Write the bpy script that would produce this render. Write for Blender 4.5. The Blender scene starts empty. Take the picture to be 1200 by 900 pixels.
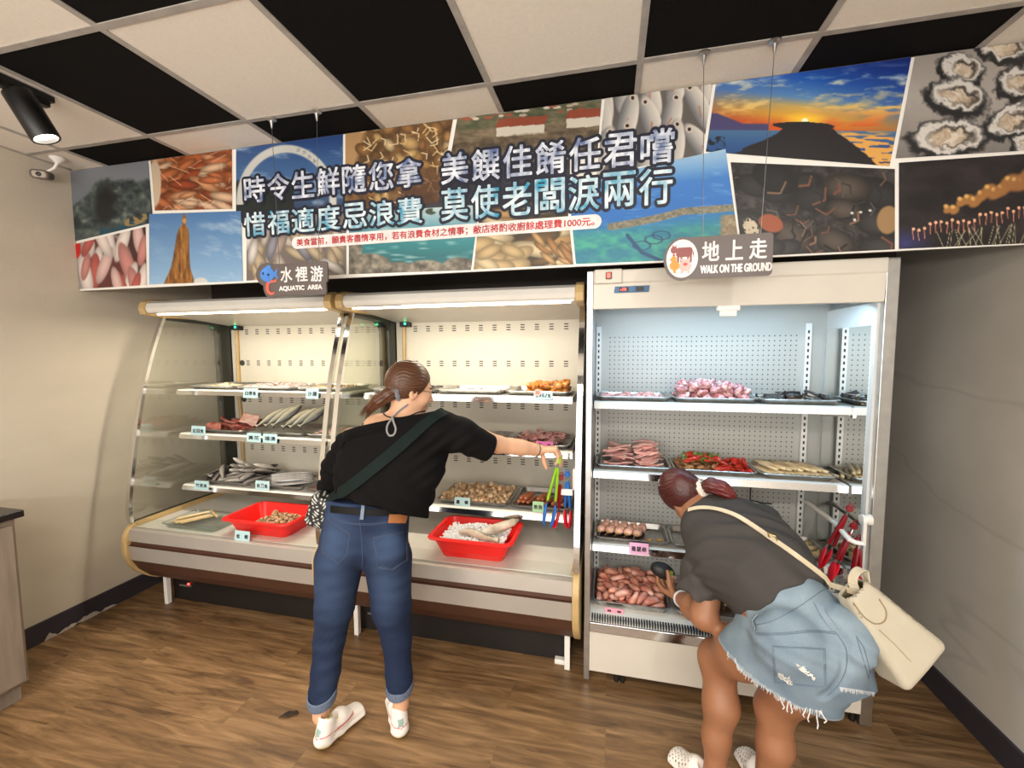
import bpy, bmesh, math, random
import numpy as np
from mathutils import Vector, Matrix

scene = bpy.context.scene
COL = scene.collection
PI = math.pi

# ------------------------------------------------------------------ camera
FPX = 496.5747          # focal length in pixels of the 1200-wide frame
CAM_H = 1.656
YAW, PITCH, ROLL = math.radians(13.07764), math.radians(-4.25835), math.radians(0.21371)


def cam_rot():
    cy, sy = math.cos(YAW), math.sin(YAW)
    cp, sp = math.cos(PITCH), math.sin(PITCH)
    cr, sr = math.cos(ROLL), math.sin(ROLL)
    Rz = np.array([[cy, -sy, 0], [sy, cy, 0], [0, 0, 1]])
    Rx = np.array([[1, 0, 0], [0, cp, -sp], [0, sp, cp]])
    Ry = np.array([[cr, 0, sr], [0, 1, 0], [-sr, 0, cr]])
    return Rz @ Rx @ Ry


CR = cam_rot()
cam_data = bpy.data.cameras.new('camera')
cam_data.sensor_width = 36.0
cam_data.lens = FPX / 1200.0 * 36.0
cam_data.clip_start = 0.05
cam = bpy.data.objects.new('camera', cam_data)
COL.objects.link(cam)
cm = Matrix.Identity(4)
for i in range(3):
    cm[i][0] = CR[i, 0]
    cm[i][1] = CR[i, 2]
    cm[i][2] = -CR[i, 1]
cm[2][3] = CAM_H
cam.matrix_world = cm
scene.camera = cam


def at(px, py, axis, val):
    """The point of the room seen at a pixel of the photo, on the plane axis = val."""
    d = CR @ np.array([(px - 600) / FPX, 1.0, -(py - 450) / FPX])
    o = np.array([0, 0, CAM_H])
    return o + d * ((val - o[axis]) / d[axis])


def atx(px, py, Y):
    return float(at(px, py, 1, Y)[0])


# ------------------------------------------------------------------ light
scene.view_settings.view_transform = 'Standard'
scene.view_settings.look = 'None'
scene.view_settings.gamma = 1.0
scene.view_settings.use_curve_mapping = False
scene.view_settings.exposure = 0.58
try:
    scene.cycles.max_bounces = 10
    scene.cycles.transparent_max_bounces = 16
    scene.cycles.glossy_bounces = 6
    scene.cycles.sample_clamp_indirect = 4.0
    scene.cycles.caustics_reflective = False
    scene.cycles.caustics_refractive = False
    scene.cycles.use_denoising = True
except Exception:
    pass

world = bpy.data.worlds.new('world')
scene.world = world
world.use_nodes = True
bg = world.node_tree.nodes['Background']
bg.inputs[0].default_value = (1.0, 0.94, 0.87, 1)      # the rest of the lit dining room, open behind the photographer
bg.inputs[1].default_value = 2.0


def light(name, kind, loc, energy, color, target=None, **kw):
    d = bpy.data.lights.new(name, kind)
    d.energy = energy
    d.color = color
    for k, v in kw.items():
        setattr(d, k, v)
    o = bpy.data.objects.new(name, d)
    COL.objects.link(o)
    o.location = loc
    if target is not None:
        v = Vector(target) - Vector(loc)
        o.rotation_euler = v.to_track_quat('-Z', 'Y').to_euler()
    return o


WARM = (1.0, 0.86, 0.68)
NEUT = (1.0, 0.93, 0.84)
COOL = (0.42, 0.74, 1.0)
# unseen area lights added at ceiling height as general fill
for lx, ly, e in ((-2.0, -0.9, 20), (0.2, -1.0, 20)):
    light('ceiling_fill_light', 'AREA', (lx, ly, 2.70), e, NEUT, (lx, ly, 0), shape='RECTANGLE', size=1.1, size_y=0.5)
# unseen uplight added behind the camera to brighten the ceiling
light('ceiling_wash_fill', 'AREA', (-0.8, -1.45, 1.75), 30, NEUT, (-0.8, -0.2, 2.75), shape='RECTANGLE', size=2.6, size_y=0.25)
# track spotlights above the aisle
for lx, ly, tx, ty, e in ((-1.75, -0.15, -1.9, 1.0, 34), (-0.45, -0.35, -0.5, 0.75, 40), (1.1, -0.7, 0.62, 0.95, 20)):
    light('track_spot_light', 'SPOT', (lx, ly, 2.55), e, WARM, (tx, ty, 0.0), spot_size=math.radians(80), spot_blend=0.9, shadow_soft_size=0.05)
light('track_spot_light', 'SPOT', (1.10, -0.70, 2.62), 34, NEUT, (0.55, 2.0, 1.35), spot_size=math.radians(64), spot_blend=0.9, shadow_soft_size=0.05)
# canopy lamps of the two open display fridges and the tube of the upright cooler
for lx0, lx1 in ((-2.80, -1.60), (-1.42, -0.22)):
    light('canopy_lamp_light', 'AREA', ((lx0 + lx1) / 2, 2.175, 1.905), 9.0, (1.0, 0.90, 0.72), ((lx0 + lx1) / 2, 2.20, 0.6), shape='RECTANGLE', size=1.15, size_y=0.05)
light('cooler_tube_light', 'AREA', (0.50, 2.12, 1.852), 3.4, COOL, (0.50, 2.34, 1.2), shape='RECTANGLE', size=1.05, size_y=0.03)
# ------------------------------------------------------------------ materials


def S(r, g, b):
    def f(c):
        c = c / 255.0
        return c / 12.92 if c <= 0.04045 else ((c + 0.055) / 1.055) ** 2.4
    return (f(r), f(g), f(b))


def N(nt, kind, **kw):
    n = nt.nodes.new(kind)
    for k, v in kw.items():
        if hasattr(n, k):
            setattr(n, k, v)
    return n


def new_mat(name):
    m = bpy.data.materials.new(name)
    m.use_nodes = True
    nt = m.node_tree
    return m, nt, nt.nodes['Principled BSDF']


def mat(name, c, rough=0.5, metal=0.0, var=0.12, scale=12.0, stretch=(1, 1, 1), c2=None, bump=0.0, bscale=60.0, coat=0.0, rnd=0.0, sss=0.0, spec=None, vcol=False):
    """Principled material: colour broken up by noise, optional per-object variation, bump, vertex colours."""
    m, nt, b = new_mat(name)
    L = nt.links.new
    tc = N(nt, 'ShaderNodeTexCoord')
    mp = N(nt, 'ShaderNodeMapping')
    mp.inputs['Scale'].default_value = stretch
    L(tc.outputs['Object'], mp.inputs['Vector'])
    nz = N(nt, 'ShaderNodeTexNoise')
    nz.inputs['Scale'].default_value = scale
    nz.inputs['Detail'].default_value = 5
    L(mp.outputs[0], nz.inputs['Vector'])
    mix = N(nt, 'ShaderNodeMix', data_type='RGBA')
    a, bb = mix.inputs[6], mix.inputs[7]
    if vcol:
        at_ = N(nt, 'ShaderNodeAttribute', attribute_name='Col')
        hs0 = N(nt, 'ShaderNodeHueSaturation')
        hs0.inputs['Value'].default_value = 1.0 - var
        L(at_.outputs['Color'], a)
        L(at_.outputs['Color'], hs0.inputs['Color'])
        L(hs0.outputs[0], bb)
    else:
        a.default_value = (*c, 1)
        bb.default_value = (*(c2 if c2 else tuple(x * (1 - var * 2) for x in c)), 1)
    rp = N(nt, 'ShaderNodeMapRange')
    rp.inputs[1].default_value = 0.35
    rp.inputs[2].default_value = 0.68
    L(nz.outputs[0], rp.inputs[0])
    L(rp.outputs[0], mix.inputs[0])
    out = mix.outputs[2]
    if rnd > 0:
        oi = N(nt, 'ShaderNodeObjectInfo')
        mr = N(nt, 'ShaderNodeMapRange')
        mr.inputs[3].default_value = 1 - rnd
        mr.inputs[4].default_value = 1 + rnd
        L(oi.outputs['Random'], mr.inputs[0])
        hs = N(nt, 'ShaderNodeHueSaturation')
        L(mr.outputs[0], hs.inputs['Value'])
        L(out, hs.inputs['Color'])
        out = hs.outputs[0]
    L(out, b.inputs['Base Color'])
    b.inputs['Roughness'].default_value = rough
    b.inputs['Metallic'].default_value = metal
    if spec is not None:
        b.inputs['Specular IOR Level'].default_value = spec
    if coat:
        b.inputs['Coat Weight'].default_value = coat
        b.inputs['Coat Roughness'].default_value = 0.12
    if sss:
        b.inputs['Subsurface Weight'].default_value = sss
        b.inputs['Subsurface Radius'].default_value = (0.012, 0.005, 0.003)
        b.inputs['Subsurface Scale'].default_value = 1.0
    if bump:
        nb = N(nt, 'ShaderNodeTexNoise')
        nb.inputs['Scale'].default_value = bscale
        nb.inputs['Detail'].default_value = 3
        L(mp.outputs[0], nb.inputs['Vector'])
        bp = N(nt, 'ShaderNodeBump')
        bp.inputs['Strength'].default_value = bump
        bp.inputs['Distance'].default_value = 0.004
        L(nb.outputs[0], bp.inputs['Height'])
        L(bp.outputs[0], b.inputs['Normal'])
    return m


def glow(name, c, strength):
    m, nt, b = new_mat(name)
    b.inputs['Base Color'].default_value = (*c, 1)
    b.inputs['Emission Color'].default_value = (*c, 1)
    b.inputs['Emission Strength'].default_value = strength
    return m


def glass_mat(name, tint=(0.93, 0.96, 0.93), refl=1.0, base=0.03):
    """Thin clear pane: transparent, with a Fresnel mirror reflection."""
    m, nt, b = new_mat(name)
    L = nt.links.new
    tr = N(nt, 'ShaderNodeBsdfTransparent')
    tr.inputs[0].default_value = (*tint, 1)
    gl = N(nt, 'ShaderNodeBsdfGlossy')
    gl.inputs['Roughness'].default_value = 0.02
    lw = N(nt, 'ShaderNodeLayerWeight')
    lw.inputs[0].default_value = 0.5
    pw = N(nt, 'ShaderNodeMath', operation='POWER')
    pw.inputs[1].default_value = 4.0
    L(lw.outputs['Facing'], pw.inputs[0])
    mu = N(nt, 'ShaderNodeMath', operation='MULTIPLY_ADD')
    mu.inputs[1].default_value = 0.8 * refl
    mu.inputs[2].default_value = base * refl
    mu.use_clamp = True
    L(pw.outputs[0], mu.inputs[0])
    mx = N(nt, 'ShaderNodeMixShader')
    L(mu.outputs[0], mx.inputs[0])
    L(tr.outputs[0], mx.inputs[1])
    L(gl.outputs[0], mx.inputs[2])
    L(mx.outputs[0], nt.nodes['Material Output'].inputs[0])
    return m


def peg_mat(name, c, pitch, hole, lo, hi):
    """Painted sheet with a square grid of punched holes inside the box lo..hi (object x, z)."""
    m, nt, b = new_mat(name)
    L = nt.links.new
    tc = N(nt, 'ShaderNodeTexCoord')
    sp = N(nt, 'ShaderNodeSeparateXYZ')
    L(tc.outputs['Object'], sp.inputs[0])

    def M(op, x, y=None):
        n = N(nt, 'ShaderNodeMath', operation=op)
        for i, v in enumerate((x, y)):
            if v is None:
                continue
            if isinstance(v, (int, float)):
                n.inputs[i].default_value = v
            else:
                L(v, n.inputs[i])
        return n.outputs[0]
    acc = None
    ins = None
    for k, ax in enumerate((0, 2)):
        f = M('FRACT', M('MULTIPLY', M('SUBTRACT', sp.outputs[ax], lo[k]), 1 / pitch))
        d = M('SUBTRACT', f, 0.5)
        q = M('MULTIPLY', d, d)
        acc = q if acc is None else M('ADD', acc, q)
        w = M('MULTIPLY', M('GREATER_THAN', sp.outputs[ax], lo[k]), M('LESS_THAN', sp.outputs[ax], hi[k]))
        ins = w if ins is None else M('MULTIPLY', ins, w)
    h = M('MULTIPLY', M('LESS_THAN', acc, (hole / pitch) ** 2), ins)
    mx = N(nt, 'ShaderNodeMix', data_type='RGBA')
    mx.inputs[6].default_value = (*c, 1)
    mx.inputs[7].default_value = (0.03, 0.03, 0.035, 1)
    L(h, mx.inputs[0])
    L(mx.outputs[2], b.inputs['Base Color'])
    b.inputs['Roughness'].default_value = 0.4
    return m


def floor_mat():
    m, nt, b = new_mat('vinyl_plank')
    L = nt.links.new
    tc = N(nt, 'ShaderNodeTexCoord')
    br = N(nt, 'ShaderNodeTexBrick')
    br.offset = 0.37
    br.inputs['Color1'].default_value = (0.35, 0.35, 0.35, 1)
    br.inputs['Color2'].default_value = (0.75, 0.75, 0.75, 1)
    br.inputs['Mortar'].default_value = (0.2, 0.2, 0.2, 1)
    br.inputs['Scale'].default_value = 1.0
    br.inputs['Brick Width'].default_value = 1.22
    br.inputs['Row Height'].default_value = 0.18
    br.inputs['Mortar Size'].default_value = 0.0012
    br.inputs['Mortar Smooth'].default_value = 0.2
    L(tc.outputs['Object'], br.inputs['Vector'])
    mp = N(nt, 'ShaderNodeMapping')
    mp.inputs['Scale'].default_value = (1.6, 15, 1)
    L(tc.outputs['Object'], mp.inputs['Vector'])
    # the grain is offset plank by plank
    ad = N(nt, 'ShaderNodeVectorMath', operation='ADD')
    mu = N(nt, 'ShaderNodeVectorMath', operation='SCALE')
    mu.inputs['Scale'].default_value = 9.0
    L(br.outputs['Color'], mu.inputs[0])
    L(mp.outputs[0], ad.inputs[0])
    L(mu.outputs[0], ad.inputs[1])
    n1 = N(nt, 'ShaderNodeTexNoise')
    n1.inputs['Scale'].default_value = 1.6
    n1.inputs['Detail'].default_value = 8
    n1.inputs['Roughness'].default_value = 0.62
    n1.inputs['Distortion'].default_value = 0.9
    L(ad.outputs[0], n1.inputs['Vector'])
    cr = N(nt, 'ShaderNodeValToRGB')
    e = cr.color_ramp.elements
    e[0].position = 0.30
    e[0].color = (*S(80, 58, 38), 1)
    e[1].position = 0.72
    e[1].color = (*S(168, 134, 96), 1)
    k = e.new(0.5)
    k.color = (*S(128, 98, 66), 1)
    L(n1.outputs[0], cr.inputs[0])
    hs = N(nt, 'ShaderNodeHueSaturation')
    mr = N(nt, 'ShaderNodeMapRange')
    mr.inputs[3].default_value = 0.74
    mr.inputs[4].default_value = 1.12
    L(br.outputs['Color'], mr.inputs[0])
    L(mr.outputs[0], hs.inputs['Value'])
    L(cr.outputs[0], hs.inputs['Color'])
    L(hs.outputs[0], b.inputs['Base Color'])
    b.inputs['Roughness'].default_value = 0.42
    bp = N(nt, 'ShaderNodeBump')
    bp.inputs['Strength'].default_value = 0.12
    bp.inputs['Distance'].default_value = 0.002
    L(n1.outputs[0], bp.inputs['Height'])
    L(bp.outputs[0], b.inputs['Normal'])
    return m


def marble_wall_mat():
    m, nt, b = new_mat('grey_marble_wallpaper')
    L = nt.links.new
    tc = N(nt, 'ShaderNodeTexCoord')
    n1 = N(nt, 'ShaderNodeTexNoise')
    n1.inputs['Scale'].default_value = 1.3
    n1.inputs['Detail'].default_value = 6
    L(tc.outputs['Object'], n1.inputs['Vector'])
    cr = N(nt, 'ShaderNodeValToRGB')
    e = cr.color_ramp.elements
    e[0].position, e[0].color = 0.35, (*S(190, 184, 173), 1)
    e[1].position, e[1].color = 0.7, (*S(214, 208, 197), 1)
    L(n1.outputs[0], cr.inputs[0])
    mp = N(nt, 'ShaderNodeMapping')
    mp.inputs['Rotation'].default_value = (math.radians(35), 0, 0)
    mp.inputs['Scale'].default_value = (1, 0.35, 1.3)
    L(tc.outputs['Object'], mp.inputs['Vector'])
    n2 = N(nt, 'ShaderNodeTexNoise')
    n2.inputs['Scale'].default_value = 0.62
    n2.inputs['Detail'].default_value = 4
    L(mp.outputs[0], n2.inputs['Vector'])
    ma = N(nt, 'ShaderNodeMath', operation='SUBTRACT')
    ma.inputs[1].default_value = 0.5
    L(n2.outputs[0], ma.inputs[0])
    ab = N(nt, 'ShaderNodeMath', operation='ABSOLUTE')
    L(ma.outputs[0], ab.inputs[0])
    mr = N(nt, 'ShaderNodeMapRange')
    mr.inputs[1].default_value = 0.0
    mr.inputs[2].default_value = 0.006
    mr.inputs[3].default_value = 0.16
    mr.inputs[4].default_value = 0.0
    L(ab.outputs[0], mr.inputs[0])
    mx = N(nt, 'ShaderNodeMix', data_type='RGBA')
    mx.inputs[7].default_value = (*S(100, 92, 84), 1)
    L(mr.outputs[0], mx.inputs[0])
    L(cr.outputs[0], mx.inputs[6])
    L(mx.outputs[2], b.inputs['Base Color'])
    b.inputs['Roughness'].default_value = 0.5
    return m


M = {}
M['floor'] = floor_mat()
M['wall_cream'] = mat('cream_wallpaper', S(205, 195, 178), 0.8, var=0.03, scale=3, bump=0.35, bscale=160, stretch=(1, 1, 2.5))
M['wall_grey'] = marble_wall_mat()
M['wall_dark'] = mat('shade_brown_wall', S(62, 54, 46), 0.6, var=0.06, scale=5)  # shade on the wall behind the banner, put into the colour
M['baseboard'] = mat('navy_black_baseboard', S(54, 50, 58), 0.55, var=0.08, scale=9, bump=0.2, bscale=300)
M['plaster'] = mat('bare_plaster', S(196, 186, 172), 0.9)
M['tile_white'] = mat('white_mineral_tile', S(236, 228, 216), 0.9, var=0.025, scale=90, bump=0.2, bscale=400)
M['tile_black'] = mat('black_mineral_tile', S(15, 13, 12), 0.9, var=0.1, scale=90, bump=0.2, bscale=400, spec=0.15)
M['tbar'] = mat('grey_tee_bar', S(176, 170, 162), 0.5)
M['steel'] = mat('brushed_steel', (0.62, 0.62, 0.61), 0.30, 1.0, var=0.08, scale=20)
M['chrome'] = mat('chrome', (0.80, 0.80, 0.80), 0.10, 1.0, var=0.02)
M['tray'] = mat('tray_steel', (0.60, 0.60, 0.59), 0.33, 1.0, var=0.15, scale=30)
M['white_paint'] = mat('white_painted_sheet', S(222, 219, 211), 0.35, var=0.02)
M['fridge_back'] = mat('cream_painted_sheet', S(218, 212, 196), 0.45, var=0.03, scale=4)
M['fascia'] = mat('pale_grey_metal_fascia', S(188, 182, 174), 0.38, 0.35, var=0.03, scale=6)
M['brown_under'] = mat('brown_underside', S(84, 54, 40), 0.5, var=0.08)
M['tan_cap'] = mat('aged_tan_plastic', S(206, 176, 122), 0.45, var=0.12, scale=6)
M['dark'] = mat('near_black_metal', S(26, 22, 20), 0.5)
M['black'] = mat('black_plastic', S(20, 19, 19), 0.4)
M['dark_post'] = mat('dark_green_grey_post', S(52, 54, 48), 0.35)
M['header'] = mat('ivory_painted_metal', S(214, 208, 196), 0.4, var=0.03, scale=4)
M['white_plastic'] = mat('white_plastic', S(240, 238, 232), 0.35, var=0.02)
M['led_green'] = glow('green_led', (0.02, 1.0, 0.35), 6)
M['led_red'] = glow('red_led', (1.0, 0.04, 0.03), 5)
M['glass'] = glass_mat('clear_pane', (0.96, 0.97, 0.94), 1.0, 0.11)
M['glass_low'] = glass_mat('clear_lip', (0.96, 0.97, 0.96), 1.0)
M['red_plastic'] = mat('red_plastic', S(240, 36, 32), 0.35, var=0.03)
M['veh'] = None
M['vc'] = mat('coloured_surface', (1, 1, 1), 0.5, vcol=True, var=0.06, scale=30)
M['vc_matte'] = mat('coloured_matte', (1, 1, 1), 0.8, vcol=True, var=0.05, scale=30)
M['vc_food'] = mat('moist_food', (1, 1, 1), 0.32, vcol=True, var=0.16, scale=60, rnd=0.22, bump=0.3, bscale=150, coat=0.15)
M['print'] = mat('printed_picture', (1, 1, 1), 0.45, vcol=True, var=0.0)


# ------------------------------------------------------------------ mesh building


class MB:
    def __init__(s):
        s.v, s.f, s.m, s.c = [], [], [], []
        s.col = None

    def add(s, verts, faces, mi=0):
        o = len(s.v)
        s.v.extend([tuple(map(float, p)) for p in verts])
        if s.col is not None:
            s.c.extend([s.col] * len(verts))
        s.f.extend([tuple(i + o for i in f) for f in faces])
        s.m.extend([mi] * len(faces))
        return s

    def box(s, x0, x1, y0, y1, z0, z1, mi=0):
        v = [(x0, y0, z0), (x1, y0, z0), (x1, y1, z0), (x0, y1, z0), (x0, y0, z1), (x1, y0, z1), (x1, y1, z1), (x0, y1, z1)]
        return s.add(v, [(0, 3, 2, 1), (4, 5, 6, 7), (0, 1, 5, 4), (1, 2, 6, 5), (2, 3, 7, 6), (3, 0, 4, 7)], mi)

    def prism(s, poly, axis, a, b, mi=0, mis=None, caps=True):
        """Extrude a 2D polygon along an axis. poly in the two other axes in order (x,y,z minus axis)."""
        def P(p, t):
            q = list(p)
            q.insert(axis, t)
            return tuple(q)
        n = len(poly)
        v = [P(p, a) for p in poly] + [P(p, b) for p in poly]
        o = len(s.v)
        s.add(v, [], mi)
        for i in range(n):
            j = (i + 1) % n
            s.f.append((o + i, o + j, o + n + j, o + n + i))
            s.m.append(mis[i] if mis else mi)
        if caps:
            s.f.append(tuple(o + i for i in reversed(range(n))))
            s.f.append(tuple(o + n + i for i in range(n)))
            s.m.extend([mi, mi])
        return s

    def tube(s, pts, r, seg=8, mi=0, closed=False, flat=1.0, caps=True):
        """Sweep a circle (or an ellipse, flat<1) along points. r a number or one per point."""
        P = [Vector(p) for p in pts]
        n = len(P)
        rr = r if hasattr(r, '__len__') else [r] * n
        T = []
        for i in range(n):
            if closed:
                t = P[(i + 1) % n] - P[i - 1]
            else:
                t = P[min(i + 1, n - 1)] - P[max(i - 1, 0)]
            T.append(t.normalized() if t.length > 1e-9 else Vector((0, 0, 1)))
        up = Vector((0, 0, 1)) if abs(T[0].z) < 0.9 else Vector((1, 0, 0))
        u = (up - T[0] * up.dot(T[0])).normalized()
        V = []
        for i in range(n):
            u = (u - T[i] * u.dot(T[i]))
            if u.length < 1e-6:
                u = T[i].orthogonal()
            u.normalize()
            w = T[i].cross(u)
            for k in range(seg):
                a = 2 * PI * k / seg
                V.append(P[i] + u * (math.cos(a) * rr[i] * flat) + w * (math.sin(a) * rr[i]))
        F = []
        for i in range(n if closed else n - 1):
            j = (i + 1) % n
            for k in range(seg):
                l = (k + 1) % seg
                F.append((i * seg + k, i * seg + l, j * seg + l, j * seg + k))
        if caps and not closed:
            F.append(tuple(reversed(range(seg))))
            F.append(tuple((n - 1) * seg + k for k in range(seg)))
        return s.add(V, F, mi)

    def lathe(s, prof, origin=(0, 0, 0), axis=(0, 0, 1), seg=20, mi=0):
        """prof: (r, h) pairs along the axis from origin."""
        A = Vector(axis).normalized()
        U = A.orthogonal().normalized()
        W = A.cross(U)
        O = Vector(origin)
        V, F = [], []
        for r, h in prof:
            for k in range(seg):
                a = 2 * PI * k / seg
                V.append(O + A * h + (U * math.cos(a) + W * math.sin(a)) * max(r, 1e-5))
        for i in range(len(prof) - 1):
            for k in range(seg):
                l = (k + 1) % seg
                F.append((i * seg + k, i * seg + l, (i + 1) * seg + l, (i + 1) * seg + k))
        F.append(tuple(reversed(range(seg))))
        F.append(tuple((len(prof) - 1) * seg + k for k in range(seg)))
        return s.add(V, F, mi)

    def ball(s, c, r, seg=12, rings=8, mi=0):
        rx, ry, rz = r if hasattr(r, '__len__') else (r, r, r)
        V, F = [], []
        for i in range(rings + 1):
            t = PI * i / rings
            for k in range(seg):
                a = 2 * PI * k / seg
                V.append((c[0] + rx * math.sin(t) * math.cos(a), c[1] + ry * math.sin(t) * math.sin(a), c[2] + rz * math.cos(t)))
        for i in range(rings):
            for k in range(seg):
                l = (k + 1) % seg
                F.append((i * seg + k, (i + 1) * seg + k, (i + 1) * seg + l, i * seg + l))
        return s.add(V, F, mi)

    def build(s, name, mats, parent=None, smooth=False, bevel=0.0, sharp=0.6):
        me = bpy.data.meshes.new(name)
        off = world_loc(parent)
        me.from_pydata([(a - off[0], b - off[1], c - off[2]) for a, b, c in s.v], [], s.f)
        for mm in (mats if isinstance(mats, (list, tuple)) else [mats]):
            me.materials.append(mm)
        me.polygons.foreach_set('material_index', s.m)
        if s.c:
            ca = me.color_attributes.new('Col', 'FLOAT_COLOR', 'POINT')
            ca.data.foreach_set('color', np.array([(*q, 1.0) for q in s.c], dtype=np.float32).ravel())
        if smooth:
            me.polygons.foreach_set('use_smooth', [True] * len(me.polygons))
            try:
                me.set_sharp_from_angle(angle=sharp)
            except Exception:
                pass
        me.validate()
        me.update()
        o = bpy.data.objects.new(name, me)
        COL.objects.link(o)
        if parent is not None:
            o.parent = parent
        if bevel:
            b = o.modifiers.new('bevel', 'BEVEL')
            b.width = bevel
            b.segments = 2
            b.limit_method = 'ANGLE'
            b.angle_limit = math.radians(40)
            b.harden_normals = False
        return o


def world_loc(o):
    v = Vector((0, 0, 0))
    while o is not None:
        v = v + o.location
        o = o.parent
    return v


def mesh_np(name, V, F, mats, parent=None, colors=None, smooth=True):
    """Mesh from numpy arrays, optional per-vertex colours."""
    me = bpy.data.meshes.new(name)
    off = np.array(world_loc(parent))
    me.from_pydata((V - off).tolist(), [], F.tolist() if hasattr(F, 'tolist') else F)
    for mm in (mats if isinstance(mats, (list, tuple)) else [mats]):
        me.materials.append(mm)
    if colors is not None:
        ca = me.color_attributes.new('Col', 'FLOAT_COLOR', 'POINT')
        cc = np.ones((len(V), 4), dtype=np.float32)
        cc[:, :3] = colors
        ca.data.foreach_set('color', cc.ravel())
    if smooth:
        me.polygons.foreach_set('use_smooth', [True] * len(me.polygons))
    me.update()
    o = bpy.data.objects.new(name, me)
    COL.objects.link(o)
    if parent is not None:
        o.parent = parent
    return o


def tag(o, label=None, cat=None, group=None, kind=None):
    if label:
        o['label'] = label
    if cat:
        o['category'] = cat
    if group:
        o['group'] = group
    if kind:
        o['kind'] = kind
    return o


def empty(name, loc, label, cat, group=None):
    o = bpy.data.objects.new(name, None)
    COL.objects.link(o)
    o.location = loc
    o.empty_display_size = 0.05
    return tag(o, label, cat, group)


def structure(o):
    o['kind'] = 'structure'
    return o


def text_mesh(body, size, offset=0.0, space=1.0):
    """Glyph outlines of a word as (verts, faces) in the xy plane, lower-left at 0."""
    c = bpy.data.curves.new('glyphs', 'FONT')
    c.body = body
    c.size = 1.0
    c.offset = offset
    c.resolution_u = 3
    c.space_character = space
    o = bpy.data.objects.new('glyphs', c)
    COL.objects.link(o)
    dg = bpy.context.evaluated_depsgraph_get()
    me = bpy.data.meshes.new_from_object(o.evaluated_get(dg))
    V = np.array([v.co[:] for v in me.vertices]) if len(me.vertices) else np.zeros((0, 3))
    F = [tuple(p.vertices) for p in me.polygons]
    bpy.data.objects.remove(o)
    bpy.data.curves.remove(c)
    bpy.data.meshes.remove(me)
    return V * size, F


def put_text(mb, body, x0, x1, z0, z1, y, grow=0.0, mi=0, space=1.0, n=8):
    """Lettering stretched into the box x0..x1, z0..z1 on the plane y (facing -y).
    grow fattens the strokes by that many metres (the glyph printed again all round)."""
    V, F = text_mesh(body, 1.0, 0.0, space)
    if not len(V):
        return
    lo, hi = V.min(0), V.max(0)
    sh = [(0, 0)] + ([(grow * math.cos(2 * PI * k / n), grow * math.sin(2 * PI * k / n)) for k in range(n)] if grow else [])
    for k, (dx, dz) in enumerate(sh):
        X = x0 + grow + (V[:, 0] - lo[0]) / max(hi[0] - lo[0], 1e-6) * (x1 - x0 - 2 * grow) + dx
        Z = z0 + grow + (V[:, 1] - lo[1]) / max(hi[1] - lo[1], 1e-6) * (z1 - z0 - 2 * grow) + dz
        mb.add(np.stack([X, np.full(len(X), y - 0.00003 * k), Z], 1), F, mi)
# ------------------------------------------------------------------ the room
XL, XR, ZC = -3.18, 1.56, 2.757
YB, YBAN = 2.86, 1.969
YF = -1.7                      # the room opens into the dining hall behind the photographer
m = MB().box(XL - 0.1, XR + 0.1, YF, YB + 0.1, -0.1, 0.0)
structure(m.build('floor', M['floor']))
structure(MB().box(XL - 0.1, XL, YF, YB + 0.1, 0, ZC + 0.1).build('wall_left', M['wall_cream']))
structure(MB().box(XR, XR + 0.1, YF, YB + 0.1, 0, ZC + 0.1).build('wall_right', M['wall_grey']))
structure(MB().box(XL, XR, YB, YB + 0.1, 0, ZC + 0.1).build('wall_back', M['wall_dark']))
# the panel that carries the banner; the wall behind it rises to the ceiling
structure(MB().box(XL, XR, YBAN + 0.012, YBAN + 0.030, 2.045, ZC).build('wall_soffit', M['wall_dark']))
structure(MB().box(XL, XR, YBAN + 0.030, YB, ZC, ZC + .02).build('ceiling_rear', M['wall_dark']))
# lay-in ceiling: 60 cm tiles, chequered, on tee bars
tx0, ty0 = -2.304 + 0.0, 1.765
m = MB()
c = MB()
nx0 = int((XL - tx0) // 0.6)
g = 0.012
for i in range(nx0, 8):
    xa, xb = max(XL, tx0 + 0.6 * i), min(XR, tx0 + 0.6 * (i + 1))
    if xb - xa < 0.01:
        continue
    for j in range(-11, 1):
        ya, yb = max(YF, ty0 + 0.6 * j), min(YBAN + 0.012, ty0 + 0.6 * (j + 1))
        if yb - ya < 0.01:
            continue
        black = (i + j) % 2 == 1 and i > -2
        m.box(xa, xb, ya, yb, ZC + 0.004, ZC + 0.02, 1 if black else 0)
structure(m.build('ceiling', [M['tile_white'], M['tile_black']]))
for i in range(nx0, 8):
    xa = tx0 + 0.6 * i
    if XL < xa < XR:
        c.box(xa - g, xa + g, YF, YBAN + 0.01, ZC, ZC + 0.006)
for j in range(-11, 1):
    ya = ty0 + 0.6 * j
    if YF < ya < YBAN:
        c.box(XL, XR, ya - g, ya + g, ZC - 0.0005, ZC + 0.005)
c.box(XL, XL + 0.02, YF, YBAN, ZC, ZC + 0.005).box(XR - 0.02, XR, YF, YBAN, ZC, ZC + 0.005)
structure(c.build('trim_1', M['tbar']))
structure(MB().box(XL, XL + 0.014, YF, YB, 0, 0.117).build('baseboard_left', M['baseboard']))
structure(MB().box(XR - 0.014, XR, YF, YB, 0, 0.12).build('baseboard_right', M['baseboard']))
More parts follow.
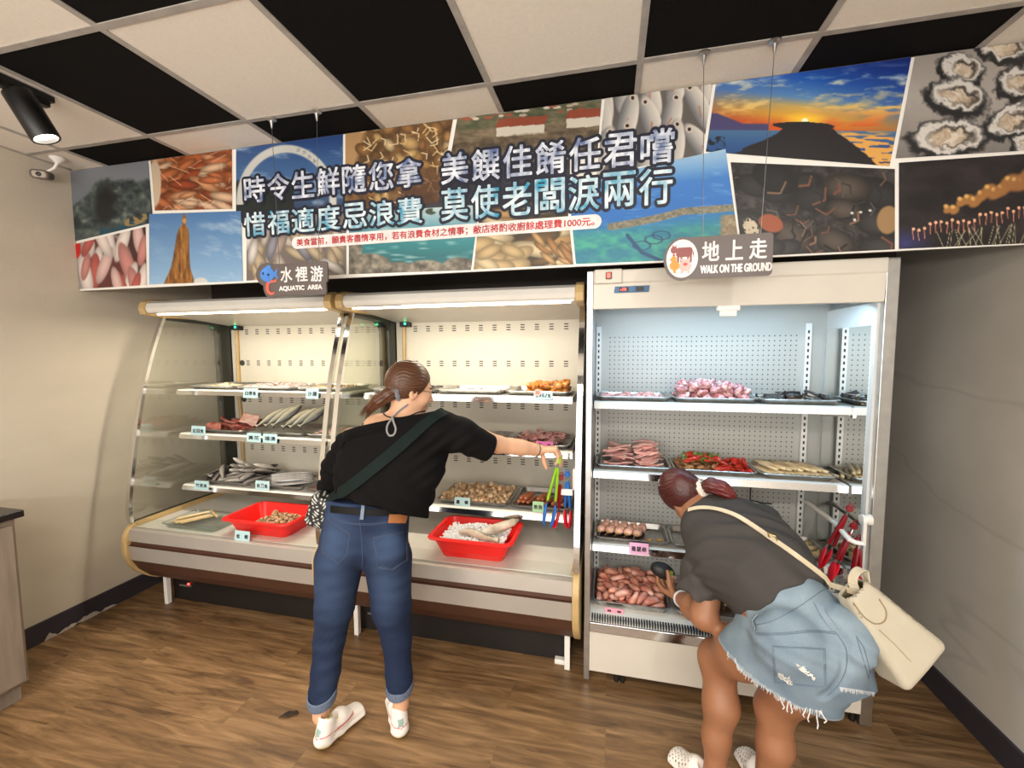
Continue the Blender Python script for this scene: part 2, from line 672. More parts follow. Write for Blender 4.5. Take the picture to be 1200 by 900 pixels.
# chipped lower edge of the skirting by the counter
rng = random.Random(4)
m = MB()
for a, b_, hh in ((1.50, 1.535, 0.028), (1.66, 1.72, 0.036), (1.72, 1.84, 0.022), (1.80, 1.95, 0.034), (1.93, 2.03, 0.020)):
    n = 9
    pts = [(a + (b_ - a) * k / n, 0.0005) for k in range(n + 1)]
    top = [(a + (b_ - a) * k / n, 0.002 + hh * math.sin(PI * k / n) * rng.uniform(0.55, 1.0)) for k in range(n, -1, -1)]
    m.prism(pts + top, 0, XL + 0.0135, XL + 0.0158)
structure(m.build('trim_2', M['plaster']))
# ------------------------------------------------------------------ the printed banner


def hash2(ix, iy, seed):
    n = (ix.astype(np.int64) * 374761393 + iy.astype(np.int64) * 668265263 + seed * 974634777) & 0x7fffffff
    n = ((n ^ (n >> 13)) * 1274126177) & 0x7fffffff
    return ((n ^ (n >> 16)) & 0xffff) / 65535.0


def vnoise(x, y, seed=0):
    ix, iy = np.floor(x), np.floor(y)
    fx, fy = x - ix, y - iy
    fx, fy = fx * fx * (3 - 2 * fx), fy * fy * (3 - 2 * fy)
    a, b = hash2(ix, iy, seed), hash2(ix + 1, iy, seed)
    c, d = hash2(ix, iy + 1, seed), hash2(ix + 1, iy + 1, seed)
    return (a * (1 - fx) + b * fx) * (1 - fy) + (c * (1 - fx) + d * fx) * fy


def fbm(x, y, seed=0, o=4):
    s, a, t = 0, 0.5, 0
    for k in range(o):
        s = s + a * vnoise(x * 2 ** k, y * 2 ** k, seed + k)
        t += a
        a *= 0.55
    return s / t


def C(*c):
    return np.array(c, dtype=float)


def put(img, mask, col):
    m_ = np.clip(mask, 0, 1)[..., None]
    return img * (1 - m_) + col * m_


def ell(x, y, cx, cy, rx, ry, ang=0.0, soft=0.15):
    a = math.radians(ang)
    dx, dy = x - cx, y - cy
    u = (dx * math.cos(a) + dy * math.sin(a)) / rx
    v = (-dx * math.sin(a) + dy * math.cos(a)) / ry
    return np.clip((1 - np.sqrt(u * u + v * v)) / soft, 0, 1)


def seg(x, y, pts, w, soft=0.6):
    d = np.full(x.shape, 1e9)
    for (ax, ay), (bx, by) in zip(pts[:-1], pts[1:]):
        vx, vy = bx - ax, by - ay
        t = np.clip(((x - ax) * vx + (y - ay) * vy) / (vx * vx + vy * vy + 1e-9), 0, 1)
        d = np.minimum(d, np.hypot(x - ax - t * vx, y - ay - t * vy))
    return np.clip((w - d) / soft, 0, 1)


def ramp(t, stops):
    t = np.clip(t, 0, 1)
    ps = [s[0] for s in stops]
    return np.stack([np.interp(t, ps, [s[1][k] for s in stops]) for k in range(3)], -1)


def heap(img, x, y, n, box, cols, rx, ry, seed, ang=(0, 180), rim=0.5):
    """A printed heap of oval pieces: later ones lie over earlier ones, each with its own rim."""
    r = random.Random(seed)
    for k in range(n):
        cx, cy = r.uniform(box[0], box[2]), r.uniform(box[1], box[3])
        s = r.uniform(0.7, 1.25)
        a = math.radians(r.uniform(*ang))
        dx, dy = x - cx, y - cy
        u = (dx * math.cos(a) + dy * math.sin(a)) / (rx * s)
        v = (-dx * math.sin(a) + dy * math.cos(a)) / (ry * s)
        q = u * u + v * v
        c = C(*cols[r.randrange(len(cols))])
        tone = (1 - rim * q)[..., None]
        mask = np.clip((1 - q) * 4, 0, 1)
        img = put(img, mask, c * np.clip(tone, 0.15, 1))
    return img


def pic_mountain(x, y):
    im = ramp((y - 190) / 90, [(0, (128, 132, 140)), (1, (100, 108, 118))])
    n = fbm(x / 7, y / 7, 3)
    ridge = 205 + 34 * np.abs((x - 118) / 40) * (x < 118) + (x > 118) * (x - 118) * -0.1 + 14 * fbm(x / 14, y * 0, 5)
    im = put(im, (y - ridge) / 5, ramp(n, [(0.2, (26, 38, 44)), (0.6, (74, 86, 84)), (0.9, (132, 140, 128))]))
    im = put(im, ell(x + 9 * (n - .5), y, 124, 240, 15, 30, 6, .5), C(24, 27, 31))
    im = put(im, (y - 262 - 5 * np.sin(x / 9)) / 4 * (x > 118), C(28, 74, 92))
    im = put(im, ell(x, y, 160, 258, 16, 6, -20) * (n > 0.45), C(150, 128, 84))
    return im


def pic_shrimp(x, y):
    im = ramp(fbm(x / 10, y / 5, 7), [(0.2, (92, 42, 18)), (0.8, (170, 92, 46))])
    im = heap(im, x, y, 46, (182, 185, 273, 246), [(196, 112, 66), (214, 150, 104), (160, 70, 34), (226, 186, 150)], 17, 5, 2, (-40, 30))
    r = random.Random(5)
    for k in range(26):
        a, b = r.uniform(180, 270), r.uniform(180, 245)
        im = put(im, seg(x, y, [(a, b), (a + r.uniform(-14, 24), b + r.uniform(-12, 12))], 0.7) * 0.7, C(236, 206, 176))
    return put(im, ell(x, y, 182, 215, 8, 30), C(206, 186, 160))


def pic_squid(x, y):
    im = np.zeros(x.shape + (3,)) + C(70, 36, 36)
    im = put(im, ell(x, y, 120, 312, 38, 44, 0, 0.1), C(150, 146, 140))
    im = put(im, ell(x, y, 124, 314, 33, 40, 0, 0.1), C(96, 50, 48))
    im = heap(im, x, y, 20, (98, 276, 170, 336), [(226, 190, 182), (238, 222, 214), (206, 140, 132), (190, 96, 88), (240, 228, 220)], 7, 24, 3, (-25, 25), 0.28)
    return put(im, ell(x, y, 90, 292, 6, 12), C(196, 30, 30))


def pic_statue(x, y):
    im = ramp((y - 250) / 84, [(0, (78, 124, 178)), (1, (150, 188, 222))])
    cl = fbm((x + y) / 30, (y - x * 0.3) / 9, 11)
    im = put(im, (cl - 0.5) * 2.2 * np.clip((x - 220) / 40, 0.2, 1), C(214, 226, 236))
    prof = np.interp(y, [252, 255, 259, 263, 268, 276, 290, 304, 314, 322, 333], [1.5, 3, 3.4, 2.4, 6, 8, 9, 10.5, 12, 15, 19])
    cx = np.interp(y, [252, 290, 333], [217, 214, 211])
    fold = fbm(x / 2.2, y / 12, 13)
    g = ramp(fold, [(0.15, (74, 44, 18)), (0.55, (152, 100, 46)), (0.95, (206, 158, 84))])
    im = put(im, np.clip((prof - np.abs(x - cx)) / 1.2, 0, 1), g)
    im = put(im, ell(x, y, 217, 259, 2.3, 3.2), C(196, 150, 92))
    im = put(im, ell(x, y, 236, 331, 9, 6), C(214, 214, 210))
    return im


def pic_arch(x, y):
    im = ramp((y - 160) / 90, [(0, (34, 66, 124)), (0.6, (72, 112, 160)), (1, (40, 56, 84))])
    im = put(im, (fbm(x / 22, y / 7, 17) - 0.52) * 3, C(150, 174, 200))
    im = put(im, (y - 214 + 6 * vnoise(x / 5, y * 0, 3)) / 4 * (x < 345), C(24, 34, 34))
    rr = np.hypot((x - 336) / 55, (y - 236) / 62)
    im = put(im, np.clip((1.08 - rr) / 0.03, 0, 1) * np.clip((rr - 0.9) / 0.03, 0, 1) * (y < 240), C(202, 204, 200))
    r = random.Random(3)
    for k, (a, b) in enumerate(((350, 176), (357, 179), (363, 184), (369, 189))):
        for q in range(3):
            im = put(im, seg(x, y, [(a - 1.6, b - 1.6 + 1.5 * q), (a + 1.6, b - 1.4 + 1.5 * q)], 0.45), C(40, 40, 46))
        im = put(im, seg(x, y, [(a, b - 2.4), (a, b + 2.4)], 0.45), C(40, 40, 46))
    return im


def pic_crabs(x, y):
    im = ramp(fbm(x / 8, y / 8, 19), [(0.2, (70, 48, 26)), (0.8, (140, 104, 62))])
    im = put(im, np.clip((430 - x - (y - 160) * 0.3) / 6, 0, 1), C(176, 140, 96))
    im = heap(im, x, y, 38, (426, 140, 530, 235), [(196, 160, 104), (170, 128, 74), (208, 180, 134), (146, 104, 58)], 10, 7, 23)
    r = random.Random(9)
    for k in range(60):
        a, b, t = r.uniform(428, 526), r.uniform(142, 234), r.uniform(0, PI)
        L_ = r.uniform(5, 11)
        im = put(im, seg(x, y, [(a, b), (a + L_ * math.cos(t), b + L_ * math.sin(t)), (a + L_ * math.cos(t + .7) * 1.5, b + L_ * math.sin(t + .7) * 1.5)], 0.9), C(*r.choice([(214, 184, 128), (118, 78, 36), (226, 206, 166)])))
    return put(im, np.clip((y - 195 - (530 - x) * 0.05) / 26, 0, 0.65) * (x > 470), C(74, 44, 28))


def pic_village(x, y):
    h = 128 - (x - 536) * 0.085
    im = ramp((y - h) / 30, [(0, (92, 122, 160)), (0.2, (120, 136, 150))]) + np.zeros(x.shape + (3,))
    im = put(im, (y - h - 3 + 3 * vnoise(x / 9, y * 0, 5)) / 2, ramp(fbm(x / 9, y / 4, 29), [(0.3, (72, 80, 58)), (0.8, (120, 112, 86))]))
    im = put(im, (y - h - 24) / 4, ramp(fbm(x / 12, y / 4, 31), [(0.2, (84, 74, 58)), (0.8, (146, 130, 106))]))
    r = random.Random(4)
    for k in range(26):
        a = r.uniform(538, 700)
        b = 134 - (a - 536) * 0.085 + r.uniform(0, 8)
        im = put(im, ell(x, y, a, b, r.uniform(3, 7), 1.8, -5), C(*r.choice([(206, 198, 184), (150, 84, 62), (186, 170, 150)])))
    for (a, b, w_) in ((610, 146, 28), (690, 136, 26)):
        im = put(im, ((np.abs(x - a) < w_) & (np.abs(y - b - 7 + (x - a) * 0.07) < 6)) * 1.0, C(206, 200, 186))
        im = put(im, ((np.abs(x - a + (y - b) * 0.5) < w_) & (np.abs(y - b + 3 + (x - a) * 0.07) < 5)) * 1.0, C(142, 70, 48))
    im = put(im, (y - 168 + (x - 536) * 0.11 + 6 * fbm(x / 9, y * 0, 2)) / 4, ramp(fbm(x / 7, y / 5, 37), [(0.2, (64, 54, 42)), (0.8, (126, 110, 86))]))
    return im


def pic_fish(x, y):
    im = np.zeros(x.shape + (3,)) + C(92, 88, 86)
    r = random.Random(6)
    for k in range(15):
        a, b = 704 + (k % 5) * 29 + r.uniform(-5, 5), 112 + (k // 5) * 34 + r.uniform(-6, 8) - (k % 5) * 4
        an = r.uniform(50, 115)
        im = put(im, ell(x, y, a, b, 34, 12, an, 0.12), ramp(np.clip(0.5 + ((x - a) * math.sin(math.radians(an)) - (y - b) * math.cos(math.radians(an))) / 22, 0, 1), [(0, (96, 98, 102)), (0.5, (178, 176, 172)), (1, (220, 214, 204))]))
        ex, ey = a - 25 * math.cos(math.radians(an)), b - 25 * math.sin(math.radians(an))
        im = put(im, ell(x, y, ex, ey, 4.2, 4.2), C(206, 190, 176))
        im = put(im, ell(x, y, ex, ey, 2.4, 2.4), C(30, 26, 26))
        im = put(im, seg(x, y, [(a, b), (a + 12 * math.cos(math.radians(an + 20)), b + 12 * math.sin(math.radians(an + 20)))], 1.4) * 0.6, C(170, 92, 74))
    return im


def pic_sunset(x, y):
    hz = 152 + (x - 838) * 0.006 - 0
    t = (y - 62) / 90 + (x - 950) * -0.0012
    im = ramp(t, [(0, (14, 42, 128)), (0.35, (30, 88, 180)), (0.6, (92, 140, 190)), (0.72, (206, 170, 90)), (0.86, (240, 176, 40)), (1, (222, 92, 30))])
    side = np.clip(np.abs(x - 945) / 110, 0, 1)
    im = put(im, side * 0.55 * (y < hz), ramp(t, [(0, (10, 34, 110)), (0.7, (44, 84, 160)), (1, (140, 60, 50))]))
    cl = fbm(x / 26 + y / 30, y / 7, 41)
    im = put(im, (cl - 0.5) * 4 * (y < hz - 4) * np.clip((y - 70) / 30, 0, 1), ramp((y - 90) / 60, [(0, (176, 196, 214)), (0.6, (226, 190, 110)), (1, (206, 92, 34))]))
    im = put(im, ell(x, y, 943, 141, 30, 10, 0, 0.9), C(255, 210, 60))
    im = put(im, ell(x, y, 943, 142, 4, 3.5), C(255, 252, 220))
    im = put(im, (y - hz + 8 - np.clip((870 - x) * -1, -30, 0) * 0.4) / 2 * (x < 900) * np.clip((hz + 2 - y) / 2, 0, 1), C(70, 66, 110))
    sea = ramp((y - hz) / 44, [(0, (70, 110, 150)), (0.5, (38, 80, 138)), (1, (20, 48, 96))])
    im = put(im, (y - hz) / 1.5, sea)
    im = put(im, (y - hz) / 2 * np.clip((vnoise(x / 14, y / 1.8, 3) - 0.35) * 3, 0, 1) * np.clip(1 - np.abs(x - 1010 - (y - hz) * 0.3) / 40, 0, 1), C(226, 168, 84))
    w_ = np.interp(y, [143, 145, 148, 151, 157, 162, 172, 181, 195], [10, 32, 36, 30, 36, 46, 65, 78, 95])
    cx = np.interp(y, [145, 151, 162, 172, 181, 195], [937, 946, 946, 940, 937, 935])
    im = put(im, np.clip((w_ + 4 * (vnoise(x / 6, y / 3, 8) - 0.5) - np.abs(x - cx)) / 2, 0, 1) * (y > 143), C(28, 26, 30))
    im = put(im, np.clip((fbm(x / 4, y / 4, 3) - 0.42) * 6, 0, 1) * (y > 160) * (x < 850), C(20, 24, 30))
    return im


def pic_oyster(x, y):
    x, y = x + 16 * (fbm(x / 9, y / 9, 1) - .5), y + 16 * (fbm(x / 9, y / 9, 2) - .5)
    im = ramp((y - 40) / 150, [(0, (150, 142, 136)), (0.5, (172, 166, 160)), (1, (120, 116, 112))])
    for (a, b, rx, ry, an, s) in ((1178, 55, 30, 16, 10, 3), (1128, 80, 26, 17, 5, 4), (1195, 95, 26, 18, -10, 5), (1122, 112, 36, 20, 12, 6), (1188, 140, 34, 18, -18, 7), (1112, 160, 44, 20, -4, 8), (1210, 170, 24, 14, 0, 9)):
        im = put(im, ell(x, y, a - 2, b + 4, rx * 1.2, ry * 1.3, an, 0.15), C(34, 34, 36))
        n = fbm(x / 5, y / 5, s)
        im = put(im, ell(x, y, a, b, rx * (1.0), ry, an, 0.2) * np.clip(n * 3, 0.5, 1), C(214, 210, 204))
        im = put(im, ell(x, y, a + 2, b + 1, rx * .72, ry * .66, an, 0.3), C(70, 64, 58))
        im = put(im, ell(x, y, a - 2, b + 2, rx * .6, ry * .5, an, 0.3), ramp(n, [(0.3, (180, 160, 136)), (0.8, (226, 216, 202))]))
    return im


def pic_palefish(x, y):
    im = np.zeros(x.shape + (3,)) + C(120, 110, 104)
    return heap(im, x, y, 42, (288, 262, 407, 330), [(206, 194, 184), (226, 220, 214), (176, 158, 146), (200, 180, 150), (150, 150, 160)], 18, 6, 51, (30, 120), 0.45)


def pic_cove(x, y):
    im = ramp((y - 245) / 55, [(0, (186, 206, 210)), (0.35, (110, 166, 182)), (0.75, (44, 132, 138)), (1, (34, 110, 118))])
    im = put(im, (vnoise(x / 16, y / 2.6, 3) - 0.6) * 2, C(190, 214, 214))
    n = fbm(x / 7, y / 6, 61)
    rock = ramp(n, [(0.2, (78, 74, 66)), (0.8, (168, 160, 142))])
    for (a, b, rx, ry) in ((432, 312, 30, 16), (468, 318, 20, 12), (500, 316, 26, 12), (538, 314, 22, 13), (412, 292, 14, 12)):
        im = put(im, ell(x, y, a, b, rx, ry, 0, 0.12), rock)
    im = put(im, ell(x, y, 505, 248, 7, 4) * (n > 0.4), C(60, 76, 62))
    return im


def pic_eel(x, y):
    im = np.zeros(x.shape + (3,)) + C(66, 54, 34)
    im = heap(im, x, y, 20, (560, 240, 672, 316), [(206, 174, 118), (186, 146, 92), (222, 202, 160), (116, 90, 54)], 26, 8, 71, (-20, 25), 0.5)
    im = heap(im, x, y, 12, (556, 285, 620, 316), [(222, 202, 158), (206, 178, 128)], 18, 8, 72, (-30, 30), 0.4)
    return heap(im, x, y, 9, (625, 275, 668, 308), [(176, 128, 76), (206, 164, 108)], 14, 4, 73, (10, 60), 0.5)


def pic_aerial(x, y):
    t = (y - 190 + (x - 680) * 0.12) / 120
    im = ramp(t, [(0, (96, 158, 214)), (0.35, (58, 122, 200)), (0.6, (40, 110, 190)), (0.8, (34, 134, 150)), (1, (46, 150, 132))])
    im = put(im, np.clip(1 - t * 3.2, 0, 1), C(176, 206, 230))
    im = put(im, (fbm(x / 20, y / 4, 81) - 0.55) * 2, C(124, 176, 220))
    im = put(im, np.clip((y - 268 + (x - 700) * 0.04 + 8 * fbm(x / 18, y / 9, 5)) / 16, 0, 0.85), ramp(fbm(x / 12, y / 6, 83), [(0.3, (36, 120, 150)), (0.8, (74, 176, 146))]))
    pts = [(716, 266), (740, 262), (770, 256), (800, 248), (830, 246), (868, 243)]
    im = put(im, seg(x, y, pts, 4.5), ramp(fbm(x / 3, y / 2, 7), [(0.2, (96, 96, 84)), (0.8, (156, 150, 128))]))
    for cx, cy in ((766, 281), (752, 288), (775, 276)):
        rr = np.hypot((x - cx) / 10, (y - cy) / 5)
        im = put(im, np.clip(1 - np.abs(rr - 1) * 5, 0, 1), C(24, 64, 110))
    im = put(im, seg(x, y, [(735, 276), (752, 296), (775, 306)], 2.5), C(26, 76, 120))
    im = put(im, np.clip((x - 836 - (286 - y) * 0.2 - 6 * vnoise(y / 5, y * 0, 2)) / 4, 0, 1) * (y > 252), ramp(fbm(x / 4, y / 3, 9), [(0.3, (134, 118, 92)), (0.8, (172, 158, 132))]))
    return im


def pic_darkcrab(x, y):
    im = ramp(fbm(x / 9, y / 8, 91), [(0.2, (18, 18, 20)), (0.8, (72, 68, 66))])
    im = heap(im, x, y, 26, (868, 205, 1045, 292), [(44, 44, 46), (60, 58, 58), (28, 28, 32), (84, 74, 66)], 26, 15, 93, (-30, 30), 0.75)
    r = random.Random(12)
    for k in range(46):
        a, b, t = r.uniform(862, 1044), r.uniform(202, 296), r.uniform(0, PI)
        L_ = r.uniform(6, 16)
        im = put(im, seg(x, y, [(a, b), (a + L_ * math.cos(t), b + L_ * math.sin(t)), (a + 1.7 * L_ * math.cos(t + .6), b + 1.7 * L_ * math.sin(t + .6))], r.uniform(0.6, 1.8)), C(*r.choice([(112, 72, 56), (30, 30, 34), (84, 80, 76), (126, 98, 78), (18, 18, 20), (52, 46, 44)])))
    im = put(im, ell(x, y, 903, 262, 16, 11, 20), C(158, 84, 54))
    im = put(im, ell(x, y, 880, 268, 14, 9, 60) * (fbm(x / 3, y / 3, 3) > .42), C(206, 192, 166))
    im = put(im, ell(x, y, 1040, 258, 14, 18, 10), C(156, 124, 84))
    for a, b in ((998, 250), (1008, 249), (1019, 247), (1001, 258)):
        im = put(im, ell(x, y, a, b, 1.8, 1.8), C(210, 210, 210))
    return im


def pic_glow(x, y):
    im = ramp(fbm(x / 30, y / 20, 95), [(0.3, (16, 14, 16)), (0.8, (46, 38, 40))])
    im = put(im, np.clip(1 - np.hypot((x - 1060) / 40, (y - 285) / 22), 0, 1), C(50, 52, 110))
    for k in range(15):
        a = 1110 + k * 8
        b = 246 - k * 3.2 + 4 * math.sin(k * 1.9)
        im = put(im, ell(x, y, a, b, 7 + k * 0.9, 5 + k * 0.5, -35, 0.4), C(166 - k, 116 - k, 60))
        im = put(im, ell(x, y, a - 2, b - 4, 4, 3.5, 0, 0.6), C(222, 176, 106))
    r = random.Random(7)
    for k in range(22):
        a = 1070 + k * 6.5
        b = 282 - k * 1.3 + r.uniform(-4, 4)
        im = put(im, seg(x, y, [(a, b), (a + r.uniform(-2, 2), b - 12)], 0.8), C(206, 132, 110))
        im = put(im, ell(x, y, a, b - 12, 2, 2), C(236, 180, 146))
    for k in range(26):
        a = 1105 + k * 4
        im = put(im, seg(x, y, [(a, 290), (a + r.uniform(-16, 18), 272 - k * 0.5)], 0.6), C(196, 186, 150))
    return im


def pic_dark(x, y):
    return ramp(fbm(x / 30, y / 12, 99), [(0.2, (24, 26, 36)), (0.8, (60, 62, 70))])


PICS = [
    (pic_dark, (277, 214), (668, 186), (668, 244), (277, 262), 'dark printed strip behind the headline'),
    (pic_palefish, (289, 254), (406, 250), (406, 321.5), (289, 329), 'print of pale raw fish pieces'),
    (pic_cove, (409, 250), (562, 240), (552, 316.5), (409, 321.5), 'print of a turquoise rocky cove'),
    (pic_eel, (563, 240), (664, 234), (672, 310), (555, 316), 'print of small cooked squid'),
    (pic_mountain, (83, 200.5), (174, 188.5), (180, 261), (88, 283), 'print of a grey cliff by the sea'),
    (pic_shrimp, (177, 188), (272, 173), (272.5, 245), (182, 247), 'print of a heap of orange shrimp'),
    (pic_squid, (89, 286), (171, 266), (172.5, 334), (92, 339), 'print of pink raw squid in a bowl'),
    (pic_statue, (175.5, 251), (283, 247.5), (285, 329.5), (175.5, 333.5), 'print of a golden robed statue under blue sky'),
    (pic_arch, (277, 172.5), (402, 155), (402, 248), (277, 251), 'print of a white stone arch under blue sky'),
    (pic_crabs, (405, 155), (531, 137), (514, 238), (405, 246), 'print of a basket of small crabs'),
    (pic_village, (536, 136), (705, 112), (700, 182), (525, 202), 'print of a village with red roofs'),
    (pic_fish, (709, 111.5), (835, 94), (823, 181), (699, 206), 'print of silver fish'),
    (pic_sunset, (839, 94), (1068, 61), (1042, 195), (827, 178), 'print of a sunset over a dark sandbar'),
    (pic_oyster, (1072, 60), (1232, 37), (1232, 175), (1049, 186), 'print of opened oysters'),
    (pic_aerial, (666, 216), (850, 175), (868, 302), (675, 309.5), 'print of a blue bay with a breakwater'),
    (pic_darkcrab, (856, 190.5), (1048, 198.5), (1048, 292.5), (870, 301), 'print of dark live crabs'),
    (pic_glow, (1053, 191), (1232, 178.5), (1232, 284), (1053, 292), 'print of amber lights on black'),
]
ban = empty('banner', (-0.8, YBAN, 2.03), 'long printed seafood photo banner with white headline characters, mounted under the ceiling', 'banner')
z0b, z1b = 2.043, 2.752
MB().box(XL + 0.005, XR - 0.005, YBAN, YBAN + 0.01, z0b, z1b).build('banner_board', M['white_plastic'], ban)


def srgb_arr(c):
    c = np.clip(c / 255.0, 0, 1)
    return np.where(c <= 0.04045, c / 12.92, ((c + 0.055) / 1.055) ** 2.4)


for k, (fn, tl, tr, br, bl, lab) in enumerate(PICS):
    wpx = max(tr[0] - tl[0], br[0] - bl[0])
    hpx = max(bl[1] - tl[1], br[1] - tr[1])
    nu, nv = int(wpx * 1.0) + 2, int(hpx * 1.0) + 2
    P4 = [np.array(at(*q, 1, YBAN)) for q in (tl, tr, br, bl)]
    for p in P4:
        p[2] = min(max(p[2], z0b), z1b)
        p[0] = min(p[0], XR - 0.01)
    u, v = np.meshgrid(np.linspace(0, 1, nu), np.linspace(0, 1, nv))
    Wd = sum(w[..., None] * p for w, p in zip(((1 - u) * (1 - v), u * (1 - v), u * v, (1 - u) * v), P4))
    d = Wd - np.array([0, 0, CAM_H])
    cc_ = d @ CR
    X_ = 600 + FPX * cc_[..., 0] / cc_[..., 1]
    Y_ = 450 - FPX * cc_[..., 2] / cc_[..., 1]
    img = srgb_arr(fn(X_, Y_)) * 0.92
    Wd[..., 1] = YBAN - 0.0008 - 0.0004 * (k % 4) - (0.0016 if k > 3 else 0)
    idx = np.arange(nu * nv).reshape(nv, nu)
    F_ = np.stack([idx[:-1, :-1], idx[1:, :-1], idx[1:, 1:], idx[:-1, 1:]], -1).reshape(-1, 4)
    o = mesh_np('printed_picture', Wd.reshape(-1, 3), F_, M['print'], ban, img.reshape(-1, 3), smooth=False)
    o['label'] = lab


def ink_mat(name, light_, dark_, scale, lo, hi):
    return mat(name, light_, 0.45, c2=dark_, scale=scale, stretch=(1, 1, 0.7))


M['ink1'] = ink_mat('white_and_slate_ink', S(236, 242, 250), S(84, 106, 156), 22, .4, .6)
M['ink2'] = ink_mat('white_and_teal_ink', S(232, 246, 250), S(44, 150, 186), 20, .4, .6)
M['ink_navy'] = mat('navy_outline_ink', S(24, 28, 48), 0.45)
M['ink_red'] = mat('red_ink', S(196, 30, 38), 0.45)
M['ink_white'] = mat('white_ink', S(244, 240, 238), 0.5)


def zrow(xpx, ytop, ybot):
    return float(at(xpx, ybot, 1, YBAN)[2]), float(at(xpx, ytop, 1, YBAN)[2])


ROWS = [('時令生鮮隨您拿', 287, 495, 'ink1', (300, 207, 238)), ('美饌佳餚任君嚐', 517, 790, 'ink1', (775, 151, 192)),
        ('惜福適度忌浪費', 287, 496, 'ink2', (300, 249, 277)), ('莫使老闆淚兩行', 517, 788, 'ink2', (775, 197, 240))]
for txt, xa, xb, ink, zr in ROWS:
    zb, zt = zrow(*zr)
    Xa, Xb = atx(xa, (zr[1] + zr[2]) / 2, YBAN), atx(xb, (zr[1] + zr[2]) / 2, YBAN)
    n = len(txt)
    cw = (Xb - Xa) / (n - 0.10)
    face, edge = MB(), MB()
    for i, ch in enumerate(txt):
        xi = Xa + i * cw
        put_text(face, ch, xi, xi + cw * 0.90, zb, zt, YBAN - 0.0065, 0.0022)
        put_text(edge, ch, xi - 0.014, xi + cw * 0.90 + 0.014, zb - 0.014, zt + 0.014, YBAN - 0.0050, 0.0145, n=14)
    edge.build('headline_outline', M['ink_navy'], ban)
    face.build('headline_lettering', M[ink], ban)
# red caption on its white pill
pL, pR = at(343, 285, 1, YBAN), at(705, 260, 1, YBAN)
zc, hh = (pL[2] + pR[2]) / 2, 0.031
m = MB()
pill = []
for k in range(13):
    a = PI / 2 + PI * k / 12
    pill.append((pL[0] + hh + hh * math.cos(a), zc + hh * math.sin(a)))
for k in range(13):
    a = -PI / 2 + PI * k / 12
    pill.append((pR[0] - hh + hh * math.cos(a), zc + hh * math.sin(a)))
m.prism(pill, 1, YBAN - 0.0072, YBAN - 0.0068)
m.build('caption_strip', M['ink_white'], ban)
m = MB()
put_text(m, '美食當前，願貴客盡情享用，若有浪費食材之情事；敝店將酌收廚餘處理費1000元。', pL[0] + 0.03, pR[0] - 0.03, zc - 0.021, zc + 0.021, YBAN - 0.0078, 0.0009)
m.build('caption_lettering', M['ink_red'], ban)

# ------------------------------------------------------------------ hanging signs
M['sign'] = mat('taupe_grey_board', S(98, 88, 86), 0.45, var=0.04)
YS = 1.765
M['wire'] = mat('steel_wire', (0.25, 0.25, 0.25), 0.4, 1.0)


def sgn(px, py):
    p = at(px, py, 1, YS)
    return float(p[0]), float(p[2])


def hang(root, top, bot):
    a = at(*top, 2, ZC)
    b = at(*bot, 1, YS)
    MB().tube([(a[0], a[1], ZC - 0.03), (b[0], b[1], b[2])], 0.0012, 6).build('hanging_wire', M['wire'], root)
    MB().lathe([(0.022, 0), (0.022, 0.005), (0.010, 0.012), (0.006, 0.03), (0.003, 0.045)], (a[0], a[1], ZC), (0, 0, -1), 16).build('ceiling_mount', M['steel'], root, smooth=True)


def rrect(x0, x1, z0, z1, r, n=5):
    out = []
    for cx, cz, a0 in ((x1 - r, z1 - r, 0), (x0 + r, z1 - r, PI / 2), (x0 + r, z0 + r, PI), (x1 - r, z0 + r, 1.5 * PI)):
        for k in range(n + 1):
            a = a0 + PI / 2 * k / n
            out.append((cx + r * math.cos(a), cz + r * math.sin(a)))
    return out


def oval(cx, cz, rx, rz, n=28, a0=0.0):
    return [(cx + rx * math.cos(2 * PI * k / n), cz + rz * math.sin(2 * PI * k / n)) for k in range(n)]


def flat(mb, poly, y, th=0.0006, mi=0):
    mb.prism(poly, 1, y - th, y, mi)


xa, za = sgn(326, 347)
xb, zb = sgn(384, 306)
sg = empty('hanging_sign', (float(sgn(350, 328)[0]), YS, za), 'taupe hanging AQUATIC AREA sign with blue fish and orange shrimp', 'sign', None)
m = MB()
fx, fz = sgn(314, 322)
sx, sz = sgn(318.5, 337)
flat(m, rrect(xa - 0.02, xb, za + 0.055, zb, 0.012), YS + 0.004, 0.008)
flat(m, rrect(xa - 0.02, xb - 0.010, za, za + 0.08, 0.012), YS + 0.004, 0.0079)
flat(m, oval(fx, fz, 0.066, 0.056), YS + 0.004, 0.0078)
flat(m, oval(sx, sz, 0.045, 0.052), YS + 0.004, 0.0077)
m.build('sign_board', M['sign'], sg)
m = MB()
flat(m, oval(fx, fz, 0.040, 0.034), YS - 0.005)
flat(m, [(fx + 0.03, fz), (fx + 0.062, fz + 0.028), (fx + 0.055, fz), (fx + 0.062, fz - 0.026)], YS - 0.005, 0.0007)
flat(m, [(fx - 0.015, fz + 0.03), (fx + 0.008, fz + 0.046), (fx + 0.026, fz + 0.038), (fx + 0.022, fz + 0.02)], YS - 0.005, 0.0007)
flat(m, [(fx - 0.006, fz - 0.03), (fx + 0.012, fz - 0.042), (fx + 0.02, fz - 0.022)], YS - 0.005, 0.0007)
flat(m, oval(fx - 0.022, fz + 0.006, 0.005, 0.006), YS - 0.0058, 0.0006, 1)
flat(m, [(fx + 0.0, fz + 0.004), (fx + 0.016, fz + 0.002), (fx + 0.006, fz - 0.012)], YS - 0.0058, 0.0006, 1)
m.build('fish_emblem', [mat('sky_blue_ink', S(76, 140, 226), 0.5), M['ink_navy']], sg)
m = MB()
ring = []
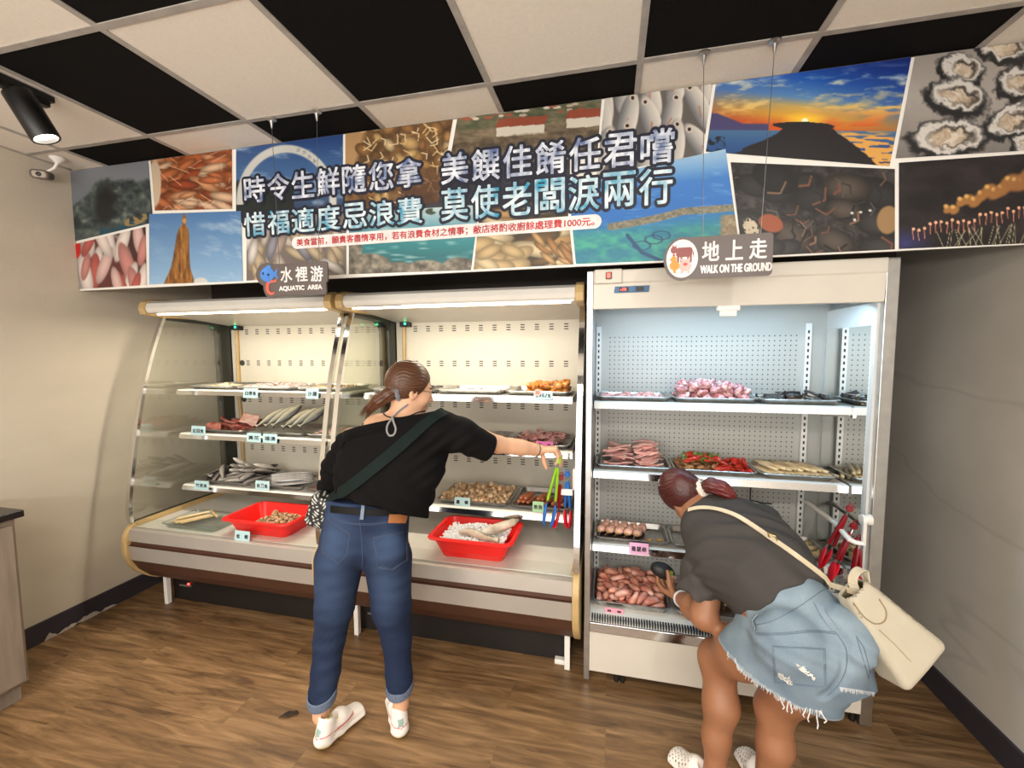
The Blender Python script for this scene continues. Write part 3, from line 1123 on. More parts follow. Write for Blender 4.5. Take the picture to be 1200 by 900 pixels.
for k in range(19):
    a = math.radians(60 + 250 * k / 18)
    ring.append((sx + 0.030 * math.cos(a), sz + 0.036 * math.sin(a)))
for k in range(18, -1, -1):
    a = math.radians(60 + 250 * k / 18)
    w_ = 0.45 - 0.2 * abs(k - 7) / 11
    ring.append((sx + 0.030 * (1 - w_) * math.cos(a) + 0.004, sz + 0.036 * (1 - w_) * math.sin(a)))
flat(m, ring, YS - 0.005)
flat(m, [(sx + 0.008, sz + 0.026), (sx + 0.034, sz + 0.04), (sx + 0.03, sz + 0.024)], YS - 0.005, 0.0007)
for k in range(4):
    a = math.radians(140 + 45 * k)
    q = (sx + 0.019 * math.cos(a), sz + 0.022 * math.sin(a))
    flat(m, [(q[0] - .0015, q[1]), (q[0] + 0.012, q[1] + .004), (q[0] + 0.012, q[1] + .001)], YS - 0.0056, 0.0006, 1)
m.build('shrimp_emblem', [mat('coral_ink', S(238, 108, 82), 0.5), mat('deep_coral_ink', S(170, 50, 40), 0.5)], sg)
m = MB()
for ch, a, b in (('水', 330, 343), ('裡', 347.5, 361), ('游', 365, 379)):
    X0, Z0 = sgn(a, 331.5)
    X1, Z1 = sgn(b, 312.5 - (a - 330) * 0.03)
    put_text(m, ch, X0, X1, Z0 if a < 340 else sgn(a, 330.5)[1], Z1, YS - 0.0052, 0.0015)
X0, Z0 = sgn(328, 343.8)
X1, Z1 = sgn(378.5, 335.5)
put_text(m, 'AQUATIC  AREA', X0, X1, za + 0.019, za + 0.046, YS - 0.0052, 0.0015)
m.build('sign_lettering', M['ink_white'], sg)
hang(sg, (318, 139), (327.5, 309.5))
hang(sg, (371, 130), (374, 306))

xa, za = sgn(800, 327)
xb, zb = sgn(906, 279)
sg = empty('hanging_sign', (float(sgn(850, 300)[0]), YS, za), 'taupe hanging WALK ON THE GROUND sign with cow, chicken and pig emblem', 'sign', None)
m = MB()
ox, oz = sgn(799, 303.5)
zb = za + 0.155
flat(m, rrect(xa, xb, za, zb, 0.014), YS + 0.004, 0.008)
flat(m, oval(ox, oz, 0.066, 0.082), YS + 0.004, 0.0078)
m.build('sign_board', M['sign'], sg)
m = MB()
flat(m, oval(ox, oz, 0.057, 0.072), YS - 0.0048, 0.0006)
m.build('emblem_disc', M['ink_white'], sg)
y1 = YS - 0.0056
m = MB()
flat(m, rrect(ox - 0.022, ox + 0.036, oz + 0.006, oz + 0.042, 0.010), y1)
flat(m, oval(ox - 0.030, oz + 0.034, 0.012, 0.014), y1, 0.0007)
flat(m, [(ox - 0.034, oz + 0.046), (ox - 0.040, oz + 0.058), (ox - 0.030, oz + 0.048)], y1)
flat(m, [(ox - 0.026, oz + 0.046), (ox - 0.018, oz + 0.058), (ox - 0.022, oz + 0.044)], y1)
for q in (-0.018, -0.006, 0.018, 0.028):
    flat(m, rrect(ox + q, ox + q + 0.007, oz - 0.016, oz + 0.01, 0.002), y1, 0.0007)
flat(m, [(ox + 0.034, oz + 0.036), (ox + 0.042, oz + 0.02), (ox + 0.041, oz + 0.0), (ox + 0.038, oz + 0.02)], y1)
m.build('cow_emblem', mat('brown_rose_ink', S(150, 84, 84), 0.5), sg)
y2 = YS - 0.0064
m = MB()
flat(m, oval(ox - 0.026, oz - 0.026, 0.018, 0.017), y2)
flat(m, oval(ox - 0.030, oz - 0.002, 0.010, 0.013), y2, 0.0007)
flat(m, [(ox - 0.038, oz - 0.01), (ox - 0.021, oz - 0.006), (ox - 0.014, oz - 0.024), (ox - 0.042, oz - 0.026)], y2, 0.0005)
flat(m, oval(ox - 0.030, oz + 0.014, 0.004, 0.005), y2, 0.0006, 1)
flat(m, [(ox - 0.033, oz - 0.042), (ox - 0.028, oz - 0.054), (ox - 0.021, oz - 0.054), (ox - 0.022, oz - 0.042)], y2)
flat(m, [(ox - 0.040, oz + 0.0), (ox - 0.047, oz - 0.003), (ox - 0.040, oz - 0.005)], y2, 0.0006, 1)
m.build('chicken_emblem', [mat('orange_yellow_ink', S(240, 158, 62), 0.5), M['ink_red']], sg)
m = MB()
flat(m, oval(ox + 0.012, oz - 0.030, 0.022, 0.019), y2 - 0.0004)
flat(m, oval(ox + 0.012, oz - 0.018, 0.017, 0.014), y2 - 0.0006)
for q in (-0.004, 0.02):
    flat(m, oval(ox + q + 0.004, oz - 0.005, 0.005, 0.006), y2 - 0.0005)
    flat(m, rrect(ox + q, ox + q + 0.008, oz - 0.056, oz - 0.044, 0.002), y2 - 0.0005)
flat(m, oval(ox + 0.012, oz - 0.022, 0.008, 0.006), y2 - 0.0014, 0.0006, 1)
m.build('pig_emblem', [mat('pale_pink_ink', S(246, 188, 180), 0.5), mat('snout_pink_ink', S(220, 92, 92), 0.5)], sg)
m = MB()
for ch, a, b in (('地', 822, 843), ('上', 849.5, 871), ('走', 877, 899)):
    X0, Z0 = sgn(a, 308.0 - (a - 822) * 0.035)
    X1, Z1 = sgn(b, 284.5 - (a - 822) * 0.035)
    put_text(m, ch, X0, X1, za + 0.062, za + 0.136, YS - 0.0052, 0.0015)
X0 = sgn(820, 320)[0]
X1 = sgn(904, 318)[0]
put_text(m, 'WALK ON THE GROUND', X0, X1, za + 0.016, za + 0.048, YS - 0.0052, 0.0015)
m.build('sign_lettering', M['ink_white'], sg)
hang(sg, (825, 62), (824, 280))
hang(sg, (908, 48), (891, 280))
# ------------------------------------------------------------------ the two open display fridges


def lerp_curve(pts, n):
    """Smooth resample of a polyline in 2D (Catmull-Rom)."""
    P = [np.array(p, float) for p in pts]
    P = [2 * P[0] - P[1]] + P + [2 * P[-1] - P[-2]]
    out = []
    for i in range(1, len(P) - 2):
        for k in range(n):
            t = k / n
            a, b, c, d = P[i - 1], P[i], P[i + 1], P[i + 2]
            out.append(tuple(0.5 * ((2 * b) + (c - a) * t + (2 * a - 5 * b + 4 * c - d) * t * t + (3 * b - a - 3 * c + d) * t ** 3)))
    out.append(tuple(P[-2]))
    return out


SHELF_Z = (1.415, 1.117, 0.760)
DECK_Z = 0.577
YBK = 2.75
GLASS_EDGE = lerp_curve([(1.968, 0.605), (1.962, 0.68), (1.975, 0.80), (1.995, 0.93), (2.03, 1.13), (2.068, 1.32), (2.11, 1.50), (2.155, 1.65), (2.20, 1.78), (2.245, 1.895)], 4)
CAP_PROF = lerp_curve([(1.995, 0.607), (1.955, 0.585), (1.922, 0.53), (1.916, 0.47), (1.925, 0.39), (1.955, 0.32), (2.01, 0.255), (2.09, 0.19), (2.20, 0.145)], 4) + [(2.5, 0.135), (2.78, 0.135), (2.78, 0.607)]


def display_fridge(x0, x1, label, controller=True):
    r = empty('display_fridge', ((x0 + x1) / 2, 2.35, 0), label, 'fridge', None)
    # body: fascia bands, groove and brown curved underside
    prof = [(1.975, 0.577), (1.945, 0.570), (1.938, 0.502), (1.952, 0.500), (1.950, 0.474), (1.934, 0.472), (1.945, 0.378), (1.985, 0.300), (2.05, 0.225), (2.14, 0.165), (2.28, 0.14), (2.78, 0.14), (2.78, 0.52), (2.0, 0.545)]
    mis = [0, 0, 1, 1, 1, 0, 2, 2, 2, 2, 2, 2, 0, 0]
    MB().prism(prof, 0, x0 + 0.022, x1 - 0.022, 0, mis).build('base_cabinet', [M['fascia'], M['brown_under'], M['brown_under']], r)
    for a in (x0 - 0.012, x1 - 0.022):
        MB().prism(CAP_PROF, 0, a, a + 0.034).build('end_cap', M['tan_cap'], r, bevel=0.006)
    MB().box(x0 + 0.022, x1 - 0.022, 1.985, YBK, 0.546, DECK_Z).build('display_deck', M['white_paint'], r, bevel=0.003)
    MB().box(x0 + 0.05, x1 - 0.05, 2.17, 2.74, 0.004, 0.14).build('kick_panel', M['dark'], r)
    for a in (x0 + 0.06, x1 - 0.06):
        for b in (2.12, 2.70):
            MB().box(a - 0.014, a + 0.014, b - 0.014, b + 0.014, 0.0, 0.20).build('leg', M['white_plastic'], r, bevel=0.002)
    # back wall with punched air slots
    m = MB()
    m.box(x0 + 0.02, x1 - 0.02, YBK, YBK + 0.03, 0.55, 1.90)
    xs = x0 + 0.165
    for zrow_ in (1.822, 1.582, 1.298, 0.92):
        k = 0
        while xs + 0.0955 * k < x1 - 0.10:
            xx = xs + 0.0955 * k
            for q in (-1, 0, 1):
                m.box(xx - 0.014, xx + 0.014, YBK - 0.0012, YBK + 0.001, zrow_ + q * 0.0155 - 0.0032, zrow_ + q * 0.0155 + 0.0032, 1)
            k += 1
    m.build('back_panel', [M['fridge_back'], M['dark']], r)
    for zz in (1.582, 1.298):
        MB().lathe([(0.022, 0), (0.022, 0.003), (0.018, 0.006)], (x0 + 0.112, YBK - 0.001, zz), (0, -1, 0), 18).build('round_plug', M['dark_post'], r, smooth=True)
    # canopy: rounded front rail, inner ceiling, tan end caps
    cp = [(2.125, 1.925), (2.118, 1.945), (2.128, 1.975), (2.16, 1.992), (2.30, 2.005), (2.78, 2.012), (2.78, 1.905), (YBK, 1.865), (2.32, 1.905), (2.20, 1.912), (2.135, 1.914)]
    MB().prism(cp, 0, x0 + 0.03, x1 - 0.03).build('canopy', M['white_paint'], r, bevel=0.003)
    cc = [(2.115, 1.905), (2.104, 1.945), (2.118, 1.985), (2.16, 2.004), (2.30, 2.017), (2.79, 2.022), (2.79, 1.900), (2.24, 1.893)]
    for a in (x0 - 0.012, x1 - 0.034):
        MB().prism(cc, 0, a, a + 0.046).build('canopy_end_cap', M['tan_cap'], r, bevel=0.008)
    MB().box(x0 + 0.04, x1 - 0.04, 2.132, 2.140, 1.911, 1.9155).build('canopy_chrome_strip', M['chrome'], r)
    MB().tube([(x0 + 0.06, 2.175, 1.909), (x1 - 0.06, 2.175, 1.909)], 0.006, 10).build('lamp_tube', glow('warm_tube', S(255, 240, 206), 5.0), r, smooth=True)
    # side panes in chrome edging, dark rear posts
    for a, inn in ((x0 + 0.004, 1), (x1 - 0.004, -1)):
        gp = GLASS_EDGE + [(2.72, 1.885), (2.72, 0.60)]
        MB().prism(gp, 0, a - 0.003, a + 0.003).build('side_pane', M['glass'], r)
        ed = MB()
        n = len(GLASS_EDGE)
        for i in range(n - 1):
            (ya, za), (yb, zb_) = GLASS_EDGE[i], GLASS_EDGE[i + 1]
            ed.add([(a - 0.014, ya - 0.008, za), (a + 0.014, ya - 0.008, za), (a + 0.014, ya + 0.012, za), (a - 0.014, ya + 0.012, za),
                    (a - 0.014, yb - 0.008, zb_), (a + 0.014, yb - 0.008, zb_), (a + 0.014, yb + 0.012, zb_), (a - 0.014, yb + 0.012, zb_)],
                   [(0, 1, 5, 4), (1, 2, 6, 5), (2, 3, 7, 6), (3, 0, 4, 7)])
        ed.add([(a - 0.014, GLASS_EDGE[0][0] - 0.008, 0.605), (a + 0.014, GLASS_EDGE[0][0] - 0.008, 0.605), (a + 0.014, GLASS_EDGE[0][0] + 0.012, 0.605), (a - 0.014, GLASS_EDGE[0][0] + 0.012, 0.605)], [(3, 2, 1, 0)])
        ed.build('chrome_edge', M['chrome'], r)
        MB().box(a - 0.010, a + 0.010, 2.655, 2.745, 0.59, 1.90).build('rear_post', M['dark_post'], r, bevel=0.004)
        MB().prism([(2.24, 1.897), (2.66, 1.897), (2.66, 1.80), (2.63, 1.845), (2.58, 1.865), (2.24, 1.880)], 0, a - 0.009, a + 0.009).build('top_rail', M['dark_post'], r)
        MB().box(a - 0.012, a + 0.012, 1.985, 2.70, 0.588, 0.612).build('bottom_rail', M['dark_post'], r, bevel=0.003)
        MB().box(a + inn * 0.02 - 0.008, a + inn * 0.02 + 0.008, 1.99, 2.70, 0.577, 0.597).build('foam_strip', M['tan_cap'], r, bevel=0.003)
    MB().tube([(x0 + 0.085, YBK - 0.012, 0.60), (x0 + 0.085, YBK - 0.012, 1.15), (x0 + 0.078, YBK - 0.012, 1.30), (x0 + 0.085, YBK - 0.012, 1.86)], 0.013, 8).build('pipe_sleeve', M['tan_cap'], r, smooth=True)
    # glass lip standing on the deck's front edge
    MB().box(x0 + 0.03, x1 - 0.03, 1.972, 1.976, 0.578, 0.640).build('glass_lip', M['glass_low'], r)
    for k, zz in enumerate(SHELF_Z):
        s_ = MB().box(x0 + 0.055, x1 - 0.055, 2.285, 2.715, zz - 0.018, zz).build('shelf', M['white_paint'], r, bevel=0.002)
        m = MB()
        m.prism([(2.285, zz + 0.001), (2.268, zz - 0.006), (2.262, zz - 0.034), (2.285, zz - 0.036)], 0, x0 + 0.055, x1 - 0.055, 0, [0, 1, 0, 0])
        m.build('price_rail', [M['white_plastic'], M['chrome']], s_)
        for a in (x0 + 0.065, x1 - 0.065):
            MB().prism([(2.72, zz - 0.02), (2.30, zz - 0.02), (2.30, zz - 0.03), (2.72, zz - 0.075)], 0, a - 0.002, a + 0.002).build('bracket', M['steel'], s_)
    if controller:
        c_ = MB().box(x0 + 0.07, x0 + 0.14, 2.70, 2.749, 1.835, 1.875).build('controller', M['black'], r, bevel=0.003)
        MB().box(x0 + 0.105, x0 + 0.118, 2.698, 2.701, 1.850, 1.862).build('green_indicator', M['led_green'], c_)
    MB().box(x0 + 0.10, x0 + 0.20, 2.166, 2.171, 0.098, 0.108).build('kick_slot', M['steel'], r)
    MB().box(x0 + 0.172, x0 + 0.186, 2.163, 2.171, 0.112, 0.124).build('red_indicator', M['led_red'], r, bevel=0.002)
    return r


FA = (-2.91, -1.545)
FB = (-1.495, -0.140)
display_fridge(*FA, 'open display fridge of fish and clams beside the cream wall')
display_fridge(*FB, 'open display fridge in the middle, between the other open fridge and the upright cooler')

# ------------------------------------------------------------------ the upright cooler
CX0, CX1 = -0.112, 1.136
CY0, CY1 = 2.05, 2.50
M['peg'] = peg_mat('punched_white_sheet', S(172, 174, 170), 0.0256, 0.0034, (-0.016 - 0.62, 0.42), (0.955 - 0.62, 1.76))
M['peg_side'] = mat('white_side_sheet', S(226, 228, 226), 0.4, var=0.02)
M['mirror'] = mat('silver_mirror', (0.88, 0.90, 0.88), 0.015, 1.0, var=0.0)
ck = empty('upright_cooler', (0.62, 2.3, 0), 'tall upright white cooler with stainless frame and pegboard back full of meat trays', 'cooler')
for a, b in ((CX0, CX0 + 0.028), (CX1 - 0.046, CX1)):
    MB().box(a, b, CY0, CY1 + 0.06, 0.012, 2.034).build('side_panel', M['steel'], ck, bevel=0.002)
MB().box(CX0 + 0.028, CX1 - 0.046, CY1, CY1 + 0.05, 0.08, 2.03).build('back_panel', M['peg'], ck)
# hole grid is measured from the cooler's own middle
m = MB()
m.prism([(2.052, 1.857), (2.046, 1.972), (2.040, 1.978), (2.040, 2.034), (CY1, 2.034), (CY1, 1.905), (2.17, 1.897), (2.17, 1.866), (2.163, 1.866), (2.163, 1.897), (2.078, 1.897), (2.070, 1.857)], 0, CX0 + 0.029, CX1 - 0.047)
hd = m.build('header_panel', M['header'], ck, bevel=0.003)
sb = MB().box(-0.076, 0.046, 2.026, 2.041, 1.972, 2.036).build('switch_plate', M['header'], hd, bevel=0.003)
MB().box(-0.026, 0.000, 2.016, 2.028, 1.990, 2.020).build('rocker_switch', M['black'], sb, bevel=0.002)
MB().box(-0.021, -0.005, 2.0135, 2.0175, 1.994, 2.016).build('red_lamp', M['led_red'], sb, bevel=0.001)
ct = MB().prism([(0.012, 1.929), (0.165, 1.929), (0.168, 1.957), (0.016, 1.957)], 1, 2.038, 2.056).build('controller', mat('blue_controller_face', S(44, 104, 152), 0.35), hd, bevel=0.002)
MB().box(0.034, 0.078, 2.0365, 2.039, 1.933, 1.953).build('display_window', M['black'], ct)
m = MB()
put_text(m, '-10', 0.039, 0.066, 1.937, 1.950, 2.0358, 0.0006)
m.build('red_digits', M['led_red'], ct)
MB().box(0.108, 0.145, 2.0365, 2.039, 1.933, 1.953).build('button_pad', M['black'], ct)
m = MB().box(0.458, 0.552, 2.052, 2.075, 1.836, 1.862)
m.box(0.470, 0.540, 2.058, 2.068, 1.812, 1.838)
m.build('latch_handle', M['white_plastic'], ck, bevel=0.004)
MB().tube([(0.00, 2.12, 1.877), (1.02, 2.12, 1.877)], 0.011, 12).build('lamp_tube', glow('cool_tube', S(206, 232, 255), 5.0), ck, smooth=True)
for a in (0.0, 1.02):
    MB().box(a - 0.018, a + 0.018, 2.10, 2.14, 1.862, 1.892).build('lamp_holder', M['white_plastic'], ck, bevel=0.003)
for a in (-0.066, 0.990):
    m = MB().box(a - 0.014, a + 0.014, 2.476, 2.502, 0.30, 1.80)
    z_ = 0.34
    while z_ < 1.78:
        m.box(a - 0.004, a + 0.004, 2.4745, 2.4765, z_, z_ + 0.016, 1)
        z_ += 0.032
    m.build('shelf_upright', [M['peg_side'], M['dark']], ck)
# inner right lining with its mirror
MB().box(CX1 - 0.056, CX1 - 0.046, CY0 + 0.03, CY1, 0.30, 1.86).build('side_lining', M['peg_side'], ck)
MB().box(CX1 - 0.064, CX1 - 0.056, 2.10, 2.475, 0.36, 1.765).build('mirror', M['mirror'], ck)
for k, zz in enumerate((1.405, 1.045, 0.655)):
    s_ = MB().box(-0.078, 1.066, 2.215, 2.485, zz - 0.016, zz).build('shelf', M['white_paint'], ck, bevel=0.002)
    m = MB().prism([(2.215, zz + 0.001), (2.196, zz - 0.004), (2.190, zz - 0.036), (2.215, zz - 0.038)], 0, -0.078, 1.066, 0, [0, 0 if k == 0 else 1, 0, 0])
    m.build('price_rail', [M['white_plastic'], M['chrome']], s_)
    for a in (-0.070, 1.060):
        MB().box(1.0655, 1.0715, 2.188, 2.225, zz - .05, zz - .002).build('shelf_clip', M['steel'], s_) if a > 0 else None
        MB().prism([(2.49, zz - 0.018), (2.20, zz - 0.018), (2.20, zz - 0.045), (2.49, zz - 0.085)], 0, a - 0.002, a + 0.002).build('bracket', M['white_plastic'], s_)
dk = MB().prism([(2.052, 0.318), (2.09, 0.342), (2.14, 0.355), (2.495, 0.355), (2.495, 0.10), (2.052, 0.10)], 0, CX0 + 0.028, CX1 - 0.046).build('display_deck', M['white_paint'], ck)
m = MB()
k = 0
while -0.075 + 0.0125 * k < 1.075:
    m.box(-0.075 + 0.0125 * k, -0.0685 + 0.0125 * k, 2.056, 2.088, 0.3215, 0.3435)
    k += 1
m.build('air_grille', M['dark'], dk)
MB().box(CX0 + 0.028, CX1 - 0.046, 2.040, 2.054, 0.272, 0.322).build('bumper_rail', M['chrome'], ck, bevel=0.003)
MB().box(CX0 + 0.028, CX1 - 0.046, 2.045, 2.06, 0.066, 0.272).build('front_panel', M['header'], ck, bevel=0.002)
MB().box(CX0 + 0.05, CX1 - 0.07, 2.16, 2.45, 0.012, 0.10).build('kick_panel', M['dark'], ck)
for a in (0.0, 0.03, 1.03):
    MB().lathe([(0.012, 0), (0.012, 0.07), (0.02, 0.012 + 0.058), (0.02, 0.075)], (a + 0.05, 2.09, 0), (0, 0, 1), 12).build('foot', M['dark'], ck, smooth=True)
# bent black hanger wire on the pegboard
MB().tube([(0.742, 2.498, 0.945), (0.742, 2.46, 0.945), (0.742, 2.46, 0.86), (0.80, 2.455, 0.848), (0.845, 2.45, 0.850)], 0.004, 6).build('hanger_wire', M['black'], ck)
# ------------------------------------------------------------------ trays


def loop_rect(x0, x1, y0, y1, r, z, n=4):
    return [(x, y, z) for x, y in rrect(x0, x1, y0, y1, r, n)]


def dish(mb, x0, x1, y0, y1, z, h, flare, rim, th=0.0015, r=0.025, roll=0.0):
    """A thin rectangular dish: outside up to a flared rim, back down inside."""
    prof = [(flare, 0.0), (0.0, h), (-rim, h), (-rim - roll, h - roll), (-rim - roll, h - roll + th), (-rim, h + th), (th * 0.5, h + th), (flare + th, th)]
    loops = []
    for d, zz in prof:
        loops.append(loop_rect(x0 + d + rim, x1 - d - rim, y0 + d + rim, y1 - d - rim, max(0.006, r - d * 0.3), z + zz))
    n = len(loops[0])
    V = [p for l in loops for p in l]
    F = []
    for a in range(len(loops) - 1):
        for k in range(n):
            l = (k + 1) % n
            F.append((a * n + k, a * n + l, (a + 1) * n + l, (a + 1) * n + k))
    F.append(tuple(reversed(range(n))))
    F.append(tuple((len(loops) - 1) * n + k for k in range(n)))
    mb.add(V, F)


def tray(x0, x1, y0, y1, z, label, h=0.024):
    m_ = MB()
    dish(m_, x0 + 0.003, x1 - 0.003, y0, y1, z + 0.0005, h, 0.012, 0.007, r=0.03, roll=0.002)
    o = m_.build('steel_tray', M['tray'], None, smooth=True, sharp=0.5)
    tag(o, label, 'tray')
    return (x0 + 0.02, x1 - 0.02, y0 + 0.018, y1 - 0.018, z + 0.0025)


# ------------------------------------------------------------------ pieces of food (one mesh per kind, copied)


def noise3(P, f, seed):
    r = np.random.RandomState(seed)
    out = np.zeros(len(P))
    for k in range(7):
        d = r.normal(size=3)
        d /= np.linalg.norm(d)
        out += np.sin(P @ d * f * (0.7 + 0.25 * k) + r.uniform(0, 6.28)) / (1 + 0.35 * k)
    return out / 2.6


def ico(sub):
    bm = bmesh.new()
    bmesh.ops.create_icosphere(bm, subdivisions=sub, radius=1.0)
    V = np.array([v.co[:] for v in bm.verts])
    F = [tuple(v.index for v in f.verts) for f in bm.faces]
    bm.free()
    return V, F


def lin(c):
    return np.array(S(*c))


def mixcol(t, cols):
    t = np.clip(t, 0, 0.9999) * (len(cols) - 1)
    i = t.astype(int)
    f = (t - i)[:, None]
    A = np.array([lin(c) for c in cols])
    return A[i] * (1 - f) + A[i + 1] * f


def food_mesh(name, V, F, col, mt=None):
    me = bpy.data.meshes.new(name)
    me.from_pydata(V.tolist(), [], F)
    me.materials.append(mt or M['vc_food'])
    ca = me.color_attributes.new('Col', 'FLOAT_COLOR', 'POINT')
    cc_ = np.ones((len(V), 4), dtype=np.float32)
    cc_[:, :3] = col
    ca.data.foreach_set('color', cc_.ravel())
    me.polygons.foreach_set('use_smooth', [True] * len(me.polygons))
    me.update()
    return me


def chunk(name, r, cols, seed, bump=0.34, freq=2.9, sub=2):
    V, F = ico(sub)
    d = 1 + bump * noise3(V, freq, seed)
    t = 0.5 + 0.42 * noise3(V, 4.6, seed + 9)
    return food_mesh(name, V * d[:, None] * np.array(r), F, mixcol(t, cols))


def slice_mesh(name, lx, ly, th, cols, seed, wave=0.012, stripes=0.0, nx=14, ny=8):
    u, v = np.meshgrid(np.linspace(-1, 1, nx), np.linspace(-1, 1, ny))
    r = np.random.RandomState(seed)
    edge = 1 + 0.18 * np.sin(3 * u + r.uniform(0, 6)) * np.abs(v)
    rad = np.sqrt(np.clip(1 - 0.35 * u ** 4, 0.2, 1))
    X, Y = u * lx, v * ly * edge * rad
    Z = wave * (np.sin(2.4 * u + r.uniform(0, 6)) + 0.7 * np.sin(2.7 * v + 1.3 * u + r.uniform(0, 6)))
    P = np.stack([X, Y, Z], -1).reshape(-1, 3)
    V = np.concatenate([P + [0, 0, th / 2], P - [0, 0, th / 2]])
    id_ = np.arange(nx * ny).reshape(ny, nx)
    F = []
    n = nx * ny
    for j in range(ny - 1):
        for i in range(nx - 1):
            a, b, c, d = id_[j, i], id_[j, i + 1], id_[j + 1, i + 1], id_[j + 1, i]
            F.append((a, b, c, d))
            F.append((n + d, n + c, n + b, n + a))
    ring = list(id_[0, :]) + list(id_[1:, -1]) + list(id_[-1, -2::-1]) + list(id_[-2:0:-1, 0])
    for k in range(len(ring)):
        a, b = ring[k], ring[(k + 1) % len(ring)]
        F.append((a, n + a, n + b, b))
    t = 0.5 + 0.5 * noise3(V * np.array([1, 2.2, 1]), 60, seed)
    if stripes:
        t = t * (1 - stripes) + stripes * (0.5 + 0.5 * np.sin(V[:, 1] / ly * 5 + 1.5 * np.sin(V[:, 0] / lx * 2)))
    return food_mesh(name, V, [tuple(int(q) for q in f) for f in F], mixcol(t, cols))


def fish_mesh(name, L_, h, t, back, side, belly, seed=0, tail=True):
    xs = np.linspace(-0.5, 0.5, 22)
    prof = np.interp(xs, [-0.5, -0.46, -0.38, -0.2, 0.05, 0.28, 0.38, 0.42, 0.47, 0.5], [0.06, 0.38, 0.72, 1.0, 0.95, 0.48, 0.2, 0.2, 0.62, 0.9 if tail else 0.1])
    thk = np.interp(xs, [-0.5, -0.4, -0.1, 0.25, 0.38, 0.42, 0.5], [0.1, 0.7, 1.0, 0.5, 0.2, 0.10, 0.05])
    seg_ = 12
    V, Cc = [], []
    for i, x in enumerate(xs):
        for k in range(seg_):
            a = 2 * PI * k / seg_
            y, z = math.cos(a) * h * prof[i], math.sin(a) * t * thk[i]
            if x > 0.44:
                y *= 1.0
                x_ = x - 0.03 * (1 - abs(math.cos(a)))
            else:
                x_ = x
            V.append((x_ * L_, y, z))
            s = y / (h * max(prof[i], .05))
            c = np.array(lin(back)) if s > 0.35 else (np.array(lin(side)) if s > -0.35 else np.array(lin(belly)))
            if x < -0.36 and x > -0.40:
                c = c * 0.6
            Cc.append(c)
    F = []
    for i in range(len(xs) - 1):
        for k in range(seg_):
            l = (k + 1) % seg_
            F.append((i * seg_ + k, i * seg_ + l, (i + 1) * seg_ + l, (i + 1) * seg_ + k))
    F.append(tuple(reversed(range(seg_))))
    F.append(tuple((len(xs) - 1) * seg_ + k for k in range(seg_)))
    for sg_ in (1, -1):           # eyes
        o = len(V)
        ev, ef = ico(1)
        for p in ev:
            V.append((-0.43 * L_ + p[0] * h * 0.13, 0.10 * h + p[1] * h * 0.13, sg_ * t * 0.42 + p[2] * t * 0.12))
            Cc.append(lin((16, 14, 14)))
        F += [tuple(q + o for q in f) for f in ef]
    # dorsal fin
    o = len(V)
    for x, y in ((-0.12, h * 0.95), (0.0, h * 1.28), (0.16, h * 0.72), (0.0, h * 0.7)):
        for zz in (-t * 0.04, t * 0.04):
            V.append((x * L_, y, zz))
            Cc.append(lin(back))
    F += [(o, o + 2, o + 4, o + 6), (o + 7, o + 5, o + 3, o + 1), (o, o + 1, o + 3, o + 2), (o + 2, o + 3, o + 5, o + 4)]
    return food_mesh(name, np.array(V), F, np.array(Cc))


def sweep_food(name, pts, rad, cols, seed, seg_=9, sq=1.0, lump=0.0, mt=None):
    m_ = MB()
    m_.tube(pts, rad, seg_, flat=sq)
    V = np.array(m_.v)
    if lump:
        V = V * (1 + lump * noise3(V, 120, seed))[:, None]
    t = 0.5 + 0.5 * noise3(V, 70, seed)
    return food_mesh(name, V, m_.f, mixcol(t, cols), mt)


def clam_mesh(name, w, cols, seed):
    V, F = ico(3)
    ang = np.arctan2(V[:, 1], V[:, 0])
    out = 1.0 + 0.12 * np.cos(ang) - 0.10 * np.cos(2 * ang)
    V2 = V * np.array([1.0, 0.82, 0.52]) * out[:, None]
    groove = 1 - 0.10 * np.exp(-(V[:, 2] / 0.07) ** 2)
    V2[:, :2] *= groove[:, None]
    rr = np.hypot(V[:, 0] + 0.6, V[:, 1])
    V2[:, 2] *= 1 + 0.05 * np.sin(rr * 26)
    t = 0.5 + 0.32 * np.sin(rr * 13 + seed) + 0.25 * noise3(V, 5, seed)
    return food_mesh(name, V2 * w, F, mixcol(t, cols))


def snail_mesh(name, w, cols, seed):
    m_ = MB()
    prof = [(0.02, -1.0), (0.16, -0.86), (0.26, -0.72), (0.24, -0.66), (0.42, -0.48), (0.40, -0.40), (0.66, -0.12), (0.72, 0.18), (0.62, 0.50), (0.40, 0.74), (0.12, 0.88)]
    m_.lathe([(r * w, h * w) for r, h in prof], (0, 0, 0), (1, 0, 0.12), 14)
    V = np.array(m_.v)
    t = 0.5 + 0.5 * np.sign(noise3(V / w, 4.5, seed)) * np.abs(noise3(V / w, 4.5, seed)) ** 0.5
    return food_mesh(name, V, m_.f, mixcol(t, cols))


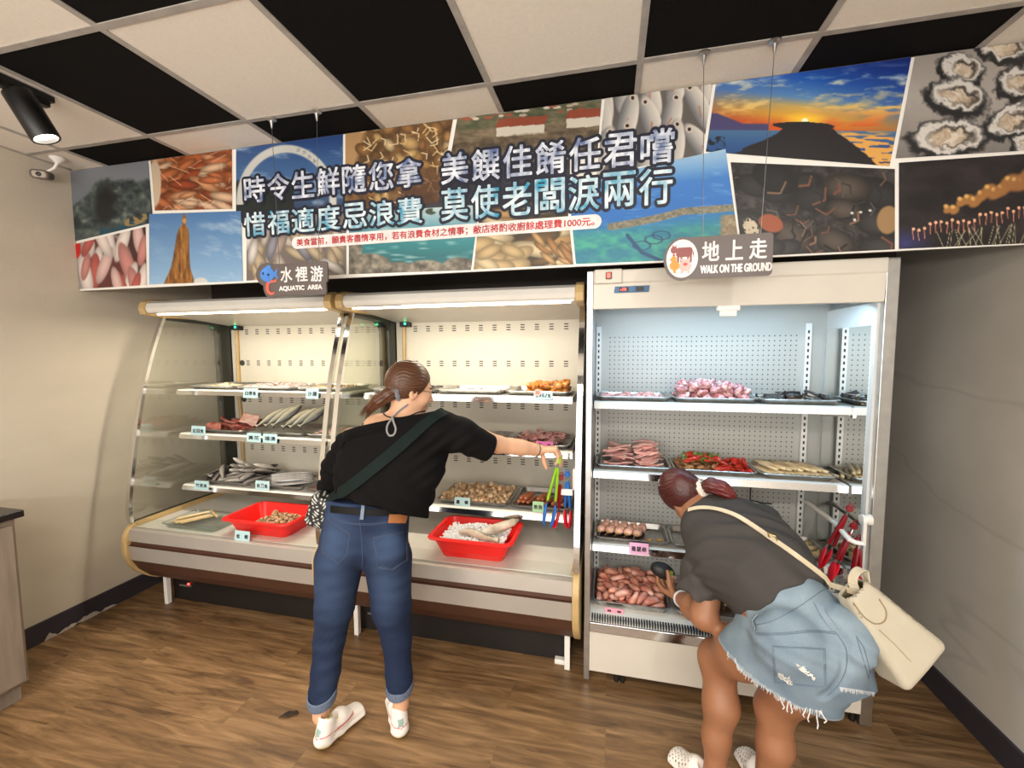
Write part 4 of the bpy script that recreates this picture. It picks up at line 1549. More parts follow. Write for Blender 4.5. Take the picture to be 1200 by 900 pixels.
# ------------------------------------------------------------------ heaping
# resting poses of loose pieces, six numbers each and two more: x, y, z in the tray in tenths of a mm,
# three turns in hundredths of a radian, size in per cent, kind of piece
HEAPS = {
    11: [-548,-1233,94,-3,-2,108,113,1,119,-1365,120,-28,11,13,103,0,1110,-967,73,-3,-2,-312,86,1,-658,-772,120,-15,-15,-136,101,0,288,-683,106,49,27,-255,103,0,1024,-597,97,49,27,213,93,0,-578,-115,91,-3,-2,77,108,1,212,-7,95,49,27,117,91,0,604,65,91,-3,-2,120,108,1,-245,-878,104,-28,11,-127,89,0,258,-1027,104,49,27,275,100,0,709,-1155,93,-3,-2,172,111,1,-314,-448,106,49,27,-310,102,0,38,-509,98,49,27,-228,94,0,693,-429,131,270,36,-108,104,0,-201,-129,147,171,29,58,90,0],
    12: [-1700,-1044,137,-8,-25,160,105,0,-723,-1338,140,35,-9,269,111,0,30,-1303,141,35,-9,-310,112,0,1007,-1113,138,29,-20,-153,109,0,1580,-1229,168,32,-3,93,115,1,-1606,-289,127,-23,10,163,90,2,-838,-186,154,32,-3,-69,105,1,125,-95,161,-23,10,-44,114,2,710,-432,136,32,-3,-62,93,1,1637,-409,161,32,-3,-246,110,1,-1545,361,145,-23,11,118,103,2,-711,322,149,8,-4,47,103,2,-51,488,167,32,-3,241,114,1,756,459,136,29,-20,149,108,0,1711,127,117,35,-9,-57,92,0,-1674,1154,132,32,-3,187,90,1,-828,1276,147,32,-3,-5,100,1,19,1247,119,35,-9,-308,94,0,737,1329,135,32,-3,-7,91,1,1570,1021,118,29,-20,15,93,0,-1338,-1204,165,32,-3,-133,113,1,-590,-939,171,54,-15,303,102,1,-143,-667,119,-16,-8,8,90,0,433,-782,141,-26,-31,125,96,0,1227,-749,141,-23,11,-82,100,2,-1295,-99,190,-62,8,-138,97,1,-308,-343,129,-16,14,35,90,2,52,-418,302,44,-27,292,98,0,1023,-160,135,32,-3,-128,92,1,1387,-120,144,-180,17,128,89,2,-1056,466,125,29,-20,99,99,0,-381,91,197,52,269,120,105,2,381,374,175,-80,-2,-165,86,1,637,-2,150,255,-41,-25,89,1,1272,328,156,-180,17,28,97,2,-1170,1013,160,32,-3,300,109,1,-487,820,143,27,-22,139,113,0,187,802,145,-156,-3,303,87,2,660,953,132,32,-3,14,89,1,1115,792,109,29,-20,-123,85,0,-1197,-663,174,-180,17,-71,108,2,-688,-610,158,-181,17,-21,98,2,-2,-986,177,200,12,-11,96,1,609,-1111,132,32,-3,-192,90,1],
    13: [-1150,-1063,115,-18,1,-157,106,0,-248,-1228,95,-18,1,138,87,0,415,-986,124,-18,1,-123,115,0,1127,-1067,107,-18,1,-82,98,0,-1089,-308,105,30,23,-236,102,1,-360,-369,106,30,23,-162,103,1,378,-279,107,-18,1,278,98,0,1066,-379,102,-18,1,-289,93,0,-1007,347,92,30,23,235,89,1,-311,384,94,-18,1,246,86,0,358,373,111,30,23,-95,107,1,1065,317,116,-18,1,180,106,0,-1058,1027,94,-18,1,107,86,0,-404,1091,115,-18,1,-265,106,0,370,1090,109,30,23,266,106,1,990,1019,101,-27,25,-98,97,1,-817,-797,90,-31,19,-43,86,1,-411,-831,109,30,23,-247,105,1,30,-1018,104,29,-303,-134,98,0,724,-855,95,30,23,-141,91,1],
    21: [-963,-978,122,6,8,-6,104,1,936,-1263,140,-15,-13,-15,101,0,-930,939,227,10,22,10,113,2,1137,867,102,7,8,17,86,1,-808,-1382,361,113,-12,-9,107,0,1214,-876,293,-38,27,101,100,0,-985,256,211,9,22,5,105,2,1049,289,117,6,8,18,99,1,-617,-625,257,-82,21,-8,99,1,743,-595,233,-55,21,62,106,1,-278,417,301,-13,11,0,95,2,991,396,363,-9,-1,4,108,1,-932,-245,256,-75,17,27,90,0,365,-266,305,-50,-14,2,114,2,-321,1000,373,-7,30,10,92,2,803,1005,260,-27,-5,12,87,1,-861,-141,541,-58,24,13,104,0,203,-135,611,-27,4,8,101,2,-422,392,568,12,18,3,96,1,459,690,490,-17,11,157,89,2],
    23: [-916,-1188,112,-26,23,234,112,0,11,-1041,94,-25,23,-33,93,0,861,-1267,128,8,-13,-111,98,1,-880,-476,132,23,16,18,104,1,-61,-571,135,-6,5,-112,102,1,947,-628,139,23,16,213,109,1,-907,-48,134,8,-13,-306,102,1,6,-24,109,-25,23,-87,108,0,866,154,93,-25,23,-38,92,0,-864,670,114,8,-13,149,87,1,-7,582,107,-25,23,242,107,0,671,612,97,-25,23,-230,96,0,-690,1085,94,-25,23,184,94,0,0,1139,122,8,-13,-162,93,1,726,1099,115,23,16,-85,90,1,-541,-852,128,8,-13,-313,98,1,221,-1430,213,-141,8,-300,104,1,442,-923,96,-25,23,310,95,0,-435,-333,175,-141,8,-166,85,1,383,-543,126,24,-27,299,86,1,536,-127,115,-27,20,-2,115,0,-485,337,145,8,-13,304,111,1],
    31: [-1297,-157,135,-2,11,71,97,0,983,-643,148,9,12,104,107,0,-1176,823,122,-14,11,-21,88,0,875,700,144,17,9,76,103,0,-862,-557,260,50,-14,197,110,1,1592,539,169,35,9,146,101,1,-157,-534,144,-12,11,147,104,0,1837,250,479,-223,30,153,105,1,-528,16,243,23,14,164,90,1,707,-22,162,57,-1,79,88,1,-1137,1292,126,-11,11,-17,91,1,1203,-469,402,3,6,187,114,0,-74,67,280,5,31,171,87,1,117,501,368,-7,36,174,100,1,-937,607,382,34,14,171,95,0,1839,-547,203,81,2,153,102,0,-422,410,401,27,32,163,106,1,381,-769,271,-12,-24,111,91,1,-772,679,582,41,41,166,95,0,952,153,605,64,25,166,89,1,-136,719,493,-18,51,161,94,0,974,1331,400,39,29,312,110,1,-393,726,756,-15,69,147,110,1,507,698,398,-1,268,-141,88,0,-1769,132,419,-7,2,-159,113,1,1699,554,754,-39,41,146,110,0,-1258,-708,321,61,-28,191,94,0,1356,540,451,-7,285,-148,105,0,-806,-615,589,13,20,-78,113,1,194,748,663,69,46,192,97,0],
    33: [-762,-1321,123,-9,-3,-279,110,1,-19,-1270,126,-9,-3,281,112,1,1173,-1228,106,-9,-3,-80,94,1,-1079,-433,123,-9,-3,-255,109,1,0,-541,128,-9,-3,16,114,1,828,-447,122,-9,-3,278,108,1,-838,32,127,22,4,-280,106,0,-65,37,99,-9,-3,-287,88,1,933,25,109,-9,-3,276,97,1,-789,536,97,-9,-3,84,85,1,56,498,114,-9,-3,-95,101,1,925,555,120,-9,-3,233,107,1,-839,1041,110,-9,-3,-48,98,1,-36,969,109,-9,-3,29,97,1,779,1139,136,-18,3,18,112,0,-867,-897,127,-9,-3,-309,113,1,11,-889,193,-186,-19,-4,107,0,646,-957,135,-14,-4,48,111,0,-516,-363,138,21,-9,-175,115,1,330,-147,123,-30,-16,-301,89,0],
    41: [-1460,-1296,105,-131,-6,287,90,1,-767,-940,105,-15,-15,-286,102,0,-104,-1213,109,-15,-15,-160,107,0,617,-1282,130,-3,23,31,98,1,1439,-1235,108,-15,-15,41,105,0,-1408,-546,94,-20,-6,22,92,0,-627,-592,92,-15,-15,-262,89,0,-53,-706,110,-45,4,-249,89,1,521,-683,106,-45,4,170,85,1,1279,-591,114,-15,-15,-203,111,0,-1396,302,95,-281,-4,13,88,1,-822,146,125,-30,-25,-222,99,1,45,66,113,-85,10,-33,92,1,670,61,110,-20,-6,32,108,0,1333,45,89,-15,-15,312,87,0,-1457,602,142,11,17,-307,107,1,-718,600,137,-45,4,-48,112,1,-27,617,107,-15,-15,177,104,0,647,587,108,-20,-6,-30,106,0,1341,501,113,-15,-15,129,111,0,-1353,1093,111,-15,-15,300,109,0,-694,1201,96,-15,-15,-296,94,0,-48,1131,109,-15,-15,272,106,0,670,1148,126,-45,4,60,102,1,1400,1069,129,-45,4,187,105,1,-1252,-819,124,-131,-6,297,107,1,-542,-1120,89,-15,-15,-240,87,0,214,-911,140,-30,-25,-304,111,1,804,-872,141,-30,-25,104,112,1,1230,-1074,112,-131,-6,-253,96,1,-1021,-483,92,-281,-4,-156,85,1,-660,-207,142,-131,-24,119,114,0,32,-287,133,-45,4,13,108,1,720,-243,105,33,-310,19,97,1,1583,-209,116,-20,-6,-18,113,0,-1160,-158,108,-131,-6,276,93,1,-352,18,100,-20,-6,129,97,0,311,346,140,11,17,187,105,1],
    42: [-888,-1420,78,-30,7,-23,93,0,-179,-1365,72,-30,7,36,86,0,478,-1282,85,-29,9,-92,101,0,1413,-1351,92,-23,-5,-288,98,1,-975,-806,90,11,-5,-314,110,2,-214,-519,84,8,4,42,87,1,469,-791,73,-29,9,-136,86,0,1446,-736,92,-23,-5,-314,99,1,-962,10,72,11,-5,71,87,2,-131,12,85,11,-5,-299,104,2,522,63,102,-22,-5,42,109,1,1431,-145,100,8,4,77,105,1,-906,397,83,11,-5,290,101,2,-296,783,84,-30,7,86,100,0,468,717,96,-23,-5,292,103,1,1226,530,70,11,-5,-4,85,2,-678,-1236,78,-30,7,-36,94,0,-270,-1146,79,3,-4,-289,90,0,763,-1238,114,-275,-7,-125,108,2,1589,-1038,83,-22,-5,-257,88,1,-904,-427,97,17,9,11,113,0,18,-862,85,10,-5,296,105,2,698,-545,91,25,2,140,108,2,1188,-502,88,6,-4,4,101,0,-768,-182,73,27,3,21,85,2,-70,-237,77,302,2,49,92,2,559,-178,116,162,-7,33,92,1,1155,-97,81,11,-5,-221,99,2,-871,677,93,17,9,-294,109,0,-78,270,80,19,9,-280,92,0,427,316,92,-30,7,-234,110,0,1075,330,81,-30,7,292,97,0,-547,-963,83,24,-10,-307,94,2,166,-1257,81,17,9,182,94,0,375,-830,219,-14,-8,208,100,2,1094,-1135,90,-14,17,-253,105,0,-583,-694,104,-86,-9,-25,87,2,49,-642,105,-84,-18,-306,92,1,326,-432,70,11,-5,28,85,2,895,-728,162,10,-37,181,113,0,-481,-293,135,-1,24,-166,103,2,-155,-229,250,-27,-8,75,111,1,201,-268,210,-6,-2,104,107,0,922,-29,73,4,-6,153,87,2,-563,119,76,11,-5,60,93,2,-144,524,91,17,9,-257,106,0],
    43: [-512,-1251,135,38,-26,161,89,1,245,-1252,154,79,5,-187,100,2,764,-1297,163,48,18,242,90,0,1353,-1259,166,82,3,78,108,2,-501,-707,173,10,19,-60,91,0,111,-667,170,78,5,75,111,2,716,-489,163,63,31,-89,104,2,1385,-774,191,40,13,-43,108,0,-411,-98,178,72,13,-79,115,2,187,168,173,49,309,34,86,1,752,257,148,-169,292,1,90,1,1439,129,198,37,14,0,112,0,-490,584,138,63,27,-184,89,2,290,682,150,71,14,-3,97,2,909,663,171,38,-26,-41,113,1,1474,708,150,191,40,96,91,0,-165,-1226,252,91,-44,-208,94,1,447,-1287,484,42,-3,284,99,0,826,-982,251,156,-48,-267,100,2,1171,-1406,477,-126,284,16,90,0,-251,-596,406,83,67,102,88,0,43,-414,524,139,65,197,106,0,982,-545,427,85,-23,147,109,1,1356,-981,472,105,-16,-32,104,1,-224,125,505,41,10,-194,114,2,169,-180,168,193,33,-3,102,0,948,-8,320,-31,236,62,104,2,1370,-300,269,-11,-1,7,103,2,-178,394,153,107,13,43,87,1,326,392,382,97,-27,-58,96,1,695,585,515,55,-24,-148,99,1,1346,383,528,-108,271,18,113,1,-417,-1007,502,122,11,-296,103,2,313,-918,452,-73,283,42,115,0],
    51: [-1543,-1204,97,0,-47,-23,90,0,-1093,-1271,113,0,-47,191,106,1,-658,-1166,118,0,-47,-138,111,0,-160,-1202,101,0,-47,-274,94,1,248,-1295,105,0,-47,270,98,0,701,-1146,123,0,-4,-305,110,0,1104,-1292,105,0,-47,207,97,0,1741,-1165,115,0,-4,9,103,1,-1616,-807,108,0,-47,-17,101,0,-1120,-675,212,-152,218,-88,109,1,-704,-828,115,0,-4,-285,102,1,-275,-831,93,0,-47,-248,87,1,148,-732,109,-314,-37,-56,106,1,659,-771,95,0,-47,-244,88,1,1084,-793,94,0,-47,245,87,1,1526,-704,112,0,-47,-88,104,1,-1494,-384,112,0,-47,-248,104,1,-1053,-311,104,0,-47,-140,97,1,-598,-343,117,0,-47,310,109,1,-258,-374,121,0,-47,-80,113,0,257,-364,109,0,-47,-145,102,1,665,-469,92,0,-47,144,85,1,1031,-333,120,0,-4,-120,107,0,1643,-361,110,0,-47,-85,102,0,-1633,-26,113,314,-37,29,110,1,-1087,-38,98,0,-47,168,91,0,-598,31,103,0,-47,-256,96,1,-174,86,104,0,-47,-263,96,0,211,-57,106,0,-47,-64,99,0,677,-75,108,0,-47,17,101,1,1156,37,95,0,-47,-188,88,1,1519,1,105,0,-47,176,98,0,-1480,485,97,0,-277,6,95,0,-1062,392,100,0,-277,-10,97,0,-713,410,108,0,-47,-135,100,0,-237,386,150,0,-160,222,98,0,211,363,101,0,-47,111,94,1,666,395,124,0,-4,95,110,1,1116,391,108,0,-4,-229,96,0,1574,382,101,0,-47,35,94,1,-1523,886,99,0,-4,169,88,1,-1031,803,95,0,-277,-81,92,1,-630,843,114,0,-47,-303,106,0,-273,819,118,0,-47,-156,111,0],
    61: [-1849,-1409,155,-33,-46,245,109,1,-1220,-1377,140,10,-46,-173,99,0,-626,-1232,123,92,-51,-87,86,0,-309,-1059,140,-161,-59,-245,98,1,90,-1071,132,108,-250,7,93,1,846,-1414,125,138,-56,-35,88,1,1222,-1401,130,10,-46,-220,92,2,1604,-1394,129,52,-47,-186,91,0,-1850,-875,149,55,-9,-291,97,1,-1347,-1101,161,-117,-53,102,114,2,-644,-679,129,-74,-49,84,90,2,-311,-768,140,-37,-245,-52,99,1,228,-830,127,-74,-49,-58,89,0,874,-848,127,138,-56,56,89,1,1284,-841,150,97,-51,-83,105,1,1767,-992,127,-117,-53,-215,89,2,-1873,-205,145,-32,-46,194,102,0,-1212,-182,188,-82,38,312,111,2,-621,-370,133,52,-47,279,93,2,-319,-397,173,-77,-15,81,113,0,183,-368,127,52,-47,-43,89,2,870,-287,148,-37,-47,-228,103,2,1398,-517,148,12,-245,-158,104,0,1901,-643,125,-72,-49,-131,88,2,-1807,141,136,154,-256,-22,96,2,-1237,145,137,-161,-58,248,97,2,-839,-68,145,52,-47,-97,102,2,-249,196,127,229,-66,20,89,1,263,-91,146,12,-245,-102,103,0,949,264,146,-33,-12,81,95,0,1521,200,191,12,86,-17,104,0,1864,195,145,-112,-53,-78,101,2,-1882,417,128,-32,-32,273,86,0,-1251,470,146,-117,-53,82,103,2,-740,568,133,60,-49,208,92,0,-42,754,122,-117,-53,159,85,0,325,489,127,10,-46,-293,89,2,837,554,131,-254,-68,57,92,0,1287,377,132,183,-61,-222,93,0,1867,610,150,278,-61,114,103,1,-1874,1068,148,92,-51,-181,104,0,-1021,762,124,52,-47,-47,87,2,-711,910,155,-32,-46,259,109,0,-383,995,163,-78,-11,201,106,2,233,803,136,10,-46,-72,95,2,635,1002,161,-32,-46,85,114,0,1229,1077,128,10,-46,53,90,1,1715,940,159,52,-47,78,112,1,-1835,1390,151,-302,-70,34,106,2,-1450,1390,139,-85,-249,-52,98,0,-859,1435,123,10,-46,-288,87,0,-416,1399,131,-161,-59,70,92,0,310,1385,143,52,-47,230,101,0,612,1412,155,230,-66,-62,109,1,1214,1399,126,-74,-49,124,88,1,1882,1360,162,-132,-253,-78,114,2,-1553,-1435,170,-221,63,72,92,0,-913,-1373,155,-48,-48,-80,108,1,-633,-947,129,10,-46,-59,91,0,-319,-1396,143,12,-245,13,101,2,161,-1403,190,-176,28,34,112,0,810,-1119,147,-132,-253,31,104,0,1156,-1130,150,149,31,-279,88,2,1484,-1111,133,-74,-49,-159,93,2,-1889,-567,202,-131,57,74,111,0,-1671,-1136,160,238,21,162,94,0,-908,-707,134,95,-51,-184,94,1,-119,-907,324,-31,-133,-232,107,1,23,-621,187,11,-311,-11,112,0,426,-590,122,95,-51,-295,86,0,1042,-564,152,-44,-48,-31,106,0,1634,-755,139,-85,-248,-24,98,0,-1527,-17,135,138,-56,196,95,1,-1270,-504,156,-36,41,-96,92,1,-938,-415,145,-25,-47,261,101,0,-472,-61,159,183,-61,109,112,1,0,-322,357,-299,-145,21,110,2,535,-286,171,58,40,-243,101,0,1164,-274,131,-117,-53,123,92,1,1847,-132,138,10,-46,-50,97,0,-1525,362,168,58,40,-187,99,2,-956,303,162,138,-56,14,114,1,-682,104,354,43,-13,169,95,2,66,295,150,-82,38,-49,88,1,355,219,276,-79,-138,-57,108,1,599,48,156,95,-51,-10,110,1,1239,71,133,-302,-69,-67,93,2,1748,368,385,21,26,186,111,2,-1694,634,131,10,-46,-114,92,1,-1250,791,274,115,26,245,101,0,-536,364,199,200,68,-26,109,1,-175,509,146,-32,-46,293,103,1,74,579,328,-23,-124,101,112,2,577,339,124,-116,-53,92,87,0,1128,591,303,65,-135,-112,110,0,1555,533,125,10,-46,-173,87,1,-1552,886,144,143,-57,251,101,2,-1033,1107,153,-229,-67,113,106,1,-479,675,161,196,43,110,90,1,-232,804,359,117,-34,-220,105,0,-46,1081,134,94,-51,-267,94,1,543,695,171,104,36,-97,101,1,1005,850,158,108,-250,-105,111,0,1361,799,208,-263,63,-50,114,2,-1365,1111,125,-302,-70,38,88,1,-1161,1402,123,-85,-248,-122,87,1,-654,1245,244,-66,-183,-139,111,0,-44,1390,155,134,-252,-24,107,2,278,1078,135,-25,-47,254,94,0,438,1244,386,-133,-8,-170,104,1,946,1264,158,-27,-47,-114,110,0,1531,1261,161,101,-52,221,113,0,-1892,-1115,346,134,-142,102,101,1,-1003,-1051,142,-74,-49,-44,100,2,-796,-903,369,-83,-80,-232,99,2,-135,-1259,359,209,-23,-10,110,0,362,-1112,171,12,85,27,93,0,557,-1405,226,-122,-96,141,115,0,1016,-986,380,83,-83,-214,109,2,1903,-1276,145,-67,-49,-236,101,1,-1523,-725,140,183,-61,138,99,2,-1183,-779,239,-47,-137,-244,88,2,-559,-790,370,-65,-11,-59,86,1,-246,-613,448,-86,-12,269,108,2,290,-702,397,263,-60,36,103,2,571,-857,148,142,286,-11,87,2,709,-580,136,121,-55,-123,94,1,1713,-429,214,-138,-104,-18,104,2,-1551,-352,154,13,-245,-59,108,0,-1043,5,378,-172,-13,193,105,2,-542,-251,395,97,-55,-68,94,0,-116,293,401,-111,-59,240,103,2,-118,-85,144,138,-56,36,102,2,976,-9,251,56,-130,-193,109,2,1488,-161,154,-254,-68,1,109,1],
    71: [-1515,-705,92,-36,-7,194,85,0,-886,-902,100,-27,13,-24,91,0,-249,-879,119,25,10,-314,104,0,301,-843,101,-46,-1,20,112,1,693,-593,77,-23,-12,77,90,1,1452,-786,80,-23,-12,-65,92,1,-1384,-344,127,21,9,290,114,0,-841,-279,75,-29,0,11,88,1,-299,-132,98,-36,-22,111,106,1,69,-155,105,12,-9,180,92,0,938,-277,81,-23,-12,-4,94,1,1338,-283,79,-23,-12,-119,91,1,-1458,13,108,-24,14,35,98,0,-965,257,95,-36,-22,289,102,1,-160,252,80,-23,-11,-68,94,1,262,153,95,-23,-12,242,111,1,802,399,100,-35,-8,-248,93,0,1520,266,77,-29,0,-105,90,1,-1350,873,120,21,9,5,107,0,-829,776,76,-28,0,-212,89,1,-451,876,74,-25,-8,-250,85,1,346,838,96,-19,-12,62,111,1,858,822,129,-8,25,-76,115,0,1541,713,101,-36,-7,-153,94,0,-1102,-604,90,-25,-7,62,106,1,-665,-658,86,-11,4,223,98,1,-298,-574,155,-3,48,238,101,0,136,-545,116,-61,-6,14,109,1,773,-822,169,-9,-61,155,107,1,1120,-686,127,27,11,-192,111,0,-1129,-72,176,20,-50,-299,105,0,-702,-62,122,38,-19,301,91,1,-514,-316,192,-45,21,-230,92,1,380,-207,148,98,27,70,91,0,605,-313,171,-95,-21,95,112,0,1183,30,113,-68,10,77,100,1,-1478,350,109,9,9,237,105,1,-528,201,81,-19,-12,240,93,1,-297,321,239,-30,14,233,114,1,486,482,168,-53,39,104,113,0,742,34,77,-29,0,291,90,1,1107,332,102,-264,9,85,95,0,-1173,550,101,-280,19,-21,96,0,-616,543,114,-44,-15,-301,101,0,-138,784,119,-36,-7,-234,111,0,81,503,96,-27,13,-312,87,0,939,566,246,-23,14,40,96,1,1248,749,107,-36,-7,-146,100,0],
    72: [-1399,-790,224,88,5,-45,115,1,-370,-889,168,38,2,295,89,2,451,-349,182,-23,26,147,99,0,1323,-793,188,86,11,253,98,1,-1223,-100,154,-10,-8,0,103,2,-238,256,278,55,-42,68,114,0,268,121,197,39,-34,-312,94,1,1484,-350,178,301,-21,66,97,0,-1480,722,211,-24,26,-226,114,0,-342,758,161,-40,-15,65,108,2,143,577,128,-10,-8,9,85,2,872,785,204,-23,25,258,111,0,-1413,-339,446,-54,8,295,108,2,-844,-580,206,73,8,182,104,1,217,-739,217,51,-6,-58,111,2,802,-807,159,-21,27,56,86,0,-1479,256,225,-112,250,18,92,1,-90,-204,238,154,85,-10,97,0,800,-132,242,200,-13,-75,96,0,1129,226,207,-28,27,-191,111,0,-960,404,186,-283,-12,61,104,0,-259,781,609,-6,28,239,111,0,625,328,403,36,-282,97,106,0,1447,799,247,42,95,-140,109,1,-1485,-797,641,15,25,-47,98,0,-397,-503,246,-174,-42,-34,101,2,728,-525,469,66,-28,58,100,2,1381,-80,426,150,29,-279,86,1,-640,-61,171,-13,-293,-42,93,1,-126,-330,696,235,10,131,93,0,313,-375,531,95,-33,0,97,1,1065,164,657,3,24,-300,107,1,-913,857,238,-123,-307,6,100,1,-314,124,584,-13,11,-84,89,2,346,750,405,1,-67,-242,111,2,1302,543,499,-44,11,264,99,2,-1002,-695,702,-13,-62,-201,115,1,-521,-796,476,-38,-29,-24,95,2,59,-766,625,-16,-26,29,104,0,1496,-590,507,110,45,-113,94,1,-757,-215,483,-57,302,36,91,0,169,201,601,122,-4,173,101,1,592,-12,667,-127,-40,252,91,2,1155,-257,718,-91,10,-222,89,2,-751,356,521,29,26,108,108,0,-794,847,722,-195,254,-8,106,1,520,433,781,191,-7,71,89,0,879,817,668,80,77,279,113,1,-1382,-305,882,287,-8,-50,107,1,-390,-826,894,93,19,-3,107,1,570,-855,778,-126,204,60,106,0,1142,-778,606,-87,-85,53,105,2,-1206,90,525,-22,-289,-90,87,1,-597,-469,778,49,75,-19,93,1,-510,451,898,-11,35,289,107,0,1584,299,249,170,-37,-142,89,0,-1339,653,552,-41,18,-62,111,2,213,770,871,37,14,-206,99,0],
    73: [-1213,-772,64,0,0,312,102,1,-33,-313,131,67,0,298,86,1,1188,-859,71,-314,0,0,98,0,-1258,136,131,8,21,172,99,1,-10,31,155,82,0,-35,93,1,1011,193,71,0,0,-14,98,0,-1334,751,61,0,0,157,99,1,66,874,55,0,0,-311,88,1,622,657,60,0,0,-9,95,1,-905,-464,197,4,-1,166,111,1,-42,-605,150,-44,-3,-19,113,1,679,-764,134,-314,-34,-9,88,1,-1184,-325,64,0,0,-22,103,1,28,242,64,0,0,-38,89,0,1445,47,211,157,0,157,110,0,-989,858,150,0,-26,-314,99,0,-10,655,164,31,8,-23,101,0,1037,711,133,42,0,167,107,1,-1319,-745,190,0,0,-161,99,1,7,-849,112,42,-314,-11,91,1,1016,-420,67,0,0,-15,108,1,-655,154,56,0,0,300,89,1,475,139,234,48,33,197,108,1,999,-58,203,-1,-2,170,100,1,-536,743,134,-55,0,-171,95,1,-252,564,281,0,32,-157,104,1,1222,873,188,-4,44,0,91,0,-511,-696,57,0,0,189,90,1,358,-772,170,157,0,148,88,1,657,726,189,-1,-5,-147,90,0,-657,-811,313,-94,51,-269,99,0,-89,-231,373,-10,248,-190,95,1,475,-121,186,314,55,61,94,1,-778,415,182,157,0,-14,94,0,226,574,294,-39,-19,-303,91,1,1173,590,321,46,37,18,105,0,-501,-368,205,3,-46,-155,98,0,-15,-255,229,67,8,287,97,1,-240,-905,407,-103,312,0,104,1,-732,92,177,0,0,16,90,0],
    75: [-1576,-894,86,-24,11,-49,86,1,-829,-799,115,-21,17,-201,106,0,100,-890,103,-8,-2,-271,100,1,735,-791,96,-24,23,135,89,0,-1463,-317,111,-25,23,-24,103,0,-995,-371,110,-16,15,33,109,1,-5,-240,101,-14,18,188,91,0,658,-283,95,-25,11,-155,95,1,-1368,283,87,-6,15,215,85,1,-641,292,108,-23,19,-291,100,0,-231,436,90,0,12,-252,88,1,650,149,110,-24,11,261,110,1,-1321,833,101,-16,15,-121,100,1,-961,792,121,-37,28,-108,108,0,-120,885,98,-25,11,18,98,1,520,838,105,-24,22,287,98,0,-1328,-737,104,-13,0,292,92,0,-635,-880,298,-23,3,-250,99,1,-309,-777,114,-24,22,85,107,0,430,-675,129,-67,29,166,108,0,-1310,-39,123,-98,23,-16,95,0,-589,-366,104,-53,30,-130,90,0,-423,-34,99,-25,11,-92,99,1,317,10,109,-25,11,-36,110,1,-1060,277,117,5,14,116,111,1,-827,-14,103,2,11,7,91,0,-111,145,99,-23,12,306,99,1,642,485,92,-25,23,279,85,0,-1531,614,115,-82,28,276,94,0,-601,798,118,-5,0,166,104,0,-347,697,271,-66,31,-141,113,0,111,688,157,25,-33,78,114,1,-1167,-904,278,-67,17,-286,109,1,-796,-481,329,-51,6,50,111,0,-242,-419,161,-28,69,298,86,0,126,-604,230,-192,13,60,100,0,-1259,-419,318,-51,38,-107,109,0,-623,-48,290,-20,5,-216,90,0,-155,-73,249,-40,-19,40,95,1,351,-273,208,-57,10,281,87,0,-1558,341,236,-78,-51,110,114,0,-842,491,321,-179,3,12,114,0,-241,252,271,-38,-10,80,105,1,215,378,137,-85,17,16,107,0],
    76: [469,-199,98,50,13,173,91,0,1447,-762,99,50,13,-59,92,0,225,496,110,50,13,214,103,0,1182,312,122,-84,29,-231,97,0,623,-769,125,106,17,-26,102,0,1038,-704,143,17,15,-75,103,0,595,524,210,-153,-26,-232,112,0,1432,136,280,-90,79,-55,103,0,375,-905,256,147,-46,28,101,0,1022,-191,132,0,23,-282,100,0,867,302,110,50,13,-170,103,0,1605,530,252,43,-26,-130,112,0,493,-569,356,89,0,-275,103,0,1413,-294,146,143,21,68,92,0,683,1,356,99,25,-181,107,0,1136,672,288,118,71,267,100,0,167,-276,134,4,-280,139,104,0,1518,-524,374,74,-183,-31,108,0,179,311,391,-53,19,117,114,0,1347,-81,355,-96,4,282,104,0],
    77: [-833,-518,99,50,13,37,92,0,-33,-644,113,50,13,-32,105,0,-1000,219,108,50,13,86,100,0,-192,289,115,-84,29,-225,91,0,-1074,-823,109,50,13,25,101,0,-85,-303,95,50,13,287,88,0,-860,-230,111,50,13,-276,104,0],
    78: [-1120,-601,118,74,28,-313,113,0,-448,-460,110,74,28,84,105,0,298,-501,103,74,28,-164,98,0,-1135,122,99,-86,45,37,87,0,-447,99,121,-86,45,267,106,0,88,136,121,-86,45,96,107,0,-1122,614,104,-86,45,182,91,0,-462,664,120,-86,45,2,105,0,268,783,103,74,28,-306,97,0,-1040,-82,94,74,28,-235,89,0,-607,-206,104,-86,45,-17,91,0,-20,-440,120,74,28,132,114,0],
